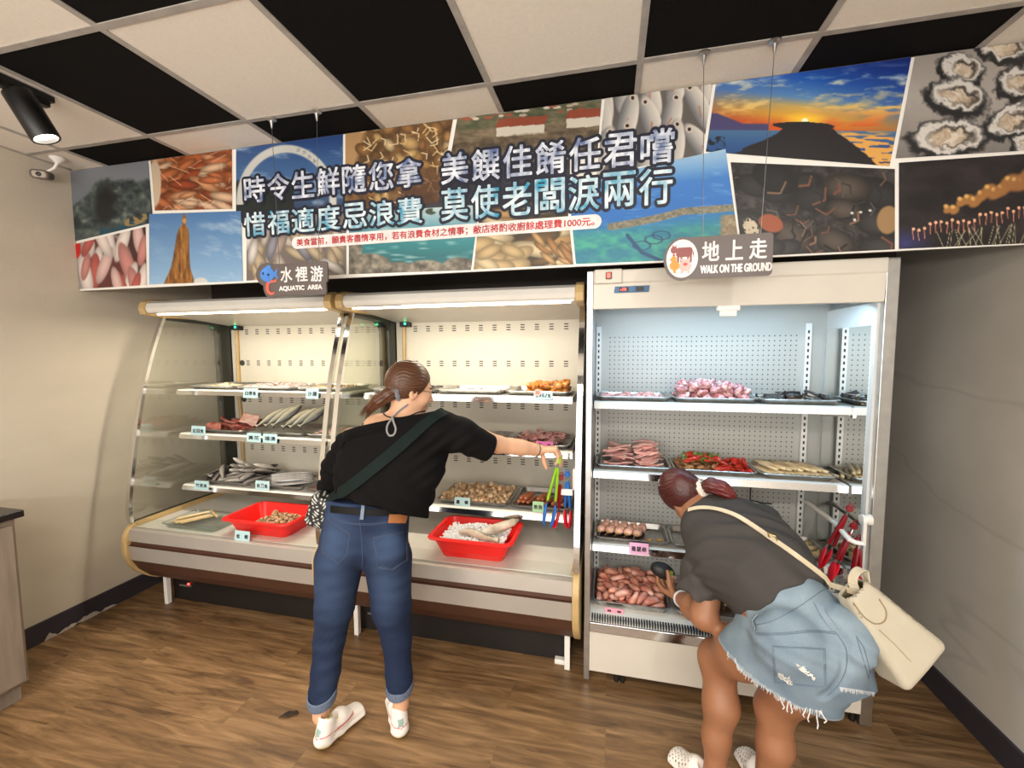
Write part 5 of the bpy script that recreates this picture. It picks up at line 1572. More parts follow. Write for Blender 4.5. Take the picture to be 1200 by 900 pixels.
    81: [-971,-646,85,5,2,85,102,1,-199,-532,71,5,2,167,85,1,544,-780,84,5,4,259,100,1,1304,-777,103,39,10,-177,91,0,-1029,-141,89,7,5,114,106,1,-121,99,102,-11,3,40,88,0,510,-29,92,7,6,90,111,1,1278,-26,132,-7,-7,59,114,0,-728,837,72,7,5,9,86,1,119,642,105,-17,5,129,88,2,476,776,122,34,14,-105,108,2,1353,690,102,-10,-10,164,86,2,-608,-544,139,26,48,-161,112,1,126,-759,132,-17,5,140,111,2,481,-469,110,-17,5,-28,93,2,951,-438,110,-15,6,-225,92,2,-566,-161,109,-16,5,-284,92,2,-45,-282,102,-8,-6,-38,88,0,737,-197,182,34,55,27,105,0,1102,356,152,81,12,-241,98,1,-1022,421,92,7,5,97,111,1,-264,518,118,15,36,277,109,1,426,503,201,-42,60,-289,105,1,910,715,89,7,5,-144,108,1,-363,-848,165,-62,32,-274,93,0,-109,-535,258,39,31,267,100,1,773,-757,231,11,4,-142,88,2,1024,-831,128,36,57,-177,93,1,-684,180,123,34,9,93,111,0,-417,59,295,-24,309,42,107,0,84,-65,248,208,30,-83,104,1,1066,-330,290,15,13,132,108,1,-287,841,105,39,10,-20,92,0,-637,597,118,73,19,39,95,0,274,238,271,-8,31,249,114,2,769,344,150,221,2,159,110,0,-738,-850,157,55,-32,71,109,1,-241,-237,289,45,17,257,95,0,448,-743,288,27,1,-162,96,2,1258,-453,139,-81,232,-148,86,1],
    82: [-1133,861,108,79,-20,3,100,0,-203,659,125,21,-43,128,102,0,-1319,507,250,-3,6,-161,109,0,-596,767,93,79,-20,59,86,0,-976,521,263,-16,9,-149,112,0,-559,425,181,34,0,-218,91,0,-779,833,512,64,39,19,115,0,-181,635,383,65,-2,-164,109,0,-1243,457,481,33,1,-160,96,0,-346,306,492,66,44,-277,96,0,-827,444,634,200,-42,65,109,0,-530,544,496,-19,-90,69,100,0],
    91: [-1597,-1103,158,-64,8,-156,106,0,-497,-1359,105,-3,1,-285,93,0,654,-1171,122,-4,1,-125,108,0,1332,-1320,120,57,-3,-278,109,1,-1605,-301,103,-4,1,-161,90,0,-605,-747,104,2,3,1,93,0,615,-171,96,-1,-1,-92,87,2,1276,-419,120,7,-1,-288,108,2,-1203,314,116,-4,1,174,102,0,-292,353,117,-2,-1,-287,107,2,429,730,100,-5,0,34,88,0,1411,55,117,-5,0,78,103,0,-1380,1252,148,-106,304,59,105,0,-339,1375,103,1,-1,-5,94,2,484,1233,113,-1,-1,86,104,2,1298,1313,120,21,0,-18,104,1,-1034,-1214,100,1,-1,-194,91,2,-723,-1206,269,23,46,89,114,2,310,-1169,106,35,0,-104,94,0,1296,-833,120,42,-2,290,106,1,-1383,-604,306,7,-60,-234,114,2,-11,-180,110,1,3,-137,99,0,444,-364,159,-68,-12,212,102,2,1445,-147,329,-28,-27,-237,88,0,-1499,456,299,-37,-35,139,108,2,-354,652,116,-2,-1,27,107,2,464,367,117,-4,2,-268,105,1,1241,705,118,-2,2,30,106,1,-1396,902,114,46,-1,-248,103,0,-266,1119,160,-61,6,310,108,0,685,1439,356,50,-4,311,87,1,1029,1081,140,130,1,-13,111,0,-1168,-925,132,-66,2,122,87,2,-122,-865,156,-54,-15,-152,94,1,383,-742,254,43,56,286,93,2,978,-993,236,8,-70,238,87,0,-881,-341,196,105,30,250,89,2,-530,-256,115,52,-3,225,100,2,758,-369,334,33,-22,183,108,2,935,-61,198,43,-38,-112,96,1,-928,346,104,-1,-1,-139,95,2,-204,260,387,-40,-9,-296,93,0,490,616,328,31,11,55,110,1,1418,543,270,-38,55,-239,98,2,-1402,1108,382,49,-15,74,101,0,-860,1103,114,54,-1,172,105,0,441,1023,342,28,8,-236,86,2,1319,913,374,38,19,14,101,2,-1121,-1138,347,32,7,111,109,1,-384,-1139,355,53,-18,-177,101,2,139,-1226,359,212,-70,69,113,1,1054,-1269,385,64,-12,47,109,0,-748,-126,381,27,-28,-96,89,2,-276,-258,296,-21,-17,-106,102,2,147,-319,344,-18,-16,183,86,1,1367,6,482,62,20,-278,88,0,-1356,94,412,-24,-9,-291,94,2,-298,487,400,-82,308,19,106,1,430,149,346,184,-11,3,88,1,1030,300,358,37,-10,288,95,2,-1119,956,483,36,-63,188,112,1,-385,1340,416,-73,300,-20,110,0,-107,948,442,-19,9,273,96,2,1297,1368,418,18,21,26,93,0,-1053,-640,538,-58,9,-65,112,0,-33,-1010,474,123,-21,-183,108,2,582,-1231,444,115,39,-231,109,0,1346,-794,433,5,18,277,100,1,-1411,-269,339,106,14,50,94,1,-259,-19,510,38,3,311,91,0,302,-245,558,-2,41,-106,114,1,970,-217,495,41,2,186,90,1,-1317,375,470,54,51,34,98,1,-312,369,596,58,-11,14,86,2,392,324,570,117,0,36,96,2,1325,360,549,19,40,-7,102,1,-869,1249,471,239,-48,-102,95,2,-563,981,336,7,9,227,86,2,363,1337,564,79,12,274,110,0,992,636,474,-87,-17,-306,93,0,-786,-1060,590,159,21,41,97,1,-263,-850,597,88,-23,-197,94,2,-382,-1440,684,-151,291,1,106,1,848,-741,575,43,1,-67,107,0,-877,-296,488,124,-30,-95,88,2,-456,-554,463,89,31,-207,101,1,214,-602,595,47,-6,232,99,1,1444,-530,424,31,78,-58,103,1,-868,422,388,78,41,119,85,0,-604,68,676,11,-29,19,103,2,521,885,601,106,24,39,114,2,1357,1143,594,108,-30,-280,104,1,-916,600,654,61,12,2,111,1,-440,1014,599,0,-11,169,90,1,81,1115,598,129,8,-22,91,1],
    101: [-580,-657,124,0,-4,81,114,2,-47,-364,110,0,-47,112,106,1,238,-654,111,0,-9,-254,101,1,1059,-668,107,0,-4,-26,98,2,1489,-668,97,0,-47,-157,93,3,-543,-277,109,6,21,314,92,0,-263,-103,106,0,25,-276,90,0,272,-120,120,0,-4,-189,110,3,1174,-205,110,0,-4,-244,101,0,1471,-45,108,0,-4,-180,98,0,-827,558,159,51,-129,264,106,1,-281,237,124,0,-4,275,114,2,536,342,91,0,-47,209,87,2,1006,532,107,0,-4,211,98,2,1536,245,106,0,-4,166,97,3,-802,877,100,0,-4,96,91,2,-142,879,106,0,-4,288,97,0,535,670,93,0,-47,-88,89,0,1176,858,115,1,-4,60,105,1,1527,897,97,0,-46,-51,92,3,-812,-464,185,-131,188,112,95,3,-170,-642,131,34,-14,-26,112,0,467,-431,111,0,-60,-197,100,0,798,-451,114,0,-4,52,104,3,1545,-409,109,0,18,203,93,1,-487,-73,244,-44,-18,40,105,1,-16,41,93,0,-53,-250,86,1,540,92,106,-18,20,-185,88,0,830,-116,98,0,-4,36,89,0,1537,-284,295,-27,59,42,88,2,-707,234,125,0,-4,-109,115,2,-3,323,190,135,-103,157,109,2,259,229,107,0,-4,-255,97,1,836,240,117,0,-48,-276,112,2,1316,528,98,0,-4,-126,89,2,-522,586,120,0,-46,-187,114,3,39,631,102,34,-15,-18,86,3,296,885,121,-1,-4,-143,110,1,844,865,120,0,-4,-305,110,1,1542,615,165,177,-45,-90,100,1,-344,-383,141,159,-44,-167,85,3,-336,-681,292,-22,-27,305,92,1,306,-653,342,2,-108,-241,115,0,858,-670,237,25,8,-125,87,1,1326,-469,245,71,-36,-107,107,1,-332,-74,461,-4,-20,40,93,1,226,-315,321,-47,-51,292,114,0,616,-190,192,44,-16,-165,99,2,1009,-209,292,0,-99,-4,96,0,1301,-95,272,10,-7,-266,93,1,-531,252,318,18,25,134,89,2,-201,562,121,-308,-86,50,94,2,300,574,255,53,-36,27,114,3,1180,214,108,0,-4,-20,98,1,1514,339,331,-30,-49,129,108,2,-795,868,329,11,33,28,103,0,-10,866,280,1,-2,-8,108,1,531,858,285,23,-11,57,104,3,767,559,281,-17,-31,265,112,1,1246,623,293,22,-3,-198,112,2,-566,-460,292,280,5,88,87,3,-57,-724,379,27,-108,133,112,1,589,-675,93,0,-264,180,89,0,830,-432,340,30,-23,-214,95,1,1079,-465,257,5,-85,-69,86,2,-795,-132,179,58,75,-226,105,2,150,53,291,19,-33,-147,106,0,509,-60,333,9,-120,-115,110,3,811,-66,339,-71,-142,-209,94,3,1270,-299,430,-280,-35,-111,88,1,-803,242,389,211,-12,171,110,0,-254,134,328,-277,26,81,90,1,541,254,303,-16,3,281,107,1,974,366,281,262,22,-141,98,0,1526,74,291,-56,-127,-114,98,3,-464,894,97,0,-4,287,88,0,-351,816,274,-9,-11,-305,105,2,311,904,413,74,-45,-118,90,1,988,568,424,-14,-30,-49,85,2,1047,898,314,25,-266,145,108,1,-750,-696,313,-58,-248,-79,111,0,-508,-625,523,-26,-10,-48,113,0,487,-400,391,0,-234,-97,114,3,1138,-723,371,-215,-81,73,112,1,1503,-452,522,60,42,34,108,2,-625,-13,386,-84,-94,108,92,1,-142,-190,317,274,-28,103,104,1,665,208,480,50,-24,42,101,0,1030,54,257,-35,-98,208,95,2,1247,-4,466,-10,-88,-80,103,3,-617,564,363,20,-280,52,101,0,-276,483,307,-13,313,11,93,1,205,364,349,142,-117,-94,102,2,1025,263,491,0,-27,-105,102,0,1256,244,349,-65,-18,196,93,3,-616,849,504,40,-95,210,114,2,127,876,528,34,21,-259,104,1,452,445,483,-27,-214,193,96,3,814,865,458,-77,-30,110,96,3,1294,723,477,29,-102,-212,89,1,-673,-304,410,-11,-136,-80,101,3,-362,-327,392,-37,-67,-168,87,2,596,-681,393,149,-55,-56,112,2,650,-466,550,-215,-111,85,87,2,1519,-718,372,-59,-131,-88,102,3,-846,-97,395,-32,-101,28,101,0,85,-63,510,19,-271,100,95,1,-54,-468,403,-110,-236,-76,100,2,668,-158,604,-311,-9,-40,108,3,988,-334,534,17,-13,-186,108,1,-358,331,475,23,-35,-178,90,2,15,182,452,-14,-185,-96,92,0,591,709,499,281,-44,111,111,2,351,85,477,-49,-32,-29,93,2,1526,-137,443,-4,-120,-162,100,3,-462,596,533,77,-69,207,109,3,-243,886,466,-40,1,-105,103,2,1,597,416,-204,-187,44,107,1,1415,898,339,-14,-102,170,109,1,1599,668,429,74,-89,253,96,2],
}


def lay(mesh_list, name, n, area, foot, label, cat, group, seed, *a, **k):
    """Copies of a few piece meshes, each at the pose in which it came to rest in its tray."""
    x0, x1, y0, y1, z = area
    h_ = HEAPS[seed]
    out = []
    for i in range(0, len(h_), 8):
        q = h_[i:i + 8]
        o = bpy.data.objects.new(name, mesh_list[q[7]])
        COL.objects.link(o)
        o.location = ((x0 + x1) / 2 + q[0] * 1e-4, (y0 + y1) / 2 + q[1] * 1e-4, z + q[2] * 1e-4)
        o.rotation_euler = (q[3] * .01, q[4] * .01, q[5] * .01)
        o.scale = (q[6] * .01,) * 3
        tag(o, label, cat, group)
        out.append(o)
    return out


def strew(mesh_list, name, n, area, foot, step, label, cat, group, seed, region=(0, 1, 0, 1), ang=(0, 6.28), H={}):
    """Limp slices strewn one over the other: each lies on the highest slice below it."""
    r = random.Random(seed)
    x0, x1, y0, y1, z = area
    c = .008
    key = (x0, y0, z)
    nx, ny = int((x1 - x0) / c) + 2, int((y1 - y0) / c) + 2
    Hm = H.setdefault(key, np.zeros((ny, nx)))
    gx, gy = np.meshgrid(x0 + c * np.arange(nx), y0 + c * np.arange(ny))
    a_, b_ = foot
    xa, xb = x0 + region[0] * (x1 - x0), x0 + region[1] * (x1 - x0)
    ya, yb = y0 + region[2] * (y1 - y0), y0 + region[3] * (y1 - y0)
    for k in range(n):
        best = None
        for q in range(4):
            an = r.uniform(*ang)
            ex = abs(math.cos(an)) * a_ + abs(math.sin(an)) * b_ + .007
            ey = abs(math.sin(an)) * a_ + abs(math.cos(an)) * b_ + .007
            x = xa + ex + r.uniform(0, 1) * max(xb - xa - 2 * ex, .001)
            y = ya + ey + r.uniform(0, 1) * max(yb - ya - 2 * ey, .001)
            dx, dy = gx - x, gy - y
            fp = ((dx * math.cos(an) + dy * math.sin(an)) / (a_ + .004)) ** 2 + ((dy * math.cos(an) - dx * math.sin(an)) / (b_ + .004)) ** 2 < 1
            zz = float(Hm[fp].max()) if fp.any() else 0
            if best is None or zz < best[0]:
                best = (zz, x, y, an, fp)
        zz, x, y, an, fp = best
        Hm[fp] = zz + step
        o = bpy.data.objects.new(name, mesh_list[r.randrange(len(mesh_list))])
        COL.objects.link(o)
        o.location = (x, y, z + zz + .0112)
        o.rotation_euler = (0, 0, an)
        tag(o, label, cat, group)


def fan(mesh_list, name, places, label, cat, group):
    """Copies set one by one: (x, y, z, rx, ry, rz, scale)."""
    r = random.Random(3)
    for k, (x, y, z, rx, ry, rz, sc) in enumerate(places):
        o = bpy.data.objects.new(name, mesh_list[k % len(mesh_list)])
        COL.objects.link(o)
        o.location = (x, y, z)
        o.rotation_euler = (rx, ry, rz)
        o.scale = (sc, sc, sc)
        tag(o, label, cat, group)


FY0, FY1 = 2.305, 2.655
A1, A2, A3 = SHELF_Z
# ---- fridge beside the cream wall, top shelf
rear = [(-2.70, -2.24), (-2.235, -1.78)]
ar = tray(-2.815, -2.45, FY0, FY1, A1, 'steel tray of pale yellow pieces on the top shelf nearest the cream wall')
lay([chunk('pale_piece', (.026, .017, .011), [(222, 200, 150), (240, 226, 188), (200, 168, 112)], s) for s in (1, 2)], 'seafood_piece', 16, ar, (.028, .018, .011), 'pale yellow seafood piece in the tray nearest the cream wall', 'seafood', 'pale yellow pieces', 11, (0.2, .9, 0, .6), .4)
ar = tray(-2.442, -1.982, FY0, FY1, A1, 'steel tray heaped with grey pink fish pieces on the top shelf')
lay([chunk('grey_piece', (.034, .022, .014), [(170, 140, 132), (214, 194, 188), (130, 112, 112), (226, 208, 200)], s) for s in (3, 4, 5)], 'fish_piece', 44, ar, (.036, .023, .014), 'grey pink piece of raw fish in the heaped top-shelf tray', 'fish', 'grey pink fish pieces', 12, (0, 1, 0, 1), .35)
ar = tray(-1.974, -1.61, FY0, FY1, A1, 'steel tray of beige pieces on the top shelf behind the chrome bar')
lay([chunk('beige_piece', (.034, .016, .011), [(214, 180, 130), (196, 150, 104), (236, 214, 176)], s) for s in (6, 7)], 'seafood_piece', 20, ar, (.036, .017, .011), 'beige seafood piece in the tray behind the chrome bar', 'seafood', 'beige pieces', 13, None, .3)
# ---- second shelf
ar = tray(-2.752, -2.372, FY0, FY1, A2, 'steel tray of red fish fillets on the second shelf nearest the cream wall')
lay([slice_mesh('fillet', .062, .026, .012, [(186, 92, 78), (216, 140, 122), (160, 66, 58)], s, .006) for s in (1, 2, 3)], 'fish_fillet', 20, ar, (.060, .026, .010), 'red raw fish fillet in the second-shelf tray nearest the cream wall', 'fish', 'red fish fillets', 21, (0.02, 1, 0, .9), .2, ang=(-.4, .4), tilt=.18)
pale = slice_mesh('fish_steak', .052, .040, .012, [(238, 204, 186), (228, 168, 150), (246, 222, 208)], 8, .004)
fan([pale], 'fish_steak', [(-2.425, 2.42, A2 + 0.085, 1.0, .35, .5, 1.0)], 'round pale pink fish steak standing at the end of the red fillets', 'fish', None)
ar = tray(-2.362, -1.915, FY0, FY1, A2, 'steel tray of large silver fish laid slanting on the second shelf')
big = [fish_mesh('silver_fish', .27, .036, .018, (64, 64, 58), (184, 182, 164), (240, 232, 196), s) for s in (1, 2)]
pl = []
for k in range(6):
    ua = Vector((-.62, -.52, -.50 - .04 * (k % 3))).normalized()
    na = Vector((.50, -.48, .72))
    na = (na - ua * na.dot(ua)).normalized()
    ya = na.cross(ua)
    e_ = Matrix((ua, ya, na)).transposed().to_euler()
    pl.append((-2.288 + 0.068 * k, 2.455 + .008 * (k % 2), A2 + 0.094 + .010 * (k % 3), e_.x, e_.y, e_.z, .80 + .03 * (k % 3)))
fan(big, 'whole_fish', pl, 'large silver and yellow whole fish leaning in the second-shelf tray', 'fish', 'large silver fish')
ar = tray(-1.905, -1.61, FY0, FY1, A2, 'steel tray of pale pink pieces on the second shelf behind the chrome bar')
lay([chunk('pink_piece', (.030, .019, .013), [(222, 178, 160), (240, 208, 194), (196, 140, 124)], s) for s in (8, 9)], 'seafood_piece', 22, ar, (.032, .020, .013), 'pale pink seafood piece on the second shelf behind the chrome bar', 'seafood', 'pale pink pieces', 23, None, .3)
# ---- third shelf
ar = tray(-2.812, -2.365, FY0, FY1, A3, 'steel tray heaped with small dark silver fish on the lowest shelf')
sm = [fish_mesh('small_fish', .20, .024, .016, (42, 40, 42), (186, 178, 168), (234, 228, 218), s) for s in (3, 4)]
lay(sm, 'whole_fish', 30, ar, (.088, .022, .0145), 'small dark silver fish in the heap on the lowest shelf', 'fish', 'small dark silver fish', 31, (0, 1, .02, .95), .3, ang=(0.25, 0.75), tilt=.3)
ar = tray(-2.355, -1.945, FY0, FY1, A3, 'steel tray of long thin saury on the lowest shelf behind the red basin')
lg = [fish_mesh('saury', .29, .017, .0115, (36, 42, 54), (150, 156, 164), (236, 234, 230), 5)]
pl = []
for k in range(7):
    pl.append((-2.152 - (k - 3) * .047 * .50, 2.478 + (k - 3) * .047 * .86 * .62, A3 + .0165, .12, 0, .52 + .03 * (k % 2), .93))
for k in range(6):
    pl.append((-2.146 - (k - 2.5) * .047 * .50, 2.474 + (k - 2.5) * .047 * .86 * .62, A3 + .0400, -.10, 0, .49 + .06 * (k % 2), .93))
fan(lg, 'whole_fish', pl, 'long thin blue-black saury on the lowest shelf', 'fish', 'long thin saury')
ar = tray(-1.935, -1.61, FY0, FY1, A3, 'steel tray of dark red pieces on the lowest shelf behind the chrome bar')
lay([chunk('dark_piece', (.034, .020, .013), [(120, 66, 60), (170, 110, 98), (90, 52, 50)], s) for s in (10, 11)], 'seafood_piece', 20, ar, (.034, .020, .013), 'dark red seafood piece on the lowest shelf behind the chrome bar', 'seafood', 'dark red pieces', 33, None, .3)
# ---- middle fridge, top shelf
ar = tray(-1.435, -1.008, FY0, FY1, A1, 'steel tray of dark shells on the top shelf behind the woman in black')
lay([chunk('dark_shell', (.030, .017, .012), [(40, 36, 34), (86, 78, 72), (24, 22, 24)], s) for s in (12, 13)], 'mussel', 38, ar, (.032, .018, .012), 'dark shell in the top-shelf tray behind the woman in black', 'shellfish', 'dark shells', 41, None, .3)
ar = tray(-1.000, -0.592, FY0, FY1, A1, 'steel tray of pale pinkish squid pieces on the middle fridge top shelf')
lay([chunk('squid_piece', (.030, .012, .009), [(196, 172, 176), (224, 206, 206), (164, 138, 146)], s) for s in (14, 15, 16)], 'squid_piece', 46, ar, (.031, .013, .009), 'pale pinkish squid piece on the middle fridge top shelf', 'seafood', 'pale squid pieces', 42, (.15, .95, .0, .75), .3)
ar = tray(-0.585, -0.205, FY0, FY1, A1, 'steel tray with fried orange pieces at one end of the middle top shelf')
lay([chunk('fried_piece', (.030, .020, .020), [(196, 112, 38), (226, 150, 66), (150, 78, 24), (236, 178, 96)], s, .42, 3.2, 3) for s in (17, 18, 19)], 'fried_piece', 34, ar, (.030, .021, .018), 'crisp orange fried piece on the middle fridge top shelf', 'fried seafood', 'orange fried pieces', 43, (.28, 1, .0, .8), .15)
# ---- second shelf
ar = tray(-1.02, -0.590, FY0, FY1, A2, 'steel tray of mixed white shellfish beyond the outstretched arm')
lay([clam_mesh('white_clam', .020, [(236, 226, 208), (190, 160, 128), (120, 96, 78)], s) for s in (1, 2)], 'shellfish', 44, ar, (.021, .017, .011), 'white and brown shellfish in the tray beyond the outstretched arm', 'shellfish', 'white shellfish', 51, None, .25)
ar = tray(-0.582, -0.210, FY0, FY1, A2, 'steel tray of pink red sliced meat above the reaching hand')
strew([slice_mesh('pink_slice', .042, .020, .004, [(220, 108, 110), (240, 166, 162), (250, 216, 208), (206, 86, 92)], s, .0055, .4) for s in (4, 5, 6)], 'meat_slice', 40, ar, (.042, .020), .0080, 'pink red slice in the tray above the reaching hand', 'meat', 'pink red slices', 52)
# ---- third shelf
ar = tray(-1.012, -0.562, FY0, FY1, A3, 'steel tray filled with brown and cream sea snails above the ice basin')
lay([snail_mesh('sea_snail', .023, [(246, 218, 172), (228, 178, 118), (160, 98, 52), (250, 234, 204), (236, 190, 130)], s) for s in (1, 2, 3)], 'sea_snail', 135, ar, (.023, .016, .016), 'brown and cream sea snail in the tray above the ice basin', 'sea snail', 'brown and cream sea snails', 61, None, .3)
ar = tray(-0.555, -0.205, FY0, FY1, A3, 'steel tray of sausages in bunches behind the hanging tongs')
sau = [sweep_food('sausage', [(-.058, 0, .002), (-.052, 0, 0), (-.03, .002, -.002), (0, .003, -.002), (.03, .002, -.002), (.052, 0, 0), (.058, 0, .002)], [.003, .010, .0125, .013, .0125, .010, .003], [(206, 112, 74), (228, 148, 104), (180, 82, 50)], s) for s in (1, 2)]
pl = []
for g_, gx in enumerate((-0.475, -0.372, -0.272)):
    for k, (ox, oz) in enumerate(((-.0285, 0), (0, 0), (.0285, 0), (-.0142, .0238), (.0142, .0238))):
        pl.append((gx + ox, 2.44 + .004 * (k % 2), A3 + .0165 + oz, 0, -.02, 1.22, 1.0))
fan(sau, 'sausage', pl, 'orange brown sausage in the bunches behind the hanging tongs', 'sausage', 'orange brown sausages')
# ---- upright cooler
KY0, KY1 = 2.222, 2.468
C1_, C2_, C3_, C4_ = 1.405, 1.045, 0.655, 0.355
ar = tray(-0.074, 0.304, KY0, KY1, C1_, 'steel tray thinly covered with pink meat pieces on the cooler top shelf')
lay([chunk('pink_meat', (.024, .016, .010), [(214, 128, 130), (238, 186, 180), (186, 90, 96)], s) for s in (21, 22)], 'meat_piece', 48, ar, (.025, .017, .010), 'small pink meat piece in the thin layer on the cooler top shelf', 'meat', 'small pink meat pieces', 71, None, .2)
ar = tray(0.306, 0.698, KY0, KY1, C1_, 'steel tray piled high with pink meat chunks in the middle of the cooler top shelf')
lay([chunk('meat_chunk', (.0288, .0230, .0182), [(206, 112, 124), (236, 178, 178), (176, 78, 92), (250, 226, 220), (214, 130, 140), (240, 190, 190)], s, .36, 5.2, 3) for s in (23, 24, 25)], 'meat_chunk', 58, ar, (.030, .024, .018), 'pink meat chunk in the high pile on the cooler top shelf', 'meat', 'pink meat chunks', 72, (0, 1, 0, 1), .55)
ar = tray(0.700, 1.045, KY0, KY1, C1_, 'steel tray of dark rectangular cakes on the cooler top shelf')
bc = [MB().box(-.030, .030, -.020, .020, -.006, .006)]


def slab_mesh(name, a, b, t, top, edge):
    bm = bmesh.new()
    bmesh.ops.create_cube(bm, size=1)
    for v in bm.verts:
        v.co = (v.co.x * 2 * a, v.co.y * 2 * b, v.co.z * 2 * t)
    bmesh.ops.bevel(bm, geom=bm.edges[:], offset=min(t, .004) * .6, segments=2, affect='EDGES')
    V = np.array([v.co[:] for v in bm.verts])
    F = [tuple(v.index for v in f.verts) for f in bm.faces]
    bm.free()
    e_ = (np.abs(V[:, 1]) > b * 0.9)[:, None]
    return food_mesh(name, V, F, np.where(e_, lin(edge), lin(top)))


lay([slab_mesh('dark_cake', .034, .019, .007, (50, 40, 38), (206, 190, 170)), slab_mesh('dark_cake', .030, .019, .006, (38, 32, 32), (180, 160, 140))], 'dark_cake', 40, ar, (.034, .020, .0075), 'dark rectangular cake with a pale edge on the cooler top shelf', 'food', 'dark rectangular cakes', 73, (0, 1, 0, 1), .45, tilt=.15)
ar = tray(-0.072, 0.313, KY0, KY1, C2_, 'steel tray heaped with streaky pink meat slices on the cooler second shelf')
stk_ = [slice_mesh('streaky_slice', .062, .019, .004, [(222, 122, 118), (250, 222, 214), (230, 156, 150), (252, 238, 230)], s, .0060, .65) for s in (11, 12, 13)]
strew(stk_, 'meat_slice', 26, ar, (.062, .019), .0070, 'streaky pink meat slice in the heap on the cooler second shelf', 'meat', 'streaky pink meat slices', 74, (0, .60, 0, 1), (-.6, .6))
strew(stk_, 'meat_slice', 26, ar, (.062, .019), .0070, 'streaky pink meat slice in the heap on the cooler second shelf', 'meat', 'streaky pink meat slices', 75, (.42, 1, 0, 1), (-.2, 1.0))
ar = tray(0.317, 0.708, KY0, KY1, C2_, 'steel tray of peppers and browned meat mix in the middle of the cooler')
mix_ = [chunk('brown_meat', (.028, .018, .011), [(128, 84, 56), (170, 122, 84), (92, 60, 40)], 31), chunk('brown_meat', (.026, .016, .011), [(150, 110, 70), (190, 150, 104), (110, 74, 44)], 32)]
lay(mix_, 'meat_piece', 44, ar, (.028, .018, .011), 'browned meat piece among the peppers in the cooler', 'meat', 'browned meat pieces', 75, (0, .72, 0, 1), .3)
pep = [slice_mesh('red_pepper', .036, .014, .005, [(206, 40, 34), (226, 74, 54), (170, 26, 26)], 41, .010)]
lay(pep, 'red_pepper_strip', 20, (ar[0], ar[1], ar[2], ar[3], ar[4] + .004), (.034, .014, .010), 'bright red pepper strip beside the browned meat', 'vegetable', 'red pepper strips', 76, (.58, 1, 0, .8), .3)
lay(pep, 'red_pepper_strip', 7, (ar[0], ar[1], ar[2], ar[3], ar[4] + .050), (.034, .014, .010), 'bright red pepper strip lying on top of the browned meat', 'vegetable', 'red pepper strips on the meat', 77, (.1, .6, .1, .7), .3)
grn = [slice_mesh('green_pepper', .030, .012, .004, [(88, 118, 50), (128, 152, 70), (60, 86, 36)], 42, .010)]
lay(grn, 'green_pepper_strip', 12, (ar[0], ar[1], ar[2], ar[3], ar[4] + .046), (.028, .012, .009), 'green pepper strip lying among the browned meat', 'vegetable', 'green pepper strips', 78, (.05, .7, .1, .95), .2)
ar = tray(0.712, 1.048, KY0, KY1, C2_, 'steel tray of long pale tofu skin rolls on the cooler second shelf')
rol = [sweep_food('tofu_roll', [(-.085, 0, 0), (-.03, .003, .002), (.03, -.002, 0), (.085, 0, .001)], [.010, .0115, .0115, .009], [(230, 208, 158), (246, 232, 196), (188, 152, 96)], s, 8, .8) for s in (1, 2)]
pl = []
for k in range(12):
    pl.append((0.745 + .0262 * k, 2.345 + .006 * (k % 3), C2_ + .0145, 0, 0, 1.95, .98))
for k in range(9):
    pl.append((0.775 + .0270 * k, 2.352 + .008 * (k % 2), C2_ + .0355 + .003 * (k % 2), .06 * ((k * 5) % 3 - 1), -.02, 1.93 + .05 * ((k * 7) % 4), .95))
fan(rol, 'tofu_skin_roll', pl, 'long pale tofu skin roll lying slanted on the cooler second shelf', 'tofu roll', 'pale tofu skin rolls')
# ---- skewers


def skewer(loc, rot, label, group, meat, first=[None]):
    if first[0] is None or first[0].get('meat') != meat:
        r = empty('meat_skewer', loc, label, 'skewer', group)
        r['meat'] = meat
        MB().tube([(-.11 + loc[0], loc[1], loc[2]), (.075 + loc[0], loc[1], loc[2])], .0016, 6).build('bamboo_stick', mat('bamboo', S(222, 186, 122), .6), r)
        for k in range(5):
            me = skew_meats[meat][k % 2]
            o = bpy.data.objects.new('meat_cube', me)
            COL.objects.link(o)
            o.parent = r
            o.location = (-.035 + .025 * k, .002 * (-1) ** k, 0)
            o.rotation_euler = (k * 1.1, 0, k)
        o = bpy.data.objects.new('yellow_end', yellow_end)
        COL.objects.link(o)
        o.parent = r
        o.location = (-.062, 0, 0)
        first[0] = r
    else:
        r = first[0].copy()
        COL.objects.link(r)
        for ch in first[0].children:
            c_ = ch.copy()
            COL.objects.link(c_)
            c_.parent = r
        r.location = loc
        r['label'] = label
        r['group'] = group
    r.rotation_euler = rot
    return r


skew_meats = [[chunk('meat_cube', (.023, .0225, .021), [(236, 164, 140), (246, 204, 184), (216, 136, 112)], s, .3) for s in (51, 52)],
              [chunk('meat_cube', (.017, .017, .015), [(120, 66, 46), (158, 94, 66), (92, 48, 34)], s, .3) for s in (53, 54)]]
yellow_end = chunk('yellow_end', (.010, .007, .006), [(226, 170, 60), (240, 200, 100)], 55, .1)
ar = tray(-0.074, 0.313, KY0, KY1, C3_, 'steel tray of pink meat skewers and bare metal on the cooler third shelf')
for k in range(5):
    skewer((-0.028 + 0.048 * k, 2.352 - .004 * k, C3_ + .030), (0, .03, 1.25), 'pink meat skewer with bamboo stick and yellow tip on the third shelf', 'pink meat skewers', 0)
fan([yellow_end], 'yellow_piece', [(0.215, 2.275, C3_ + .010, 0, 0, .2, 1.6), (0.265, 2.285, C3_ + .010, 0, 0, -.1, 1.6)], 'loose yellow piece on the bare end of the skewer tray', 'food', 'loose yellow pieces')
ar = tray(0.318, 0.700, KY0, KY1, C3_, 'steel tray on the cooler third shelf hidden behind the bent back')
ar = tray(0.704, 1.046, KY0, KY1, C3_, 'steel tray of cream wedges and green leaves below the red tongs')
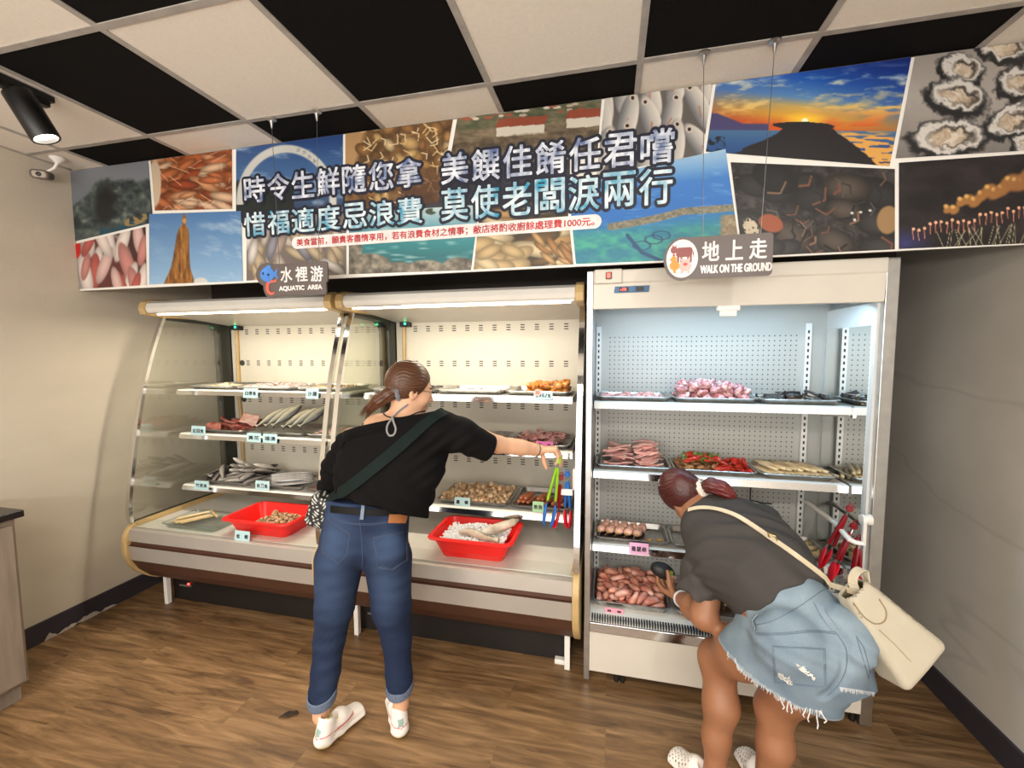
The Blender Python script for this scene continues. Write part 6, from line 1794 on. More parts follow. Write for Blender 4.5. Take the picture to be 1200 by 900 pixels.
wed = [chunk('cream_wedge', (.026, .020, .011), [(226, 202, 150), (242, 224, 180), (196, 164, 108)], s, .35, 1.8) for s in (61, 62, 63)]
lay(wed, 'cream_wedge', 40, ar, (.027, .020, .011), 'cream coloured wedge in the tray below the red tongs', 'food', 'cream wedges', 81, (.15, 1, 0, .9), .35)
lf = [slice_mesh('green_leaf', .036, .015, .002, [(70, 96, 40), (112, 136, 62), (50, 72, 30)], 64, .012)]
lay(lf, 'green_leaf', 12, (ar[0], ar[1], ar[2], ar[3], ar[4] + .012), (.034, .015, .008), 'green leaf behind the cream wedges below the tongs', 'vegetable', 'green leaves', 82, (.0, .5, .55, 1), .2)
# ---- cooler deck
ar = tray(-0.078, 0.308, 2.12, 2.468, C4_, 'deep steel tray full of raw chicken wing joints on the cooler deck', h=.034)
wing = [sweep_food('chicken_wing', [(-.038, 0, 0), (-.030, .002, .002), (-.012, .004, .003), (.010, .003, .002), (.028, -.001, 0), (.037, -.004, -.001)], [.008, .015, .0175, .016, .013, .006], [(222, 150, 130), (240, 192, 172), (196, 112, 96), (232, 170, 140)], s, 9, .85, .12) for s in (1, 2, 3)]
lay(wing, 'chicken_wing', 95, ar, (.038, .0165, .0145), 'raw pink chicken wing joint in the deep tray on the cooler deck', 'chicken wing', 'raw chicken wing joints', 91, None, .12)
ar = tray(0.318, 0.690, 2.12, 2.468, C4_, 'deep steel tray of dark marinated skewers beneath the bent arm', h=.034)
for k in range(9):
    skewer((0.40 + 0.052 * (k % 5) + .026 * (k // 5), 2.30, C4_ + .024 + .036 * (k // 5)), (0, .02, 1.15), 'dark marinated meat skewer in the tray beneath the bent arm', 'dark marinated skewers', 1)
ar = tray(0.700, 1.046, 2.12, 2.468, C4_, 'deep steel tray on the cooler deck behind the denim shorts', h=.034)
# ------------------------------------------------------------------ red basins, clams, ice


def basin(x0, x1, y0, y1, z, h, label):
    m_ = MB()
    dish(m_, x0, x1, y0, y1, z, h, 0.045, 0.014, th=0.003, r=0.045, roll=0.006)
    o = m_.build('basin', M['red_plastic'], None, smooth=True, sharp=.6)
    return tag(o, label, 'basin')


basin(-2.245, -1.780, 1.985, 2.305, DECK_Z + .001, .100, 'red plastic basin of clams on the deck beside the wire drain tray')
cl = [clam_mesh('clam', .0195, [(240, 222, 190), (206, 160, 112), (120, 80, 52), (232, 200, 160), (90, 62, 46)], s) for s in (3, 4, 5, 6)]
lay(cl, 'clam', 120, (-2.185, -1.845, 2.045, 2.255, DECK_Z + .0065), (.0205, .0165, .0105), 'brown and cream clam heaped in the red basin', 'clam', 'clams in the red basin', 101, (.22, 1, .1, 1), .35)
basin(-0.925, -0.470, 1.985, 2.305, DECK_Z + .001, .115, 'red plastic basin of crushed ice with two fish')
# crushed ice: nobody could count it
m_ = MB()
r = random.Random(8)
gx, gy = np.meshgrid(np.linspace(-0.868, -0.527, 36), np.linspace(2.042, 2.248, 24))
hz = 0.092 + 0.012 * (fbm(gx * 30, gy * 30, 5) - .5) + 0.022 * np.exp(-(((gx + .70) / .08) ** 2 + ((gy - 2.18) / .05) ** 2))
P_ = np.stack([gx, gy, DECK_Z + hz], -1).reshape(-1, 3)
id_ = np.arange(gx.size).reshape(gx.shape)
Fq = np.stack([id_[:-1, :-1], id_[:-1, 1:], id_[1:, 1:], id_[1:, :-1]], -1).reshape(-1, 4)
m_.add(P_, [tuple(int(q) for q in f) for f in Fq])
iv, if_ = ico(1)
for k in range(520):
    x, y = r.uniform(-.870, -.525), r.uniform(2.04, 2.25)
    zz = DECK_Z + .096 + .030 * math.exp(-(((x + .70) / .08) ** 2 + ((y - 2.18) / .05) ** 2)) + r.uniform(-.004, .006)
    s_ = r.uniform(.005, .011)
    R_ = np.array(Matrix.Rotation(r.uniform(0, 6), 3, 'X') @ Matrix.Rotation(r.uniform(0, 6), 3, 'Z'))
    m_.add((iv * np.array([1, r.uniform(.6, 1), r.uniform(.5, .9)]) * s_) @ R_.T + np.array([x, y, zz]), if_)
mi_, nt_, b_ = new_mat('crushed_ice')
b_.inputs['Base Color'].default_value = (0.95, 0.96, 0.97, 1)
b_.inputs['Roughness'].default_value = 0.12
b_.inputs['Transmission Weight'].default_value = 0.15
b_.inputs['IOR'].default_value = 1.31
o = m_.build('crushed_ice', mi_)
tag(o, 'crushed clear ice filling the red basin under the two fish', 'ice', kind='stuff')


def bent_fish(name, pts, rad, label, seed):
    me = sweep_food(name, pts, rad, [(196, 182, 158), (224, 212, 190), (160, 144, 122), (232, 224, 206)], seed, 12, 1.35)
    o = bpy.data.objects.new(name, me)
    COL.objects.link(o)
    return tag(o, label, 'fish')


zi = DECK_Z + .118
bent_fish('whole_fish', [(-.775, 2.075, zi), (-.76, 2.08, zi + .004), (-.72, 2.085, zi + .008), (-.67, 2.07, zi + .004), (-.62, 2.05, zi - .002), (-.575, 2.035, zi + .001), (-.545, 2.03, zi + .002)], [.004, .012, .017, .016, .013, .008, .014], 'slim pale fish with its belly open, lying in front on the ice', 3)
bent_fish('whole_fish', [(-.660, 2.085, zi + .004), (-.64, 2.095, zi + .010), (-.60, 2.12, zi + .016), (-.55, 2.155, zi + .026), (-.505, 2.19, zi + .038), (-.478, 2.21, zi + .046)], [.004, .014, .021, .021, .016, .004], 'plump pale fish on the ice with its snout over the basin rim', 4)
# wire drain tray with pale razor clams
m_ = MB()
dish(m_, -2.71, -2.30, 1.99, 2.24, DECK_Z + .001, .030, .012, .008, th=.002, r=.03)
tr_ = m_.build('drain_tray', glass_mat('clear_plastic', (.90, .93, .92), 1.5), None, smooth=True)
tag(tr_, 'clear shallow drain tray with wire rack in the corner of the deck', 'tray')
m_ = MB()
for k in range(26):
    x = -2.685 + .0145 * k
    m_.tube([(x, 2.01, DECK_Z + .018), (x, 2.22, DECK_Z + .018)], .0011, 5)
for k in range(9):
    y = 2.02 + .024 * k
    m_.tube([(-2.69, y, DECK_Z + .020), (-2.315, y, DECK_Z + .020)], .0011, 5)
m_.build('wire_rack', M['steel'], tr_)
rz = [sweep_food('razor_clam', [(-.09, 0, 0), (-.085, 0, 0), (.085, .004, 0), (.095, .004, 0)], [.006, .011, .011, .004], [(226, 204, 156), (206, 176, 120), (240, 226, 190)], s, 8, .7) for s in (5, 6)]
fan(rz, 'razor_clam', [(-2.60, 2.10, DECK_Z + .032, 0, 0, .95, 1), (-2.568, 2.095, DECK_Z + .032, 0, 0, .95, 1), (-2.536, 2.10, DECK_Z + .032, 0, 0, .95, 1), (-2.582, 2.11, DECK_Z + .050, 0, 0, .98, .95), (-2.49, 2.17, DECK_Z + .045, 0, .1, -.5, .7)], 'pale cream razor clam lying on the wire drain rack', 'razor clam', 'razor clams on the drain rack')
# ------------------------------------------------------------------ price cards
INK = mat('black_marker', S(34, 36, 44), .6)


def card(px, py, wpx, hpx, Y, txt, colr, label, lean=.12, ring=None, strike=False):
    p = at(px, py, 1, Y)
    q = at(px + wpx, py + hpx, 1, Y)
    cx, cz = (p[0] + q[0]) / 2, (p[2] + q[2]) / 2
    w_, h_ = abs(q[0] - p[0]), abs(p[2] - q[2])
    m1 = MB()
    m1.prism(rrect(-w_ / 2, w_ / 2, -h_ / 2, h_ / 2, .004, 3), 1, -.001, 0.0006)
    o = m1.build('price_card', [card_mats[colr]], None)
    t_ = MB()
    n = len(txt)
    cw = w_ * .80 / n
    for i, ch in enumerate(txt):
        if ch != ' ':
            put_text(t_, ch, -w_ * .40 + cw * i + cw * .06, -w_ * .40 + cw * (i + 1) - cw * .06, -h_ * .24, h_ * .20, -.0014, .0009, n=4)
    tt = t_.build('handwriting', INK, None)
    tt.parent = o
    if ring:
        d_ = MB()
        flat(d_, oval(-w_ * .30, h_ * .30, .019, .019), -.0016, .0004)
        dd = d_.build('round_sticker', mat('pink_sticker', S(236, 190, 180), .6), None)
        dd.parent = o
        s1 = MB()
        put_text(s1, ring, -w_ * .30 - .012, -w_ * .30 + .012, h_ * .30 - .009, h_ * .30 + .009, -.0022, .0008, n=4)
        s2 = s1.build('sticker_digits', M['ink_red'], None)
        s2.parent = dd
    o.location = (cx, Y, cz)
    o.rotation_euler = (-lean, 0, 0)
    tag(o, label, 'price card')


card_mats = {'blue': mat('pale_blue_card', S(186, 222, 228), .6, var=.03), 'pink': mat('pale_pink_card', S(236, 178, 214), .6, var=.03), 'rose': mat('rose_card', S(244, 150, 172), .6, var=.03), 'magenta': mat('magenta_card', S(222, 112, 178), .6), 'green': mat('pale_green_card', S(166, 208, 160), .6, var=.03)}
YR = 2.256
card(285, 455, 17.5, 11.5, YR, '白帶魚', 'blue', 'pale blue card on the top shelf rail under the grey pink fish')
card(358.5, 455.5, 15, 12, YR, '沙腸', 'blue', 'pale blue card on the top shelf rail beside the chrome bar')
card(224, 499, 17, 11.5, YR, '紅目魚', 'blue', 'pale blue card standing before the red fish fillets')
card(289, 507, 17, 11.5, YR, '黃花', 'blue', 'pale blue card with heavy black writing below the large silver fish')
card(308, 508, 17, 11.5, YR, '福湧', 'blue', 'pale blue card with faint blue writing below the large silver fish')
card(227.5, 563, 17.5, 11.5, YR, '竹筴魚', 'blue', 'pale blue card below the heap of small dark fish')
card(299, 563, 17, 12.5, YR, '秋刀魚', 'blue', 'pale blue card below the long thin saury')
card(275, 621.5, 18, 14, 1.968, '蛤 蜊', 'blue', 'pale blue card at the front of the red clam basin')
card(625.5, 458, 22, 10.5, YR, '39元/包', 'blue', 'pale blue card with a round red price sticker under the fried pieces', ring='30')
card(628, 517, 20, 7.5, YR, '肉 片', 'magenta', 'magenta card below the pink red slices above the bracelet')
card(532.5, 582.5, 18.5, 11.5, YR, '鳳 螺', 'blue', 'pale blue card on the rail below the sea snails')
card(624, 587.5, 13, 13, YR, '熱狗', 'green', 'pale green card on the rail below the sausages')
card(737.5, 635.5, 22.5, 15.5, 2.186, '雞腿串', 'pink', 'pale pink card on the rail below the pink meat skewers')
p_ = at(709, 713, 1, 2.10)
card(709, 712, 21.5, 8.5, 2.108, '雞 翅', 'rose', 'rose pink card on the deck in front of the chicken wings', lean=.5)
# loose white card lying below the red tongs
m_ = MB().prism(rrect(0.86, 0.985, 2.125, 2.20, .004, 3), 2, C4_ + .042, C4_ + .0435)
# ------------------------------------------------------------------ tongs


def tongs(loc, rot, grip, tip, label, spread=.16, L_=.27, group=None, rings=None, ms=None):
    """Hinged tongs hanging by the hinge; two channel arms with coloured grip sleeves and silicone heads."""
    r = empty('tongs', loc, label, 'tongs', group)
    ms = ms or (M['steel'], grip, tip)
    for s in (-1, 1):
        a = s * spread / 2
        d = Vector((math.sin(a), 0, -math.cos(a)))
        n_ = Vector((0, 1, 0))
        w = d.cross(n_)

        def P(t, off=0.0):
            return tuple(d * t + w * off)
        m_ = MB().tube([P(.006), P(L_ * .30), P(L_ * .72)], [.0075, .0100, .0090], 8, flat=.45)
        arm = m_.build('arm', ms[0], None, smooth=True)
        arm.parent = r
        m_ = MB().tube([P(.030), P(.045), P(L_ * .58), P(L_ * .62)], [.007, .0130, .0130, .007], 8, flat=.55)
        g1 = m_.build('grip_sleeve', ms[1], None, smooth=True)
        g1.parent = arm
        m_ = MB().tube([P(L_ * .66, 0), P(L_ * .72, s * .000), P(L_ * .82, -s * .004), P(L_ * .93, -s * .010), P(L_ * 1.0, -s * .018)], [.009, .017, .021, .019, .008], 10, flat=.42)
        h1 = m_.build('head', ms[2], None, smooth=True)
        h1.parent = arm
    m_ = MB().lathe([(.012, -.010), (.014, -.006), (.014, .006), (.012, .010)], (0, 0, 0), (0, 1, 0), 16)
    hg = m_.build('hinge', ms[1], None, smooth=True)
    hg.parent = r
    m_ = MB()
    m_.tube([(.009 * math.cos(q), .0, .016 + .010 * math.sin(q)) for q in np.linspace(0, 2 * PI, 14)[:-1]], .0022, 6, closed=True)
    lp = m_.build('hanging_ring', ms[1], None, smooth=True)
    lp.parent = r
    r.rotation_euler = rot
    return r


M['red_grip'] = mat('dark_red_grip', S(150, 22, 34), .4)
M['red_tip'] = mat('bright_red_silicone', S(216, 24, 46), .45)
M['blue_grip'] = mat('blue_silicone', S(34, 110, 200), .45)
M['lime_grip'] = mat('lime_silicone', S(150, 206, 40), .45)
# white hook bar along the cooler's right lining
wb = empty('hook_bar', (1.04, 2.28, .87), 'white hanging bar with curved hook on the cooler wall holding red tongs', 'hook')
sq_ = at(1016, 611, 0, 1.064)
MB().tube([(1.012, 2.470, .868), (1.012, 2.30, .870), (1.020, 2.16, .866)], .0115, 12).build('bar', M['white_plastic'], wb, smooth=True)
MB().tube([(1.020, 2.16, .866), (1.012, 2.10, .856), (1.014, 2.05, .846), (1.030, sq_[1] + .01, .840), (1.058, sq_[1], .840)], [.011, .012, .013, .012, .010], 12, flat=.8).build('curved_hook', M['white_plastic'], wb, smooth=True)
MB().lathe([(.010, 0), (.024, .002), (.024, .014), (.019, .017), (.019, .027), (.022, .029), (.022, .037), (.012, .039)], (1.0895, max(sq_[1], 2.056), sq_[2]), (-1, 0, 0), 20).build('suction_cup', M['white_plastic'], wb, smooth=True)
MB().box(1.050, 1.064, sq_[1] - .006, sq_[1] + .010, .832, sq_[2]).build('hook_bracket', M['white_plastic'], wb, bevel=.003)
tongs((1.040, 2.120, .960), (0.0, .33, -.2), M['red_grip'], M['red_tip'], 'red tongs slanting on the white bar, topmost of the three', .11, .31)
tongs((1.042, 2.085, .895), (0.0, .34, .1), M['red_grip'], M['red_tip'], 'red tongs hanging at the bend of the white bar, behind the tote bag strap', .08, .27)
tongs((1.052, 2.062, .842), (0.0, .02, .3), M['red_grip'], M['red_tip'], 'red tongs hanging straight down beside the white suction cup', .22, .24)
# hooks and tongs on the middle fridge's inner side
hk = empty('hook_bar', (-.175, 2.06, .99), 'white plastic hook inside the middle fridge holding coloured tongs', 'hook')
MB().box(-.172, -.150, 2.035, 2.075, .985, 1.085).build('back_plate', M['white_plastic'], hk, bevel=.004)
MB().box(-.245, -.170, 2.028, 2.048, .958, .988).build('hook_arm', M['white_plastic'], hk, bevel=.005)
MB().box(-.245, -.235, 2.028, 2.048, .975, 1.000).build('hook_tip', M['white_plastic'], hk, bevel=.003)
tongs((-.238, 2.005, 1.135), (0.0, .16, .2), M['lime_grip'], M['blue_grip'], 'steel tongs with lime grips and blue heads held in the outstretched hand', .20, .33)
tongs((-.228, 2.035, 1.045), (0.0, .13, .1), M['red_grip'], M['red_tip'], 'red tongs hanging on the white hook beside the held blue pair', .13, .26)
tongs((-.200, 2.058, 1.055), (0.0, -.02, -.2), M['blue_grip'], M['red_tip'], 'blue gripped tongs with red heads hanging against the chrome edge', .16, .27)
# tongs hung in the fridge by the wall, behind the chrome bar
hk = empty('hook_bar', (-1.63, 2.10, .86), 'white plastic hook beside the chrome bars of the clam fridge', 'hook')
MB().box(-1.640, -1.556, 2.115, 2.135, .900, .925).build('hook_arm', M['white_plastic'], hk, bevel=.004)
MB().box(-1.566, -1.552, 2.105, 2.150, .875, .985).build('back_plate', M['white_plastic'], hk, bevel=.004)
tongs((-1.630, 2.098, .895), (0, .05, .1), M['red_grip'], M['red_tip'], 'red tongs hanging on the hook above the clam basin', .10, .22)
tongs((-1.600, 2.145, .960), (0, .04, .2), M['lime_grip'], M['blue_grip'], 'blue tongs hanging between the two chrome bars', .10, .24)
# ------------------------------------------------------------------ people: smooth bodies from distance fields


def vv(*a):
    return np.array(a if len(a) > 1 else a[0], dtype=float)


def unit(a):
    a = np.asarray(a, float)
    return a / np.linalg.norm(a)


def smin(a, b, k):
    h_ = np.clip(0.5 + 0.5 * (b - a) / k, 0, 1)
    return b + (a - b) * h_ - k * h_ * (1 - h_)


def smax(a, b, k):
    return -smin(-a, -b, k)


def cap(P, a, b, ra, rb):
    a, b = vv(a), vv(b)
    ba = b - a
    t = np.clip((P - a) @ ba / max(ba @ ba, 1e-9), 0, 1)
    return np.linalg.norm(P - a - t[:, None] * ba, axis=1) - (ra + t * (rb - ra))


def econe(P, a, b, wa, da, wb, db, side):
    """Tapered limb of elliptical section: half width along side, half depth across."""
    a, b = vv(a), vv(b)
    ba = b - a
    L_ = np.linalg.norm(ba)
    ax = ba / L_
    s = unit(side - ax * (side @ ax))
    n = np.cross(ax, s)
    t = np.clip((P - a) @ ax / L_, 0, 1)
    q = P - a - (t * L_)[:, None] * ax
    w, d = wa + t * (wb - wa), da + t * (db - da)
    m_ = np.minimum(w, d)
    k0 = np.sqrt(((q @ s) / w) ** 2 + ((q @ n) / d) ** 2 + ((q @ ax) / m_) ** 2)
    k1 = np.sqrt(((q @ s) / w ** 2) ** 2 + ((q @ n) / d ** 2) ** 2 + ((q @ ax) / m_ ** 2) ** 2)
    return np.where(k1 > 1e-6, k0 * (k0 - 1) / np.maximum(k1, 1e-6), -m_)


def ellip(P, c, r, R_=None):
    p = P - vv(c)
    if R_ is not None:
        p = p @ R_
    r = vv(r)
    k0 = np.linalg.norm(p / r, axis=1)
    k1 = np.linalg.norm(p / r ** 2, axis=1)
    return np.where(k1 > 1e-6, k0 * (k0 - 1) / np.maximum(k1, 1e-6), -r.min())


def chain(P, pts, rad, side=None, k=0.02):
    """Limb through several joints; rad numbers or (half width, half depth)."""
    out = None
    for i in range(len(pts) - 1):
        if side is None:
            d = cap(P, pts[i], pts[i + 1], rad[i], rad[i + 1])
        else:
            d = econe(P, pts[i], pts[i + 1], rad[i][0], rad[i][1], rad[i + 1][0], rad[i + 1][1], vv(side))
        out = d if out is None else smin(out, d, k)
    return out


def wobble(P, f, seed, stretch=(1, 1, 1)):
    return noise3(P * np.array(stretch), f, seed)


def polygonize(fn, lo, hi, h):
    """Surface nets over the box lo..hi; fine samples only near the surface."""
    lo, hi = vv(lo), vv(hi)
    q = 4
    n = (np.ceil((hi - lo) / (h * q)).astype(int) + 1) * q + 1
    nc = (n - 1) // q + 1
    ax = [lo[i] + h * np.arange(n[i]) for i in range(3)]
    cx = [lo[i] + h * q * np.arange(nc[i]) for i in range(3)]
    G = np.stack(np.meshgrid(*cx, indexing='ij'), -1).reshape(-1, 3)
    Dc = fn(G).reshape(nc)
    near = np.abs(Dc) < h * q * 2.4
    # grow by one coarse cell
    g_ = near.copy()
    for a in range(3):
        for s in (1, -1):
            g_ |= np.roll(near, s, a)
    idx = [np.minimum((np.arange(n[i]) + q // 2) // q, nc[i] - 1) for i in range(3)]
    D = Dc[np.ix_(*idx)].copy()
    Mk = g_[np.ix_(*idx)]
    I = np.argwhere(Mk)
    P = np.stack([ax[k][I[:, k]] for k in range(3)], -1)
    vals = np.concatenate([fn(P[i:i + 200000]) for i in range(0, len(P), 200000)])
    D[I[:, 0], I[:, 1], I[:, 2]] = vals
    S_ = D < 0
    c = n - 1
    cnt = np.zeros(c, int)
    offs = [(i, j, k) for i in (0, 1) for j in (0, 1) for k in (0, 1)]

    def sh(A, o):
        return A[o[0]:o[0] + c[0], o[1]:o[1] + c[1], o[2]:o[2] + c[2]]
    for o in offs:
        cnt += sh(S_, o)
    act = (cnt > 0) & (cnt < 8)
    ci = np.argwhere(act)
    vid = np.full(c, -1, int)
    vid[act] = np.arange(len(ci))
    acc = np.zeros((len(ci), 3))
    w = np.zeros(len(ci))
    for a in offs:
        for k in range(3):
            if a[k] == 0:
                b = list(a)
                b[k] = 1
                d0 = D[ci[:, 0] + a[0], ci[:, 1] + a[1], ci[:, 2] + a[2]]
                d1 = D[ci[:, 0] + b[0], ci[:, 1] + b[1], ci[:, 2] + b[2]]
                m_ = (d0 < 0) != (d1 < 0)
                t = np.where(m_, d0 / np.where(m_, d0 - d1, 1), 0)
                p = np.zeros((len(ci), 3)) + np.array(a, float)
                p[:, k] += t
                acc += p * m_[:, None]
                w += m_
    V = lo + h * (ci + acc / np.maximum(w, 1)[:, None])
    F = []
    for k in range(3):
        a1, a2 = (k + 1) % 3, (k + 2) % 3
        sl0 = [slice(None)] * 3
        sl1 = [slice(None)] * 3
        sl0[k], sl1[k] = slice(0, -1), slice(1, None)
        ch = S_[tuple(sl0)] != S_[tuple(sl1)]
        e = np.argwhere(ch)
        ok = (e[:, a1] > 0) & (e[:, a2] > 0) & (e[:, a1] < c[a1]) & (e[:, a2] < c[a2])
        e = e[ok]
        ins = S_[e[:, 0], e[:, 1], e[:, 2]]

        def vidx(d1, d2):
            x = e.copy()
            x[:, a1] -= d1
            x[:, a2] -= d2
            return vid[x[:, 0], x[:, 1], x[:, 2]]
        qd = np.stack([vidx(1, 1), vidx(0, 1), vidx(0, 0), vidx(1, 0)], 1)
        qd = np.where(ins[:, None], qd, qd[:, ::-1])
        F.append(qd[(qd >= 0).all(1)])
    return V, np.concatenate(F)


def sdf_obj(name, fn, lo, hi, h, mt, parent, col=None):
    V, F = polygonize(fn, lo, hi, h)
    return mesh_np(name, V, F, mt, parent, None if col is None else col(V))


from mathutils.bvhtree import BVHTree


class Skin:
    """Ray-casts on finished parts, so that straps, seams and pockets lie on the cloth."""

    def __init__(s, objs):
        V, F = [], []
        for o in objs:
            off = world_loc(o)
            b = len(V)
            V += [v.co + off for v in o.data.vertices]
            F += [tuple(i + b for i in p.vertices) for p in o.data.polygons]
        s.t = BVHTree.FromPolygons(V, F)

    def px(s, x, y):
        d = Vector(CR @ np.array([(x - 600) / FPX, 1.0, -(y - 450) / FPX])).normalized()
        p, n, i, dist = s.t.ray_cast(Vector((0, 0, CAM_H)), d)
        if p is None:
            p, n, i, dist = s.t.find_nearest(Vector((0, 0, CAM_H)) + d * 1.8)
        return p, n

    def near(s, q):
        p, n, i, d = s.t.find_nearest(Vector(q))
        return p, n


def smooth_px(pts, n=6):
    return lerp_curve(pts, n) if len(pts) > 2 else [tuple(np.array(pts[0]) * (1 - t) + np.array(pts[1]) * t) for t in np.linspace(0, 1, n * 2)]


def ribbon(mb, P, Nn, width, th, lift, mi=0):
    """A strap of given width and thickness along points with surface normals."""
    n = len(P)
    V = []
    for i in range(n):
        t = (P[min(i + 1, n - 1)] - P[max(i - 1, 0)]).normalized()
        nn = (Nn[i] - t * Nn[i].dot(t)).normalized()
        w = t.cross(nn) * (width / 2)
        c = P[i] + nn * lift
        V += [c - w, c + w, c + w + nn * th, c - w + nn * th]
    F = []
    for i in range(n - 1):
        for k in range(4):
            l = (k + 1) % 4
            F.append((i * 4 + k, i * 4 + l, i * 4 + 4 + l, i * 4 + 4 + k))
    F += [(0, 1, 2, 3), (n * 4 - 1, n * 4 - 2, n * 4 - 3, n * 4 - 4)]
    mb.add(V, F, mi)


def smooth_normals(N_, k=3):
    out = []
    for i in range(len(N_)):
        a = Vector((0, 0, 0))
        for j in range(max(0, i - k), min(len(N_), i + k + 1)):
            a += N_[j]
        out.append(a.normalized())
    return out


def seam(mb, skin, pts, r=0.0012, lift=0.001, n=6, mi=0, closed=False):
    if closed:
        pts = list(pts) + [pts[0]]
        sp = []
        for a, b in zip(pts[:-1], pts[1:]):
            sp += smooth_px([a, b], 4)
    else:
        sp = smooth_px(pts, n)
    P = []
    for x, y in sp:
        p, nn = skin.px(x, y)
        P.append(p + nn * lift)
    mb.tube(P, r, 5, mi)


# ---- head, hands


class Head:
    def __init__(s, c, f, u, size=1.0):
        s.c = vv(c)
        s.f = unit(f)
        u = vv(u)
        s.u = unit(u - s.f * (u @ s.f))
        s.r = np.cross(s.f, s.u)
        s.k = size

    def loc(s, P):
        q = (P - s.c) / s.k
        return np.stack([q @ s.r, q @ s.f, q @ s.u], 1)

    def w(s, r_, f_, u_):
        return s.c + s.k * (s.r * r_ + s.f * f_ + s.u * u_)

    def skull(s, p):
        d = ellip(p, (0, -.014, .026), (.073, .092, .088))
        d = smin(d, ellip(p, (0, .030, -.032), (.058, .062, .082)), .03)
        d = smin(d, ellip(p, (0, .052, -.090), (.034, .034, .026)), .03)
        for q in (-1, 1):
            d = smin(d, ellip(p, (q * .040, .052, -.034), (.026, .030, .030)), .02)
            d = smin(d, ellip(p, (q * .048, .012, -.075), (.016, .034, .022)), .025)
        d = smin(d, cap(p, (-.030, .080, .014), (.030, .080, .014), .011, .011), .02)
        for q in (-1, 1):
            d = smax(d, -ellip(p, (q * .031, .104, -.003), (.017, .018, .012)), .010)
            d = smin(d, ellip(p, (q * .031, .078, -.004), (.0125, .0125, .0120)), .004)
        d = smin(d, cap(p, (0, .090, .002), (0, .108, -.034), .007, .0105), .010)
        for q in (-1, 1):
            d = smin(d, ellip(p, (q * .010, .098, -.037), (.008, .010, .007)), .006)
        d = smin(d, cap(p, (-.017, .086, -.063), (.017, .086, -.063), .0075, .0075), .006)
        d = smin(d, cap(p, (-.014, .085, -.073), (.014, .085, -.073), .0080, .0080), .006)
        for q in (-1, 1):
            e = ellip(p, (q * .075, -.010, -.014), (.009, .019, .031))
            e = smax(e, -ellip(p, (q * .086, -.006, -.012), (.009, .011, .020)), .005)
            d = smin(d, e, .006)
        return d

    def sdf(s, P):
        return s.skull(s.loc(P)) * s.k

    def hair_cap(s, P, grow=.011, back=1.0):
        p = s.loc(P)
        d = ellip(p, (0, -.018, .028), (.073 + grow, .090 + grow, .088 + grow))
        # strands combed back towards the tie
        ang = np.arctan2(p[:, 0], p[:, 2] + .02)
        d = d + .0012 * np.sin(ang * 46 + 3 * np.sin(p[:, 1] * 60)) - .0015
        d = smax(d, .861 * p[:, 1] - .508 * p[:, 2] - .029, .008)
        d = smax(d, -(p[:, 2] + .030 - .64 * p[:, 1]), .010)
        return d * s.k

    def colour(s, V, skin_c, lip_c, hair_c, C_):
        p = s.loc(V)
        inh = np.linalg.norm(V - s.c, axis=1) < .17 * s.k
        lips = inh & (p[:, 1] > .084) & (np.abs(p[:, 0]) < .021 - 40 * (p[:, 2] + .068) ** 2) & (p[:, 2] < -.0585) & (p[:, 2] > -.079)
        C_[lips] = lip_c
        for q in (-1, 1):
            brow = inh & (p[:, 1] > .07) & (np.abs(p[:, 0] - q * .032) < .019) & (np.abs(p[:, 2] - .021 + 6 * (p[:, 0] - q * .03) ** 2) < .0035)
            C_[brow] = hair_c
            eye = inh & (np.hypot(p[:, 0] - q * .031, (p[:, 2] + .004) * 1.6) < .0125) & (p[:, 1] > .080)
            C_[eye] = lin((226, 222, 216))
            C_[eye & (np.hypot(p[:, 0] - q * .031, p[:, 2] + .004) < .006)] = lin((40, 26, 18))
        return C_


def make_hand(wrist, d, n, thumb_side, curls, spread=.09, size=1.0, tcurl=.5, tdir=None):
    """Capsules of a hand: palm along d, palm facing n, thumb on thumb_side*(d x n). curls: 4 x 3 bends."""
    d, n = unit(d), vv(n)
    n = unit(n - d * (n @ d))
    s = np.cross(d, n) * thumb_side
    W_ = vv(wrist)
    palm, fingers = [], []
    kn = []
    for i, (o, l) in enumerate(((.030, .086), (.010, .090), (-.011, .086), (-.030, .078))):
        k = W_ + size * (d * l + s * o * .95)
        kn.append(k)
        palm.append((W_ + size * (d * .012 + s * o * .55), k, .0155 * size, .0112 * size))
    lens = ((.042, .026, .021), (.046, .030, .022), (.042, .028, .021), (.033, .021, .019))
    for i in range(4):
        a = (1.5 - i) * spread
        dd = unit(d * math.cos(a) + s * math.sin(a))
        p = kn[i]
        ch, rr = [p], [.0098 * size]
        ang = 0.0
        for j in range(3):
            ang += curls[i][j]
            p = p + size * lens[i][j] * (dd * math.cos(ang) + n * math.sin(ang))
            ch.append(p)
            rr.append((.0088, .0078, .0066)[j] * size * (1.0 if i < 3 else .9))
        fingers.append((ch, rr))
    t0 = W_ + size * (d * .022 + s * .022 + n * .004)
    td = unit(tdir) if tdir is not None else unit(d * .62 + s * .62 + n * tcurl)
    t1 = t0 + size * .042 * unit(td * .8 + s * .3)
    t2 = t1 + size * .032 * td
    t3 = t2 + size * .024 * unit(td * .9 + d * .25 + n * .15)
    fingers.append(([t0, t1, t2, t3], [.0145 * size, .0122 * size, .0105 * size, .0080 * size]))
    return palm, fingers


def hand_sdf(P, H):
    palm, fingers = H
    d = None
    for a, b, ra, rb in palm:
        q = cap(P, a, b, ra, rb)
        d = q if d is None else smin(d, q, .012)
    for ch, rr in fingers:
        q = None
        for i in range(len(ch) - 1):
            e = cap(P, ch[i], ch[i + 1], rr[i], rr[i + 1])
            q = e if q is None else smin(q, e, .003)
        d = smin(d, q, .005)
    return d


def Wp(px, py, Y):
    return at(px, py, 1, Y)


